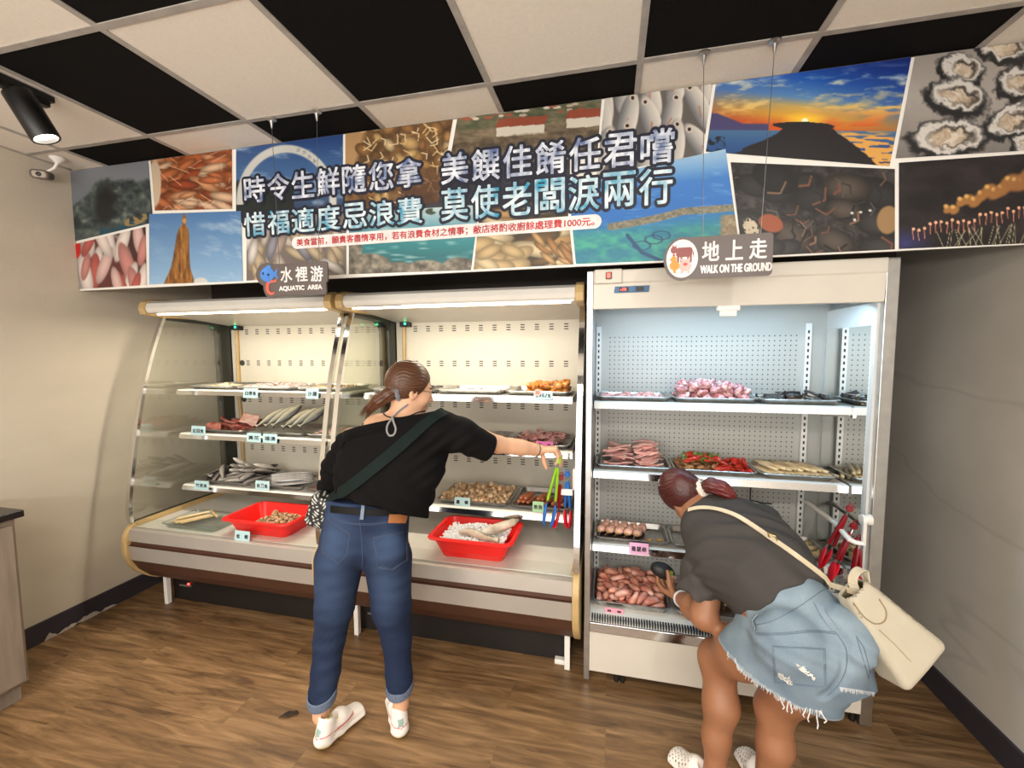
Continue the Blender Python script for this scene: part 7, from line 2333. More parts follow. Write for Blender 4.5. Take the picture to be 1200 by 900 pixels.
def Rp(half, p):
    """Half-width in metres of something half px wide at the point p."""
    return half * float((p - vv(0, 0, CAM_H)) @ CR[:, 1]) / FPX


def blob(px, py, Y, half):
    p = Wp(px, py, Y)
    return p, Rp(half, p)


def nails(H, parent, mt, bend):
    m_ = MB()
    palm, fingers = H
    for ch, rr in fingers:
        a, b = ch[-2], ch[-1]
        ax = unit(b - a)
        up = unit(-vv(bend) - ax * (-vv(bend) @ ax))
        sd = np.cross(ax, up)
        c = b + up * rr[-1] * .72 + ax * .001
        V = []
        for i in range(4):
            for j in range(5):
                u_ = (j / 4 - .5) * 2
                V.append(c + ax * (-.006 + .0040 * i) + sd * u_ * .0048 + up * (.0022 * (1 - u_ * u_)))
        F = [(i * 5 + j, i * 5 + j + 1, i * 5 + j + 6, i * 5 + j + 5) for i in range(3) for j in range(4)]
        m_.add(V, F)
    return m_.build('fingernails', mt, parent, smooth=True)


SKIN1 = (222, 172, 138)
SKIN2 = (156, 108, 78)
M['skin'] = mat('skin', (1, 1, 1), 0.5, vcol=True, var=0.05, scale=40, sss=0.08, bump=.06, bscale=300)
M['nail'] = mat('nail', S(232, 190, 176), .3)
M['hair'] = mat('hair', (1, 1, 1), 0.42, vcol=True, var=0.15, scale=60, stretch=(1, 1, 1))
M['denim'] = mat('denim', (1, 1, 1), 0.85, spec=.2, vcol=True, var=0.10, scale=220, bump=.25, bscale=700)
M['cloth'] = mat('cotton', (1, 1, 1), 0.88, spec=.12, vcol=True, var=0.06, scale=160, bump=.2, bscale=600)
M['tan_thread'] = mat('jeans_thread', S(74, 86, 112), .8)
# ================================================================== the woman in black
w1 = empty('person', (-1.0, 1.52, 0), 'woman in black top and blue jeans reaching for tongs in the open fridge', 'person')
hd1 = Head(Wp(481, 456, 1.72), (.68, .70, -.22), (.10, .10, 1.0), .98)
neck1 = Wp(471, 492, 1.685)
shR, elR, wrR = Wp(534, 503, 1.69), Wp(584, 521, 1.85), Wp(631, 527.5, 2.0)
shL, elL = Wp(412, 515, 1.63), Wp(386, 562, 1.64)
wrL = Wp(402, 588, 1.85)
H1 = make_hand(wrR, Wp(655, 526, 2.035) - wrR, (0.05, -.05, -1), 1, [(.85, .55, .25), (.95, .6, .3), (1.05, .6, .3), (1.15, .6, .3)], .05, .98, tdir=(.25, -.10, -1.0))
H1l = make_hand(wrL, (.25, .9, -.1), (0, 0, -1), 1, [(.4, .5, .4)] * 4, .08, .95)
chest1 = [Wp(432, 612, 1.615), Wp(441, 580, 1.63), Wp(454, 540, 1.655), Wp(466, 508, 1.67)]
legL = [Wp(405, 640, 1.58), Wp(391, 735, 1.56), Wp(379, 800, 1.50), Wp(376, 838, 1.475)]
legR = [Wp(457, 640, 1.60), Wp(464, 735, 1.61), Wp(468, 795, 1.60), Wp(470, 826, 1.59)]
side1 = vv(.97, .23, 0)


def body1(P):
    d = hd1.sdf(P)
    d = smin(d, cap(P, neck1 + vv(0, 0, -.02), hd1.w(0, -.022, -.055), .056, .050), .035)
    t = chain(P, chest1, [(.130, .078), (.115, .075), (.140, .085), (.150, .075)], side1, .03)
    t = smin(t, chain(P, [shL + vv(.02, 0, -.005), neck1 + vv(0, 0, -.045), shR + vv(-.04, 0, 0)], [.052, .062, .055]), .04)
    d = smin(d, t, .04)
    d = smin(d, chain(P, [shR, elR, wrR], [.050, .038, .0245], None, .02), .03)
    d = smin(d, chain(P, [elR * .7 + wrR * .3, elR * .45 + wrR * .55, wrR], [.036, .033, .024], None, .02), .02)
    d = smin(d, chain(P, [shL, elL, wrL], [.046, .037, .024], None, .02), .03)
    d = smin(d, chain(P, legL, [.080, .052, .040, .034], None, .02), .03)
    d = smin(d, chain(P, legR, [.080, .052, .040, .034], None, .02), .03)
    d = smin(d, hand_sdf(P, H1), .010)
    d = smin(d, hand_sdf(P, H1l), .010)
    # spine groove and shoulder blades
    return d


def skin_col(V, base, head, extra=None):
    C_ = np.tile(lin(base), (len(V), 1))
    C_ *= (1 + .05 * noise3(V, 22, 3))[:, None]
    return head.colour(V, lin(base), lin((186, 100, 90)), lin((52, 34, 26)), C_)


# coarse body with a finer hand grid joined at the wrist inside one mesh


def true_skin(V, F, fn, tol):
    """Drop the faces that only close a sampling box."""
    on = np.abs(fn(V)) < tol
    return V, F[on[F].sum(1) >= 3]


def body_mesh(name, fn, lo, hi, h, fine, parent, base, head):
    """One body mesh; the boxes in fine (hands, head) are sampled on a finer grid."""
    parts = []
    boxes = [(vv(a), vv(b)) for a, b, _ in fine]

    def cut(P, keep):
        d = fn(P)
        for a, b in boxes:
            c, r = (a + b) / 2, (b - a) / 2
            q = np.abs(P - c) - r
            bx = np.max(q, axis=1)
            d = np.maximum(d, -(bx + .016))
        return d
    parts.append(true_skin(*polygonize(lambda P: cut(P, False), lo, hi, h), fn, .0022))
    for (a, b), (_, _, hh) in zip(boxes, fine):
        def f2(P, a=a, b=b):
            c, r = (a + b) / 2, (b - a) / 2
            return np.maximum(fn(P), np.max(np.abs(P - c) - r, axis=1))
        parts.append(true_skin(*polygonize(f2, a - 2 * hh, b + 2 * hh, hh), fn, .0012))
    V, F, n = [], [], 0
    for a, b in parts:
        V.append(a)
        F.append(b + n)
        n += len(a)
    V, F = np.concatenate(V), np.concatenate(F)
    return mesh_np(name, V, F, M['skin'], parent, skin_col(V, base, head))


hb = (wrR + vv(-.012, -.09, -.17), wrR + vv(.17, .13, .045))
hdc = hd1.c
b1 = body_mesh('body', body1, (-1.42, 1.35, 0.04), (-.10, 2.16, 1.72), .0075,
               [(hb[0], hb[1], .0028), (wrL + vv(-.07, -.02, -.09), wrL + vv(.12, .20, .06), .0036), (hdc + vv(-.125, -.125, -.125), hdc + vv(.125, .125, .135), .0042)], w1, SKIN1, hd1)
nails(H1, w1, M['nail'], (0.05, -.05, -1))

# ---- jeans
jl = [(398, 655, 1.565, 28), (391.5, 711, 1.565, 21.5), (386, 749, 1.55, 17.6), (381.5, 787, 1.52, 16.2), (378, 808, 1.495, 14.8), (377.5, 818, 1.487, 14.6)]
jr = [(455, 655, 1.595, 27.5), (459, 711, 1.605, 21.5), (464.8, 749, 1.61, 16.2), (467, 787, 1.605, 14.8), (468.3, 798, 1.60, 14.2), (468.5, 806, 1.60, 14.0)]
JL = [blob(*q) for q in jl]
JR = [blob(*q) for q in jr]
hipc, hipr = blob(427, 632, 1.59, 54)
wac, war = blob(433, 598, 1.60, 47.5)


WZ1 = Wp(433, 592, 1.50)[2]


def jeans1(P):
    d = econe(P, wac + vv(0, 0, .05), hipc, war, .105, hipr * .93, .120, side1)
    for leg in (JL, JR):
        e = None
        for i in range(len(leg) - 1):
            q = cap(P, leg[i][0], leg[i + 1][0], leg[i][1], leg[i + 1][1])
            e = q if e is None else smin(e, q, .02)
        d = smin(d, e, .025) if leg is JL else smin(d, e, .022)
    for px, py in ((402, 640), (454, 641)):
        c = Wp(px, py, 1.545)
        d = smin(d, ellip(P, c, (.085, .075, .085)), .035)
    # hems: flat cuts
    zl, zr = JL[-1][0][2], JR[-1][0][2]
    xs = P[:, 0] < -1.03
    hem = np.where(xs, zl, zr) - P[:, 2]
    tilt = np.where(xs, (P[:, 1] - JL[-1][0][1]) * .25, (P[:, 1] - JR[-1][0][1]) * .25)
    d = smax(d, hem + tilt, .004)
    d = smax(d, P[:, 2] - WZ1, .004)
    # creases behind the knees, under the seat and at the hem
    kn = np.exp(-((P[:, 2] - .46) / .10) ** 2)
    an = np.exp(-((P[:, 2] - .20) / .06) ** 2)
    se = np.exp(-((P[:, 2] - .74) / .06) ** 2)
    fold = np.sin(P[:, 2] * 150 + 9 * np.sin(P[:, 0] * 26 + P[:, 1] * 14)) * kn + np.sin(P[:, 2] * 190 + 5 * P[:, 0] * 20) * an + np.sin(P[:, 2] * 120 - 60 * np.abs(P[:, 0] + 1.0)) * se * .8
    d = d + .0014 * fold * (.5 + wobble(P, 14, 8)) + .0030 * wobble(P, 20, 5, (1, 1, .6)) + .0022 * wobble(P, 38, 15, (.7, .7, 1)) * (kn + an)
    return d


def jeans_col(V):
    C_ = np.tile(lin((32, 44, 70)), (len(V), 1))
    fade = np.zeros(len(V))
    for c, r in ((Wp(402, 640, 1.46), .09), (Wp(454, 640, 1.46), .09), (Wp(388, 700, 1.48), .10), (Wp(460, 700, 1.5), .09), (Wp(384, 760, 1.46), .07), (Wp(464, 760, 1.5), .06)):
        fade += np.exp(-(np.linalg.norm((V - c) * np.array([1, 1, .7]), axis=1) / r) ** 2) * .6
    fade += .45 * wobble(V, 26, 7, (1, 1, .5)) + .2 * wobble(V, 60, 17, (.6, .6, 1.4))
    C_ = C_ * (1 - np.clip(fade, 0, 1)[:, None] * .55) + lin((78, 100, 136)) * np.clip(fade, 0, 1)[:, None] * .55
    return C_


jn1 = sdf_obj('jeans', jeans1, (-1.36, 1.33, .10), (-.72, 1.80, 1.10), .0058, M['denim'], w1, jeans_col)
sk = Skin([jn1])
m_ = MB()
for pts in ([(421, 606), (424.5, 640), (424.5, 668)],):
    seam(m_, sk, pts)
m_.build('centre_seam', M['tan_thread'], jn1)
m_ = MB()
seam(m_, sk, [(391, 606), (408, 612), (424, 613.5), (440, 613), (478, 607)])
seam(m_, sk, [(391, 607.5), (408, 613.5), (424, 615), (440, 614.5), (478, 608.5)])
m_.build('yoke_seam', M['tan_thread'], jn1)
for px in ([(383.5, 607), (410.5, 625.5), (407, 650), (397, 661), (377, 647)], [(437.5, 630), (478, 622.5), (477.5, 656), (460, 668), (443, 665)]):
    m_ = MB()
    seam(m_, sk, px, closed=True)
    c = np.mean(np.array(px), 0)
    seam(m_, sk, [tuple(c + (np.array(q) - c) * .93) for q in px], closed=True, r=.0009)
    m_.build('back_pocket', M['tan_thread'], jn1)
m_ = MB()
for x in (427,):
    P_, N_ = zip(*[sk.px(x + (y - 588) * -.12, y) for y in np.linspace(588, 608, 6)])
    ribbon(m_, list(P_), smooth_normals(list(N_)), .014, .003, .008)
m_.build('belt_loop', mat('pale_denim_loop', S(124, 140, 164), .85), jn1)
m_ = MB()
P_, N_ = zip(*[sk.px(x, 606.5 + (x - 432) * .02) for x in np.linspace(455, 475, 8)])
ribbon(m_, list(P_), smooth_normals(list(N_)), .036, .002, .008)
m_.build('leather_patch', mat('tan_leather', S(176, 112, 62), .6, bump=.2), jn1)
m_ = MB()
pts = [(388 + k * (480 - 388) / 22, 596.5 + 2.0 * math.sin(PI * k / 22) * 1.0 + (k / 22) * 3.0) for k in range(23)]
P_, N_ = zip(*[sk.px(x, y) for x, y in pts])
ribbon(m_, list(P_), smooth_normals(list(N_)), .028, .003, .0015)
m_.build('belt', mat('black_leather', S(16, 15, 16), .55, spec=.2), jn1)
# turned-up hems
for leg, nm in ((JL, 0), (JR, 1)):
    c, r = leg[-1]
    m_ = MB()
    n = 28
    V = []
    for (dr, dz) in ((.0015, .028), (.006, .026), (.0075, .002), (.004, -.010), (-.004, -.010), (-.004, .020)):
        for k in range(n):
            a = 2 * PI * k / n
            yy = math.sin(a) * (r + dr)
            V.append(c + vv(math.cos(a) * (r + dr), yy, dz + yy * .25))
    F = [(j * n + k, j * n + (k + 1) % n, (j + 1) * n + (k + 1) % n, (j + 1) * n + k) for j in range(5) for k in range(n)]
    m_.add(V, F)
    m_.build('turned_hem', mat('faded_denim', S(104, 118, 142), .9, var=.15, scale=90), jn1, smooth=True)

# ---- black top
tc = [(445, 590, 1.585, 58), (452, 562, 1.60, 57), (462, 535, 1.635, 60), (466, 508, 1.66, 57), (470, 494, 1.672, 44)]
TC = [blob(*q) for q in tc]
TC[0] = (TC[0][0] + vv(-.012, 0, -.10), TC[0][1] * .97)
HZ1 = Wp(447, 597, 1.47)
cutA, cutB = Wp(400, 506.5, 1.62), Wp(516, 480.5, 1.67)
cn = np.cross(unit(cutB - cutA), vv(0.12, 1, -.10))
cn = unit(cn) * (1 if cn[2] > 0 else -1)
slR = [blob(512, 503, 1.675, 25), blob(540, 510, 1.71, 20.5), blob(574, 526, 1.80, 16.5)]
slL = [blob(411, 521, 1.63, 18), blob(396, 548, 1.63, 17), blob(383, 584, 1.665, 14)]
slEnd = unit(slR[2][0] - slR[1][0])
slEndL = unit(slL[2][0] - slL[1][0])


def top1(P):
    d = None
    for i in range(len(TC) - 1):
        w0, w1_ = TC[i][1], TC[i + 1][1]
        q = econe(P, TC[i][0], TC[i + 1][0], w0, min(.128, w0 * .66), w1_, min(.128, w1_ * .64), side1)
        d = q if d is None else smin(d, q, .05)
    e = chain(P, [q[0] for q in slR], [q[1] for q in slR], None, .02)
    e = smax(e, (P - slR[2][0]) @ slEnd + .004, .004)
    d = smin(d, e, .03)
    e = chain(P, [q[0] for q in slL], [q[1] for q in slL], None, .02)
    e = smax(e, (P - slL[2][0]) @ slEndL + .002, .004)
    d = smin(d, e, .022)
    hem = HZ1[2] - .16 * (P[:, 0] - HZ1[0]) - .42 * (P[:, 1] - HZ1[1])
    d = smax(d, hem - P[:, 2], .004)
    # folds: hanging from the chest, gathered under the raised arm, stacked in the loose sleeve
    u_ = P[:, 0] * 1.0 + .3 * P[:, 2]
    low = np.clip((1.26 - P[:, 2]) / .2, 0, 1)
    d = d + .0050 * low * np.sin(u_ * 62 + 2.6 * np.sin(P[:, 2] * 18)) + .0035 * wobble(P, 17, 21, (1, 1, .55))
    arm = np.exp(-(np.linalg.norm(P - Wp(520, 535, 1.62), axis=1) / .12) ** 2)
    d = d + .007 * arm * np.sin((P[:, 0] * .8 - P[:, 2] * 1.0) * 105)
    la = np.exp(-(np.linalg.norm(P - Wp(398, 540, 1.58), axis=1) / .11) ** 2)
    d = d + .006 * la * np.sin((P[:, 2] * 1.0 + P[:, 0] * .5) * 120)
    d = smax(d, (P - cutA) @ cn, .005)
    return d


def black_col(V):
    return np.tile(lin((17, 16, 17)), (len(V), 1)) * (1 + .12 * noise3(V, 14, 4))[:, None]


tp1 = sdf_obj('black_top', top1, (-1.33, 1.38, .92), (-.42, 1.93, 1.48), .0058, M['cloth'], w1, black_col)
skin1 = Skin([b1, tp1, jn1])
skt = Skin([tp1])
m_ = MB()
P_, N_ = [], []
for q in np.linspace(0, 1, 16):
    a = cutA * (1 - q) + (cutB * .62 + cutA * .38) * q
    p, nn = skt.near(a + vv(0, -.14, -.012))
    P_.append(p)
    N_.append(nn)
ribbon(m_, P_, smooth_normals(N_), .022, .0025, .0008)
m_.build('neckband', mat('black_rib', S(17, 16, 17), .9, spec=.1), tp1)
skb = Skin([b1])
m_ = MB()
P_, N_ = zip(*[skb.px(424.5 + .6 * (y - 490) / 10, y) for y in np.linspace(482, 500, 8)])
ribbon(m_, list(P_), smooth_normals(list(N_)), .011, .002, .0008)
m_.build('bra_strap', M['black'], w1)

# ---- hair, scrunchie, cord, glasses, watch
tie1 = Wp(467.5, 459.5, 1.655)
tail1 = [Wp(467, 460, 1.652), Wp(456, 462, 1.635), Wp(444, 469, 1.63), Wp(436, 476, 1.635), Wp(430, 482, 1.64)]


def hair1(P):
    d = hd1.hair_cap(P, .012)
    t = chain(P, tail1, [.017, .026, .027, .019, .006], None, .02)
    ax = unit(tail1[-1] - tail1[0])
    b1_ = unit(np.cross(ax, vv(0, 1, .3)))
    b2_ = np.cross(ax, b1_)
    q = P - tail1[0]
    an = np.arctan2(q @ b2_, q @ b1_)
    t = t + .0016 * np.sin(an * 15 + (q @ ax) * 50) + .0010 * np.sin(an * 31 - (q @ ax) * 70)
    return smin(d, t, .010)


def hair_col1(V):
    p = hd1.loc(V)
    st = .5 + .5 * np.sin(np.arctan2(p[:, 0], p[:, 2] + .02) * 60 + 4 * np.sin(p[:, 1] * 50))
    tail = np.clip((np.linalg.norm(V - hd1.c, axis=1) - .11) / .08, 0, 1)
    base = lin((74, 46, 30)) * (1 - st[:, None] * .45) + lin((122, 78, 48)) * st[:, None] * .45
    return base * (1 - tail[:, None] * .35) + lin((92, 44, 30)) * tail[:, None] * .35


def strands(tail, hair_obj, seed, wid, hd):
    r = random.Random(seed)
    m_ = MB()
    for k in range(46):
        a, s_ = r.uniform(0, 2 * PI), r.uniform(.75, 1.12)
        pts = []
        for i, t in enumerate(tail):
            ax = unit(tail[min(i + 1, len(tail) - 1)] - tail[max(i - 1, 0)])
            b1_ = unit(np.cross(ax, vv(0, 1, .3)))
            b2_ = np.cross(ax, b1_)
            w_ = wid * s_ * (.55, 1.0, 1.05, .85, .75)[i]
            aa = a + .25 * i * r.uniform(-1, 1)
            pts.append(t + b1_ * math.cos(aa) * w_ + b2_ * math.sin(aa) * w_)
        pts.append(pts[-1] + (tail[-1] - tail[-2]) * r.uniform(.2, .9) + vv(0, 0, -.004))
        m_.tube(pts, [.0016, .0019, .0019, .0016, .0012, .0004], 5)
    # fine strands combed over the head to the tie
    tie = hd.loc(vv(tail[0])[None, :])[0] - vv(0, -.018, .028)
    tie = unit(tie / vv(.086, .103, .101))
    n_ = 0
    while n_ < 190:
        v = unit(vv(r.gauss(0, 1), r.gauss(.25, .9), r.gauss(.35, .8)))
        p = vv(0, -.018, .028) + v * vv(.085, .102, .100)
        if .861 * p[1] - .508 * p[2] > .024 or p[2] + .024 - .64 * p[1] < 0 or v @ tie > .9:
            continue
        n_ += 1
        pts = []
        for t in np.linspace(0, 1, 8):
            w = unit(v * (1 - t) + tie * t + vv(r.uniform(-1, 1), r.uniform(-1, 1), r.uniform(-1, 1)) * .018)
            q = vv(0, -.018, .028) + w * (vv(.0855, .1025, .1005) + r.uniform(-.0006, .0008))
            pts.append(hd.w(*q))
        m_.tube(pts, [.0005, .0010, .0012, .0012, .0012, .0012, .0010, .0006], 5)
    m_.build('loose_strands', hair_obj.data.materials[0], hair_obj, smooth=True)
    o = hair_obj.children[-1]
    ca = o.data.color_attributes.new('Col', 'FLOAT_COLOR', 'POINT')
    src = hair_obj.data.color_attributes['Col'].data
    mean = np.array([d_.color[:3] for d_ in list(src)[-400:]]).mean(0)
    n = len(o.data.vertices)
    rr = np.random.RandomState(seed)
    cc_ = np.ones((n, 4), dtype=np.float32)
    cc_[:, :3] = mean * np.repeat(rr.uniform(.7, 1.4, n // 30 + 1), 30)[:n, None]
    ca.data.foreach_set('color', cc_.ravel())


hr1 = sdf_obj('hair', hair1, hd1.c + vv(-.26, -.20, -.16), hd1.c + vv(.13, .16, .15), .0036, M['hair'], w1, hair_col1)
strands(tail1, hr1, 5, .025, hd1)
m_ = MB()
ax = unit(tail1[1] - tail1[0])
b1_ = unit(np.cross(ax, vv(0, 1, .3)))
b2_ = np.cross(ax, b1_)
c0 = tail1[0] + ax * .004
m_.tube([c0 + (b1_ * math.cos(a) + b2_ * math.sin(a)) * (.026 + .004 * math.sin(a * 9)) for a in np.linspace(0, 2 * PI, 60)[:-1]], [.0105 + .0025 * math.sin(k * 1.9) for k in range(59)], 7, closed=True)
m_.build('scrunchie', mat('grey_satin', S(126, 128, 136), .3), hr1, smooth=True)
m_ = MB()
Pc = []
for x, y in smooth_px([(478, 474), (471, 479), (464, 486), (459, 492), (454.5, 499), (454, 506), (457, 510.5), (462, 509.5), (464, 503), (461.5, 495), (460, 490)], 5):
    p, nn = skin1.px(x, y)
    Pc.append(p + nn * .006)
m_.tube(Pc, .0042, 8)
m_.build('grey_neck_cord', mat('grey_cord', S(150, 150, 150), .7, bump=.3, bscale=300), w1, smooth=True)
m_ = MB()
Pc = []
for k in range(30):
    a = 2 * PI * k / 30
    q = neck1 + vv(math.cos(a) * .075, math.sin(a) * .075, .035 + .01 * math.sin(a))
    p, nn = skb.near(q)
    Pc.append(p + nn * .003)
m_.tube(Pc, .003, 6, closed=True)
m_.build('black_choker_cord', M['black'], w1, smooth=True)
m_ = MB()
for q in (-1, 1):
    c = [hd1.w(q * .033 + .0245 * math.cos(a), .110 - .006 * abs(math.cos(a)) * (1 if q * math.cos(a) > 0 else 0), -.006 + .0235 * math.sin(a)) for a in np.linspace(0, 2 * PI, 40)[:-1]]
    m_.tube(c, .0012, 6, closed=True)
    m_.tube([hd1.w(q * .057, .104, .002), hd1.w(q * .078, .05, .004), hd1.w(q * .083, -.006, .002), hd1.w(q * .080, -.022, -.012)], .0012, 6)
m_.tube([hd1.w(-.009, .111, -.002), hd1.w(0, .114, .001), hd1.w(.009, .111, -.002)], .0012, 6)
gl1 = m_.build('eyeglasses', mat('gunmetal_wire', S(60, 58, 60), .3, .9), w1, smooth=True)
m_ = MB()
ax = unit(elR - wrR)
b1_ = unit(np.cross(ax, vv(0, 0, 1)))
b2_ = np.cross(ax, b1_)
c0 = wrR + ax * .012
m_.tube([c0 + b1_ * .0295 * math.cos(a) + b2_ * .0275 * math.sin(a) for a in np.linspace(0, 2 * PI, 36)[:-1]], .0055, 8, closed=True, flat=.5)
bd = m_.build('bracelet', mat('olive_strap', S(96, 92, 74), .5), w1, smooth=True)
MB().lathe([(.014, -.004), (.015, 0), (.014, .004), (.011, .005)], c0 - b2_ * .029 * (1 if b2_[2] > 0 else -1), -b2_ * (1 if b2_[2] > 0 else -1), 18).build('watch_case', M['steel'], bd, smooth=True)


# ---- shoes


def shoe(name, heel, toe, lift, parent, base=(238, 232, 226), sole=(226, 214, 150), L_=.255, style='sneaker', h=.0042):
    """A shoe from heel to toe on the floor; lift raises the heel."""
    heel, toe = vv(heel), vv(toe)
    d = unit((toe - heel) * vv(1, 1, 0))
    s = np.cross(d, vv(0, 0, 1))
    pitch = math.asin(min(.5, lift / L_))
    dz = vv(*(d * math.cos(pitch))) - vv(0, 0, math.sin(pitch))
    up = np.cross(s, dz)
    O = vv(heel[0], heel[1], lift)

    def loc(P):
        q = P - O
        return np.stack([q @ dz, q @ s, q @ up], 1)

    def fn(P):
        p = loc(P)
        so = econe(p, (.036, 0, .018), (.10, 0, .016), .038, .020, .036, .018, vv(0, 1, 0))
        so = smin(so, econe(p, (.10, 0, .016), (L_ - .045, .004, .018), .036, .018, .046, .019, vv(0, 1, 0)), .02)
        if style == 'sneaker':
            so = smin(so, ellip(p, (.022, 0, .030), (.034, .036, .032)), .02)
        up_ = econe(p, (.038, 0, .052), (.11, 0, .058), .032, .040, .033, .040, vv(0, 1, 0))
        up_ = smin(up_, econe(p, (.11, 0, .050), (L_ - .050, .003, .030), .033, .036, .040, .024, vv(0, 1, 0)), .03)
        if style == 'sneaker':
            up_ = smin(up_, econe(p, (.030, 0, .06), (.044, 0, .098), .030, .030, .034, .036, vv(0, 1, 0)), .02)
        dd = smin(so, up_, .010)
        op = ellip(p, (.060, 0, .115), (.040, .026, .060))
        dd = smax(dd, -op, .006)
        return smax(dd, -p[:, 2], .003)

    def col(V):
        p = loc(V)
        C_ = np.tile(lin(base), (len(V), 1)) * (1 - .06 * (noise3(V, 50, 2)[:, None] > .3))
        if style == 'sneaker':
            yl = p[:, 2] < .013 + .006 * (p[:, 0] < .03)
            C_[yl] = lin(sole)
            st = (np.abs(p[:, 1]) > .015) & (np.abs(p[:, 2] - (.052 + .10 * (p[:, 0] - .10))) < .0045) & (p[:, 0] > .055) & (p[:, 0] < .16)
            C_[st] = lin((206, 120, 116))
            C_[(p[:, 0] < .02) & (np.abs(p[:, 1]) < .012) & (np.abs(p[:, 2] - .070) < .014)] = lin((150, 178, 170))
            ln = (p[:, 0] < .045) & (np.abs(p[:, 2] - .050 - .2 * np.abs(p[:, 1])) < .0022)
            C_[ln] = lin((214, 92, 100))
            C_[(p[:, 2] > .076) & (np.abs(p[:, 1]) < .026) & (p[:, 0] > .028) & (p[:, 0] < .085)] = lin((196, 196, 120))
        else:
            hole = (np.sin(p[:, 0] * 420) * np.sin(p[:, 1] * 420) > .62) & (p[:, 2] > .024) & (p[:, 0] > .12)
            C_[hole] = lin((96, 88, 82))
        return C_
    lo = np.minimum(O, O + dz * L_) - .09
    hi = np.maximum(O, O + dz * L_) + .09
    lo[2], hi[2] = -.01, O[2] + .17
    o = sdf_obj(name, fn, lo, hi, h, M['vc_matte'], parent, col)
    m_ = MB()
    if style == 'sneaker':
        for k in range(4):
            t = .115 + .018 * k
            z_ = .096 - .012 * k
            pts = [O + dz * (t + .006 * abs(q)) + s * q * .024 + up * (z_ - .010 * q * q) for q in np.linspace(-1, 1, 7)]
            m_.tube(pts, .0028, 6)
        m_.build('laces', M['white_plastic'], o, smooth=True)
    return o


a_ = at(372, 884, 2, 0.0)
t_ = at(415, 836, 2, .02)
shoe('sneaker', (a_[0] - .002, a_[1] + .005, 0), (t_[0], t_[1], 0), .014, w1)
a_ = at(470, 868, 2, 0.0)
t_ = at(462, 820, 2, .02)
shoe('sneaker', (a_[0], a_[1] + .002, 0), (t_[0], t_[1], 0), .006, w1)

# ---- her crossbody bag: strap over the back, patterned pouch at the hip
cb = empty('crossbody_bag', tuple(Wp(378, 596, 1.60)), 'small black and white patterned bag on a dark green strap across the black top', 'bag')
M['strap_green'] = mat('dark_green_webbing', S(20, 32, 31), .75, spec=.15, bump=.3, bscale=500)
m_ = MB()
P_, N_ = [], []
for x, y in smooth_px([(521, 484), (508, 491), (482, 512), (455, 535), (425, 560), (402, 577), (388, 584)], 8):
    p, nn = skin1.px(x, y)
    P_.append(p)
    N_.append(nn)
# the strap is taut: it spans hollows of the cloth
Q = []
for i in range(len(P_)):
    a = Vector((0, 0, 0))
    for j in range(max(0, i - 4), min(len(P_), i + 5)):
        a += P_[j]
    Q.append(a / (min(len(P_), i + 5) - max(0, i - 4)))
Q[0], Q[-1] = P_[0], P_[-1]
ribbon(m_, Q, smooth_normals(N_, 6), .046, .003, .011)
m_.build('strap', M['strap_green'], cb)
bc_ = Wp(378, 597, 1.575)


def pouch(P):
    q = P - bc_
    R_ = np.array(Matrix.Rotation(.35, 3, 'Y') @ Matrix.Rotation(.2, 3, 'Z'))
    q = q @ R_
    b = np.abs(q) - vv(.030, .022, .048)
    d = np.linalg.norm(np.maximum(b, 0), axis=1) + np.minimum(b.max(1), 0) - .024
    return d + .0025 * noise3(q, 60, 3)


def pouch_col(V):
    q = V - bc_
    pat = (np.sin(q[:, 2] * 210 + 2 * np.sin(q[:, 0] * 90)) * np.sin((q[:, 0] + q[:, 1] * .6) * 230 + 2 * np.sin(q[:, 2] * 110))) > .48
    return np.where(pat[:, None], lin((206, 206, 200)), lin((26, 27, 27)))


sdf_obj('pouch', pouch, bc_ - .12, bc_ + .12, .0030, M['vc'], cb, pouch_col)
# ================================================================== the woman in grey
w2 = empty('person', (.52, 1.62, 0), 'woman in grey shirt and torn denim shorts bending down at the upright cooler', 'person')
hd2 = Head(Wp(803, 582, 1.92), (.075, .70, -.66), (-.68, .51, .47), .98)
hd2 = Head(hd2.c, (.02, .66, -.72), (-.66, .52, .48), .98)
spine2 = [Wp(930, 725, 1.49), Wp(905, 685, 1.57), Wp(868, 644, 1.70), Wp(838, 612, 1.82)]
ax2 = unit(spine2[3] - spine2[0])
back2 = vv(-.10, -.55, .83)
back2 = unit(back2 - ax2 * (back2 @ ax2))
side2 = np.cross(ax2, back2)
sh2L, el2L, wr2L = Wp(840, 634, 1.77), Wp(825, 722, 1.655), Wp(798, 701, 1.86)
sh2R = Wp(893, 612, 1.86)
el2R, wr2R = vv(.66, 1.98, .83), vv(.56, 2.10, .66)
H2 = make_hand(wr2L, Wp(780, 690, 1.945) - wr2L, (.12, .25, .95), -1, [(.55, .75, .5), (.7, .8, .5), (.8, .8, .5), (.9, .8, .5)], .07, .98, tdir=(-.10, .30, .95))
H2r = make_hand(wr2R, (-.1, .6, -.7), (-.6, -.3, -.3), 1, [(.4, .5, .4)] * 4, .08, .95)
leg2L = [Wp(915, 748, 1.47), Wp(842, 774, 1.69), Wp(836, 850, 1.655), Wp(838, 905, 1.60)]
leg2R = [Wp(965, 755, 1.50), Wp(908, 830, 1.63), Wp(903, 880, 1.63), Wp(898, 925, 1.63)]
neck2 = Wp(821, 602, 1.85)


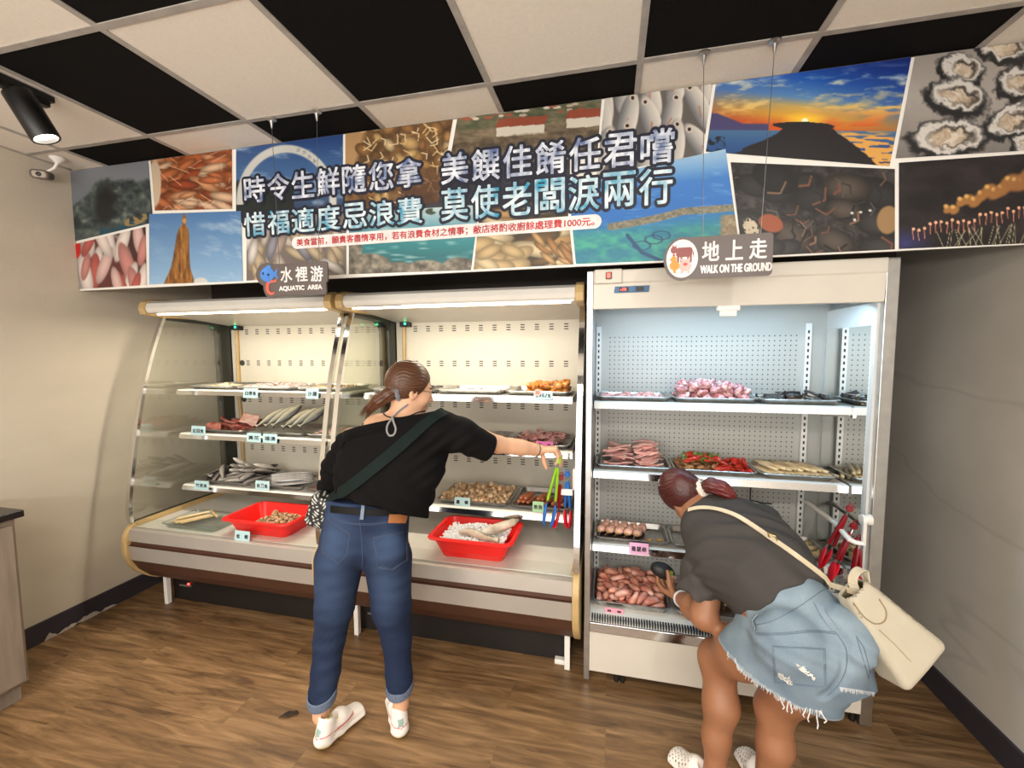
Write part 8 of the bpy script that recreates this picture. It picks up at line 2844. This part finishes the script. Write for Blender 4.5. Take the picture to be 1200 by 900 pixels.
def body2(P):
    d = hd2.sdf(P)
    d = smin(d, cap(P, neck2, hd2.w(0, -.024, -.055), .056, .050), .035)
    t = chain(P, spine2, [(.145, .10), (.125, .085), (.145, .095), (.145, .080)], side2, .05)
    t = smin(t, chain(P, [sh2L, neck2, sh2R], [.055, .06, .055]), .04)
    d = smin(d, t, .04)
    d = smin(d, chain(P, [sh2L, el2L], [.052, .047], None, .02), .03)
    d = smin(d, chain(P, [el2L, el2L * .55 + wr2L * .45, wr2L], [.050, .046, .027], None, .02), .015)
    d = smin(d, chain(P, [sh2R, el2R, wr2R], [.050, .038, .025], None, .02), .03)
    a, b, c, e = leg2L
    d = smin(d, chain(P, [a, a * .45 + b * .55, b], [.100, .088, .066], None, .03), .04)
    d = smin(d, ellip(P, b + vv(-.006, .012, .008), (.062, .064, .064)), .03)
    d = smin(d, chain(P, [b + vv(0, -.005, -.02), b * .62 + e * .38 + vv(.01, -.012, 0), b * .3 + e * .7, e], [.060, .060, .046, .036], None, .03), .03)
    a, b, c, e = leg2R
    d = smin(d, chain(P, [a, a * .4 + b * .6, b], [.100, .086, .064], None, .03), .04)
    d = smin(d, chain(P, [b, b * .6 + e * .4 + vv(.008, -.012, 0), e], [.060, .058, .040], None, .03), .03)
    for e, t in ((leg2L[3], vv(-.06, .07, 0)), (leg2R[3], vv(-.02, .09, 0))):
        f0 = vv(e[0], e[1], .05)
        d = smin(d, chain(P, [e, f0, f0 + t + vv(0, 0, -.02)], [.036, .036, .026], None, .02), .02)
    d = smin(d, hand_sdf(P, H2), .010)
    d = smin(d, hand_sdf(P, H2r), .010)
    return d


hc = wr2L + vv(-.02, .06, .01)
b2 = body_mesh('body', body2, (.10, 1.28, 0.0), (.92, 2.26, 1.22), .0075,
               [(hc + vv(-.13, -.075, -.10), hc + vv(.075, .13, .13), .0028), (wr2R + vv(-.12, -.03, -.16), wr2R + vv(.09, .16, .05), .0034), (hd2.c + vv(-.125, -.125, -.125), hd2.c + vv(.125, .125, .125), .0042)], w2, SKIN2, hd2)
nails(H2, w2, M['nail'], (.12, .25, .95))
# ---- grey shirt
TS = [blob(919, 699, 1.535, 43), blob(897, 674, 1.60, 52), blob(868, 646, 1.70, 56), blob(846, 620, 1.80, 47), blob(829, 605, 1.84, 28)]
slv = [blob(846, 632, 1.765, 27), blob(826, 668, 1.71, 25), blob(815, 698, 1.685, 21.5)]
slvR = [sh2R, sh2R * .45 + el2R * .55]
slv_end = unit(slv[2][0] - slv[1][0] + vv(0, 0, -.03))
hem2 = unit(TS[0][0] - TS[1][0])


def shirt2(P):
    d = None
    dep = (.125, .150, .150, .120, .075)
    for i in range(len(TS) - 1):
        q = econe(P, TS[i][0], TS[i + 1][0], TS[i][1] * 1.04, dep[i], TS[i + 1][1] * 1.0, dep[i + 1], side2)
        d = q if d is None else smin(d, q, .05)
    # the belly of the shirt hangs free
    d = smin(d, ellip(P, Wp(866, 684, 1.72), (.075, .10, .085)), .05)
    e = chain(P, [q[0] for q in slv], [q[1] for q in slv], None, .02)
    e = smax(e, (P - slv[2][0]) @ slv_end + .004, .004)
    d = smin(d, e, .009)
    e = cap(P, slvR[0], slvR[1], .075, .068)
    d = smin(d, e, .03)
    d = smax(d, (P - TS[0][0]) @ hem2 - .028, .004)
    d = smax(d, -(cap(P, neck2 + ax2 * .02, neck2 + ax2 * .2, .066, .066)), .006)
    u_ = (P - TS[2][0]) @ side2
    a_ = (P - TS[2][0]) @ ax2
    d = d + .0055 * np.sin(u_ * 58 + a_ * 46 + 2.2 * np.sin(a_ * 21) + 2 * wobble(P, 9, 3)) * np.clip((.14 - a_) / .15, 0, 1) + .0035 * wobble(P, 16, 33) + .0018 * wobble(P, 34, 37, (1.6, .6, 1))
    pit = np.exp(-(np.linalg.norm(P - Wp(848, 672, 1.66), axis=1) / .10) ** 2)
    d = d + .006 * pit * np.sin((P[:, 2] * 1.0 - P[:, 0] * .55) * 110)
    sl = np.exp(-(np.linalg.norm(P - Wp(818, 680, 1.64), axis=1) / .07) ** 2)
    d = d + .0035 * sl * np.sin((P[:, 0]) * 120 + P[:, 2] * 30)
    return d


def grey_col(V):
    return np.tile(lin((74, 71, 69)), (len(V), 1)) * (1 + .07 * noise3(V, 14, 4))[:, None]


ts2 = sdf_obj('grey_shirt', shirt2, (.10, 1.30, .55), (.92, 2.10, 1.20), .0058, M['cloth'], w2, grey_col)
# ---- denim shorts
wc, wr_ = blob(919, 701, 1.525, 45)
hpc, hpr = blob(944, 748, 1.475, 68)
lh = [blob(934, 752, 1.475, 62), blob(906, 792, 1.53, 69)]
rh = [blob(964, 752, 1.50, 40), blob(981, 798, 1.53, 32)]
nL = unit(lh[1][0] - lh[0][0] + vv(-.05, .05, -.02))
# hem plane of the near leg runs from (849,752) to (962,836)
hA, hB = Wp(849, 746, 1.60), Wp(960, 820, 1.47)
nL = np.cross(unit(hB - hA), unit(vv(.45, 1, -.2)))
nL = unit(nL) * (-1 if nL[2] > 0 else 1)
hC, hD = Wp(966, 796, 1.50), Wp(1026, 800, 1.50)
nR = np.cross(unit(hD - hC), unit(vv(-.1, 1, -.30)))
nR = unit(nR) * (-1 if nR[2] > 0 else 1)


GROOVE = None


def shorts2(P):
    d = econe(P, wc, hpc, wr_, .118, hpr * .93, .150, side2)
    d = smin(d, ellip(P, Wp(925, 752, 1.39), (.100, .09, .10)), .018)
    d = smin(d, ellip(P, Wp(986, 748, 1.41), (.088, .09, .10)), .014)
    e = econe(P, lh[0][0], lh[1][0], lh[0][1], .150, lh[1][1] * .96, .150, vv(.80, -.25, -.55))
    e = smax(e, (P - hA) @ nL, .004)
    f_ = econe(P, rh[0][0], rh[1][0], rh[0][1], .140, rh[1][1], .135, vv(.95, .1, 0))
    f_ = smax(f_, (P - hC) @ nR, .004)
    body = smax(d, np.minimum((P - hA) @ nL, (P - hC) @ nR), .01)
    dd = smin(body, e, .03)
    dd = smin(dd, f_, .018)
    # hollow legs so the thighs come out of cloth, waist cut
    dd = smax(dd, -chain(P, [lh[0][0] * .5 + lh[1][0] * .5, lh[1][0] + nL * .10], [.08, .175]), .004)
    up_ = unit(TS[1][0] - wc)
    dd = smax(dd, (P - wc) @ up_ - .040, .004)
    if GROOVE is not None:
        gd = np.min([cap(P, GROOVE[i], GROOVE[i + 1], 0, 0) for i in range(len(GROOVE) - 1)], axis=0)
        dd = dd + .013 * np.exp(-(gd / .015) ** 2)
    q = np.sin((P[:, 0] * .7 + P[:, 2] * .9 + .3 * P[:, 1]) * 70 + 3 * np.sin(P[:, 2] * 24))
    dd = dd + .0026 * q + .0030 * wobble(P, 18, 41)
    return dd


def shorts_col(V):
    C_ = np.tile(lin((104, 124, 142)), (len(V), 1))
    f_ = .5 + .5 * wobble(V, 15, 9) + .25 * wobble(V, 60, 19)
    C_ = C_ * (1 - .60 * np.clip(f_, 0, 1)[:, None]) + lin((158, 176, 188)) * .60 * np.clip(f_, 0, 1)[:, None]
    edge = np.abs((V - hA) @ nL) < .012
    C_[edge] = C_[edge] * .6 + lin((196, 204, 210)) * .4
    return C_


def trace(fn, px, py, t0=1.0, t1=3.0):
    """Where the line of sight through a pixel meets a distance field."""
    d = unit(CR @ vv((px - 600) / FPX, 1.0, -(py - 450) / FPX))
    T = np.linspace(t0, t1, 1600)
    v = fn(vv(0, 0, CAM_H) + T[:, None] * d)
    i = int(np.argmax(v < 0)) if (v < 0).any() else int(np.argmin(v))
    return vv(0, 0, CAM_H) + T[i] * d


GROOVE = [trace(shorts2, *q) for q in ((976, 733), (988, 752), (992, 775), (988, 795), (978, 808), (967, 817))]
sh2 = sdf_obj('denim_shorts', shorts2, (.24, 1.22, .48), (.98, 1.78, 1.0), .0056, M['denim'], w2, shorts_col)
sk2 = Skin([sh2])
M['denim_thread'] = mat('blue_grey_thread', S(108, 126, 144), .85)
m_ = MB()
seam(m_, sk2, [(883, 733), (905, 728), (935, 712), (968, 690), (983, 693)])
seam(m_, sk2, [(885, 742), (915, 742), (950, 739), (980, 741)])
seam(m_, sk2, [(886, 744), (915, 744), (950, 741), (980, 743)])
m_.build('waist_seam', M['denim_thread'], sh2)
m_ = MB()
seam(m_, sk2, [(981, 742), (992, 762), (991, 785), (982, 803), (970, 815)])
m_.build('centre_seam', M['denim_thread'], sh2)
for px in ([(905, 757), (967, 760), (968, 806), (908, 800)], [(1003, 745), (1012, 758), (1020, 788), (1018, 795)]):
    m_ = MB()
    seam(m_, sk2, px, closed=True, r=.0010)
    c = np.mean(np.array(px), 0)
    seam(m_, sk2, [tuple(c + (np.array(q) - c) * .94) for q in px], closed=True, r=.0007)
    m_.build('back_pocket', M['denim_thread'], sh2)
for px in ([(887, 722), (883, 728), (886, 738)], [(956, 706), (966, 722), (979, 738)]):
    m_ = MB()
    P_, N_ = zip(*[sk2.px(x, y) for x, y in smooth_px(px, 5)])
    ribbon(m_, list(P_), smooth_normals(list(N_)), .016, .003, .003)
    m_.build('belt_loop', mat('denim_loop', S(134, 150, 166), .9), sh2)
rng = random.Random(5)
for cx_, cy_, ln in ((918, 794, 9), (942, 786, 13)):
    m_ = MB()
    for k in range(34):
        t = rng.uniform(-1, 1)
        x, y = cx_ + t * ln * .75, cy_ + t * ln * .55 + rng.uniform(-2.5, 2.5)
        p, nn = sk2.px(x, y)
        q, n2 = sk2.px(x + rng.uniform(2, 4.5), y + rng.uniform(-1.5, 2.5))
        m_.tube([p + nn * .001, (p + q) / 2 + nn * .004, q + n2 * .001], .0012, 5)
    m_.build('torn_patch', mat('white_cotton_thread', S(230, 228, 222), .9), sh2)
m_ = MB()
hemp = [(852, 765), (857, 783), (870, 793), (892, 806), (915, 822), (932, 830), (950, 834), (961, 836)]
hs_ = smooth_px(hemp, 12)
for k in range(110):
    x, y = hs_[rng.randrange(len(hs_))]
    p, nn = sk2.px(x + 1.0, y - 3.0)
    L_ = rng.uniform(.006, .016)
    d_ = Vector((rng.uniform(-.4, .4), rng.uniform(-.3, .1), -1)).normalized()
    m_.tube([p, p + d_ * L_ * .5 + nn * .002, p + d_ * L_], .0009, 4)
for x, y, L_, sw in ((914, 827, .032, .01), (924, 831, .030, -.004), (926, 830, .034, .006), (957, 836, .055, .004), (950, 834, .04, -.008), (962, 836, .035, .014), (945, 833, .028, -.01)):
    p, nn = sk2.px(x, y - 4)
    m_.tube([p, p + Vector((sw * .3, 0, -L_ * .4)), p + Vector((sw, -.004, -L_ * .8)), p + Vector((sw * .6, -.004, -L_))], .0021, 5)
m_.build('frayed_hem', mat('frayed_thread', S(214, 216, 216), .9), sh2)['kind'] = 'stuff'
m_ = MB()
for k in range(50):
    t = k / 49
    p, nn = sk2.px(984 + 40 * t, 805 + 6 * t)
    L_ = rng.uniform(.006, .014)
    m_.tube([p, p + Vector((rng.uniform(-.003, .003), -.002, -L_))], .0009, 4)
m_.build('frayed_hem', mat('frayed_thread', S(196, 200, 204), .9), sh2)['kind'] = 'stuff'

# ---- hair
tie2 = Wp(824, 573, 1.86)
tail2 = [Wp(822, 573, 1.862), Wp(834, 569, 1.845), Wp(846, 573, 1.83), Wp(855, 580, 1.82), Wp(858, 586, 1.815)]


def hair2(P):
    d = hd2.hair_cap(P, .013)
    t = chain(P, tail2, [.017, .028, .028, .020, .006], None, .02)
    ax = unit(tail2[-1] - tail2[0])
    b1_ = unit(np.cross(ax, vv(0, 1, .3)))
    b2_ = np.cross(ax, b1_)
    q = P - tail2[0]
    an = np.arctan2(q @ b2_, q @ b1_)
    t = t + .0016 * np.sin(an * 15 + (q @ ax) * 50) + .001 * np.sin(an * 29 - (q @ ax) * 70)
    bun = cap(P, hd2.w(0, -.09, .04), tail2[0], .035, .018)
    return smin(smin(d, bun, .02), t, .010)


def hair_col2(V):
    p = hd2.loc(V)
    st = .5 + .5 * np.sin(np.arctan2(p[:, 0], p[:, 2] + .02) * 60 + 4 * np.sin(p[:, 1] * 50))
    tail = np.clip((np.linalg.norm(V - hd2.c, axis=1) - .11) / .08, 0, 1)
    base = lin((58, 24, 22)) * (1 - st[:, None] * .5) + lin((96, 40, 36)) * st[:, None] * .5
    return base * (1 - tail[:, None] * .5) + lin((128, 40, 40)) * tail[:, None] * .5


hr2 = sdf_obj('hair', hair2, hd2.c + vv(-.17, -.24, -.17), hd2.c + vv(.28, .17, .17), .0036, M['hair'], w2, hair_col2)
strands(tail2, hr2, 7, .026, hd2)
ax = unit(tail2[1] - tail2[0])
b1_ = unit(np.cross(ax, vv(0, 1, .3)))
b2_ = np.cross(ax, b1_)
c0 = tail2[0]
m_ = MB()
m_.tube([c0 + (b1_ * math.cos(a) + b2_ * math.sin(a)) * (.024 + .005 * math.sin(a * 8)) for a in np.linspace(0, 2 * PI, 64)[:-1]], [.0115 + .003 * math.sin(k * 1.7) for k in range(63)], 7, closed=True)
m_.build('scrunchie', mat('cream_scrunchie', S(238, 228, 214), .8), hr2, smooth=True)
ax = unit(el2L - wr2L)
b1_ = unit(np.cross(ax, vv(0, 0, 1)))
b2_ = np.cross(ax, b1_)
c0 = wr2L + ax * .010
MB().tube([c0 + b1_ * .032 * math.cos(a) + b2_ * .031 * math.sin(a) for a in np.linspace(0, 2 * PI, 36)[:-1]], .0055, 8, closed=True, flat=.8).build('bracelet', mat('white_band', S(226, 228, 236), .4), w2, smooth=True)
# ---- white perforated clogs
f0 = vv(leg2L[3][0] + .015, leg2L[3][1] - .045, 0)
shoe('slip_on_shoe', f0, f0 + vv(-.165, .185, 0), .004, w2, (236, 230, 224), L_=.25, style='clog')
f0 = vv(leg2R[3][0] + .010, leg2R[3][1] - .055, 0)
shoe('slip_on_shoe', f0, f0 + vv(-.050, .24, 0), .004, w2, (236, 232, 228), L_=.25, style='clog')

# ---- what she holds: a small black round pouch
pc = (H2[1][0][0][1] + H2[1][2][0][2]) / 2 + vv(.0, .012, .030)


def round_pouch(P):
    q = (P - pc) @ np.array(Matrix.Rotation(.35, 3, 'Y'))
    return ellip(q, (0, 0, 0), (.055, .034, .036))


def rp_col(V):
    q = (V - pc) @ np.array(Matrix.Rotation(.35, 3, 'Y'))
    C_ = np.tile(lin((26, 26, 28)), (len(V), 1))
    g = np.hypot(q[:, 0] - .030, q[:, 2] - .012) < .013
    C_[g] = lin((140, 160, 70))
    w_ = np.hypot(q[:, 0] - .044, q[:, 2] + .004) < .012
    C_[w_] = lin((222, 222, 206))
    return C_


rp = sdf_obj('round_pouch', round_pouch, pc - .08, pc + .08, .0028, M['vc'], None, rp_col)
tag(rp, 'small black rounded pouch with green and white spot held above the chicken wings', 'pouch')

# ---- her cream tote bag
tb = empty('tote_bag', tuple(Wp(1040, 740, 1.42)), 'cream canvas tote bag slung on the hip of the bending woman', 'bag')
M['cream_canvas'] = mat('cream_canvas', S(214, 202, 176), .8, var=.04, scale=14, bump=.25, bscale=260)
M['cream_in'] = mat('bag_lining', S(96, 88, 70), .85)
YT = 1.37
tl, tr_, br_, bl_ = Wp(993, 706, YT + .04), Wp(1010, 678, YT + .07), Wp(1100, 768, YT + .05), Wp(1040, 794, YT - .02)
e1 = unit((br_ - tr_))            # down the bag
e2 = unit(tl - tr_ - e1 * ((tl - tr_) @ e1))      # across the mouth
e3 = np.cross(e1, e2)
Lb = float(np.linalg.norm(br_ - tr_)) * .84


def tote(P):
    q = P - tr_
    a, b, c = q @ e1, q @ e2, q @ e3
    wid = .046 + .046 * np.clip(a / Lb, 0, 1)
    thk = .036 + .022 * np.clip(a / Lb, 0, 1)
    b0 = .045 + .026 * np.clip(a / Lb, 0, 1)
    bx = np.abs(b - b0) - wid
    cx_ = np.abs(c) - thk
    ax_ = np.maximum(-a - .0, a - Lb)
    r_ = .022
    qq = np.stack([bx + r_, cx_ + r_, ax_ + r_ * .6], 1)
    d = np.linalg.norm(np.maximum(qq, 0), axis=1) + np.minimum(qq.max(1), 0) - r_
    inner = np.stack([bx + .010 + r_, cx_ + .010 + r_, np.maximum(-a - .1, a - Lb * .8)], 1)
    di = np.linalg.norm(np.maximum(inner, 0), axis=1) + np.minimum(inner.max(1), 0) - r_
    d = np.maximum(d, -di)
    return d * .8 + .0014 * wobble(P, 20, 51)


def tote_col(V):
    q = V - tr_
    a, b, c = q @ e1, q @ e2, q @ e3
    C_ = np.tile(lin((182, 174, 155)), (len(V), 1))
    thk = .036 + .022 * np.clip(a / Lb, 0, 1)
    b0 = .045 + .026 * np.clip(a / Lb, 0, 1)
    wid = .046 + .046 * np.clip(a / Lb, 0, 1)
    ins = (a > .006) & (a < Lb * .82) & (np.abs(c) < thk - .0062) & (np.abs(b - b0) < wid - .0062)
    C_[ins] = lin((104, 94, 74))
    return C_


cc8 = np.array([tr_ + e1 * a + e2 * b + e3 * c for a in (-.05, Lb + .05) for b in (-.08, .25) for c in (-.12, .12)])
M['canvas_vc'] = mat('cream_canvas_weave', (1, 1, 1), .8, vcol=True, var=.05, scale=14, bump=.25, bscale=260)
bg_ = sdf_obj('bag_body', tote, cc8.min(0), cc8.max(0), .0042, M['canvas_vc'], tb, tote_col)
skg = Skin([bg_])
m_ = MB()
seam(m_, skg, [(1000, 706), (1012, 722), (1025, 731), (1036, 728), (1038, 716), (1030, 702)], r=.002, lift=.001)
m_.build('front_pocket_edge', mat('bag_edge', S(150, 132, 100), .8), bg_)
m_ = MB()
seam(m_, skg, [(1030, 738), (1048, 755), (1067, 775)], r=.0014, lift=.001)
m_.build('side_crease_piping', mat('bag_piping', S(176, 160, 130), .8), bg_)
# strap over the back, through a small buckle, to the bag's mouth
skw = Skin([ts2, sh2, b2])
m_ = MB()
P_, N_ = [], []
for x, y in smooth_px([(808, 599), (822, 596), (845, 599), (868, 608), (893, 625), (915, 640), (940, 658), (962, 675), (985, 691)], 8):
    p, nn = skw.px(x, y)
    P_.append(p)
    N_.append(nn)
Q = []
for i in range(len(P_)):
    lo_, hi_ = max(0, i - 4), min(len(P_), i + 5)
    a = Vector((0, 0, 0))
    for j in range(lo_, hi_):
        a += P_[j]
    Q.append(a / (hi_ - lo_))
Q[0] = P_[0]
Q[-1] = Vector(tl * .6 + tr_ * .4)
ribbon(m_, Q, smooth_normals(N_, 6), .017, .003, .007)
m_.build('strap', mat('cream_strap', S(222, 206, 176), .6), tb)
pb, nb = skw.px(905, 634)
MB().tube([pb + Vector(q) + nb * .016 for q in ((-.016, -.003, .016), (.004, -.012, .012), (.016, 0, -.014), (-.004, .01, -.008))], .0024, 6, closed=True).build('buckle', mat('brass_buckle', S(200, 170, 110), .3, .9), tb)
# handle loop folded up out of the mouth
m_ = MB()
hp_ = [tl * .55 + tr_ * .45 + e1 * .03, tl * .50 + tr_ * .50 + vv(-.005, .0, .022), tl * .42 + tr_ * .58 + vv(.0, .005, .046), tl * .25 + tr_ * .75 + vv(.012, .01, .044), tl * .15 + tr_ * .85 + vv(.018, .01, .020), tl * .1 + tr_ * .9 + e1 * .03]
pts = []
for i in range(len(hp_) - 1):
    for t in np.linspace(0, 1, 5)[:-1]:
        a_, b_, c_, d_ = hp_[max(i - 1, 0)], hp_[i], hp_[i + 1], hp_[min(i + 2, len(hp_) - 1)]
        pts.append(Vector(.5 * ((2 * b_) + (c_ - a_) * t + (2 * a_ - 5 * b_ + 4 * c_ - d_) * t * t + (3 * b_ - a_ - 3 * c_ + d_) * t ** 3)))
pts.append(Vector(hp_[-1]))
ctr_ = sum((p for p in pts), Vector((0, 0, 0))) / len(pts) - Vector((0, 0, .03))
ribbon(m_, pts, [(p - ctr_).normalized() for p in pts], .026, .003, 0)
m_.build('handle', mat('cream_handle', S(216, 204, 178), .7), tb)
# ------------------------------------------------------------------ counter, track light, camera, small things
M['laminate'] = mat('grey_wood_laminate', S(150, 136, 122), .55, var=.14, scale=3.2, stretch=(9, 9, 1.0), bump=.1, bscale=90)
M['granite'] = mat('black_granite', S(26, 24, 26), .25, var=.2, scale=120)
kc = empty('counter_cabinet', (-2.93, .78, 0), 'grey wood grain counter cabinet standing against the cream wall', 'cabinet')
m_ = MB().box(-3.165, -2.71, .25, 1.355, .09, .895)
m_.build('cabinet_body', M['laminate'], kc, bevel=.003)
MB().box(-3.165, -2.745, .25, 1.34, 0, .09).build('plinth', M['laminate'], kc)
for k in range(2):
    d_ = MB().box(-2.712, -2.694, .262 + .548 * k, .792 + .548 * k, .105, .865).build('door', M['laminate'], kc, bevel=.003)
    MB().box(-2.694, -2.684, .36 + .548 * k, .52 + .548 * k, .835, .847).build('handle', M['steel'], d_, bevel=.002)
wt = MB().box(-3.165, -2.672, .24, 1.372, .896, .930).build('worktop', M['granite'], None, bevel=.004)
tag(wt, 'black stone worktop on the grey wood grain cabinet', 'worktop')

# track light: rail along the ceiling, adapter, tilted cylinder lamp
tk = MB().box(-2.376, -2.340, -.9, 1.415, ZC - .026, ZC - .0006).build('light_track', M['black'], None, bevel=.002)
tag(tk, 'black light track fixed along the ceiling above the cream wall', 'light track')
q0 = at(33, 118, 1, 1.32)
sl = empty('track_spotlight', (-2.358, 1.32, ZC - .026), 'black cylinder spotlight tilted on the ceiling track', 'spotlight')
MB().box(-2.374, -2.342, 1.285, 1.40, ZC - .052, ZC - .0265).build('track_adapter', M['black'], sl, bevel=.003)
MB().box(-2.374, -2.342, 1.205, 1.27, ZC - .048, ZC - .0265).build('adapter_end', M['black'], sl, bevel=.003)
c_ = at(38, 137, 1, 1.335)
MB().tube([(-2.358, 1.315, ZC - .05), (-2.358, 1.315, ZC - .085), tuple(c_ + vv(.005, 0, .035))], .012, 10).build('stem', M['black'], sl, smooth=True)
ax_ = unit(vv(.30, .28, -.91))
cyl = MB().lathe([(.010, -.096), (.047, -.094), (.049, -.090), (.049, .086), (.047, .090), (.041, .088), (.041, .070)], tuple(c_), tuple(ax_), 32).build('lamp_body', M['black'], sl, smooth=True)
MB().lathe([(.0405, .069), (.036, .0745), (.02, .078), (.002, .079)], tuple(c_), tuple(ax_), 28).build('lens', glow('lit_lens', S(255, 244, 226), 14.0), cyl, smooth=True)
MB().tube([tuple(c_ + ax_ * -.03 + vv(.03, 0, .045)), tuple(c_ + ax_ * -.02 + vv(.02, 0, .02))], .009, 8).build('joint', M['black'], sl, smooth=True)
light('track_spotlight_beam', 'SPOT', tuple(c_ + ax_ * .10), 16, WARM, tuple(c_ + ax_ * 2), spot_size=math.radians(50), spot_blend=.8, shadow_soft_size=.03)

# little surveillance camera in the ceiling corner
sc_ = empty('surveillance_camera', (-3.10, 1.80, 2.68), 'small surveillance camera in the corner where wall, ceiling and banner meet', 'camera')
MB().lathe([(.034, 0), (.034, .008), (.026, .016), (.012, .03)], (-3.045, 1.83, ZC), (0, 0, -1), 18).build('mount_base', M['white_plastic'], sc_, smooth=True)
MB().tube([(-3.045, 1.83, ZC - .025), (-3.06, 1.82, ZC - .06), (-3.085, 1.80, ZC - .085)], .007, 8).build('mount_arm', M['white_plastic'], sc_, smooth=True)
m_ = MB()
o3 = at(66, 205, 1, 1.78)
ctr = vv(-3.105, 1.79, 2.655)
f_ = unit(vv(.55, -.80, -.22))
s_ = unit(np.cross(f_, vv(0, 0, 1)))
u_ = np.cross(s_, f_)
ring = rrect(-.040, .040, -.024, .024, .018, 6)
V = []
for t, k in ((.028, .86), (.024, 1.0), (-.03, .96), (-.045, .70)):
    V += [ctr + f_ * t + s_ * a * k + u_ * b * k for a, b in ring]
n = len(ring)
F = [(j * n + i, j * n + (i + 1) % n, (j + 1) * n + (i + 1) % n, (j + 1) * n + i) for j in range(3) for i in range(n)]
F += [tuple(range(n)), tuple(reversed(range(3 * n, 4 * n)))]
m_.add(V, F)
m_.build('housing', mat('taupe_plastic', S(94, 82, 72), .4), sc_, smooth=True)
m_ = MB()
ring2 = rrect(-.029, .029, -.015, .015, .012, 6)
m_.add([ctr + f_ * .0295 + s_ * a + u_ * b for a, b in ring2], [tuple(range(len(ring2)))])
m_.add([ctr + f_ * .0285 + s_ * a + u_ * b for a, b in ring2], [tuple(reversed(range(len(ring2))))])
m_.build('face_plate', mat('pale_face_plate', S(176, 160, 140), .3), sc_)
MB().lathe([(.011, .029), (.011, .034), (.008, .036)], tuple(ctr), tuple(f_), 18).build('lens', M['black'], sc_, smooth=True)

# dark dry leaf scrap on the floor by the sneaker
p0_ = at(338, 840, 2, 0.0)
m_ = MB()
pts = [(-.035, -.020, .004), (-.015, -.006, .010), (.004, .004, .006), (.020, .016, .012), (.034, .012, .004)]
for s in (0, 1):
    m_.tube([(p0_[0] + a + s * .006, p0_[1] + b * (1 - .5 * s) + s * .012, c + .002) for a, b, c in pts], [.002, .008, .010, .007, .002], 7, flat=.35)
o = m_.build('dry_scrap', mat('dark_dry_scrap', S(44, 30, 22), .8), None, smooth=True)
tag(o, 'small dark dry scrap lying on the wood floor beside the raised heel', 'scrap')
# white junction block under the middle fridge
p0_ = at(657, 770, 1, 2.163)
o = MB().box(p0_[0] - .03, p0_[0] + .03, 2.135, 2.168, .0, .026).build('cable_block', M['white_plastic'], None, bevel=.004)
tag(o, 'small white block on the floor under the middle fridge near its leg', 'block')
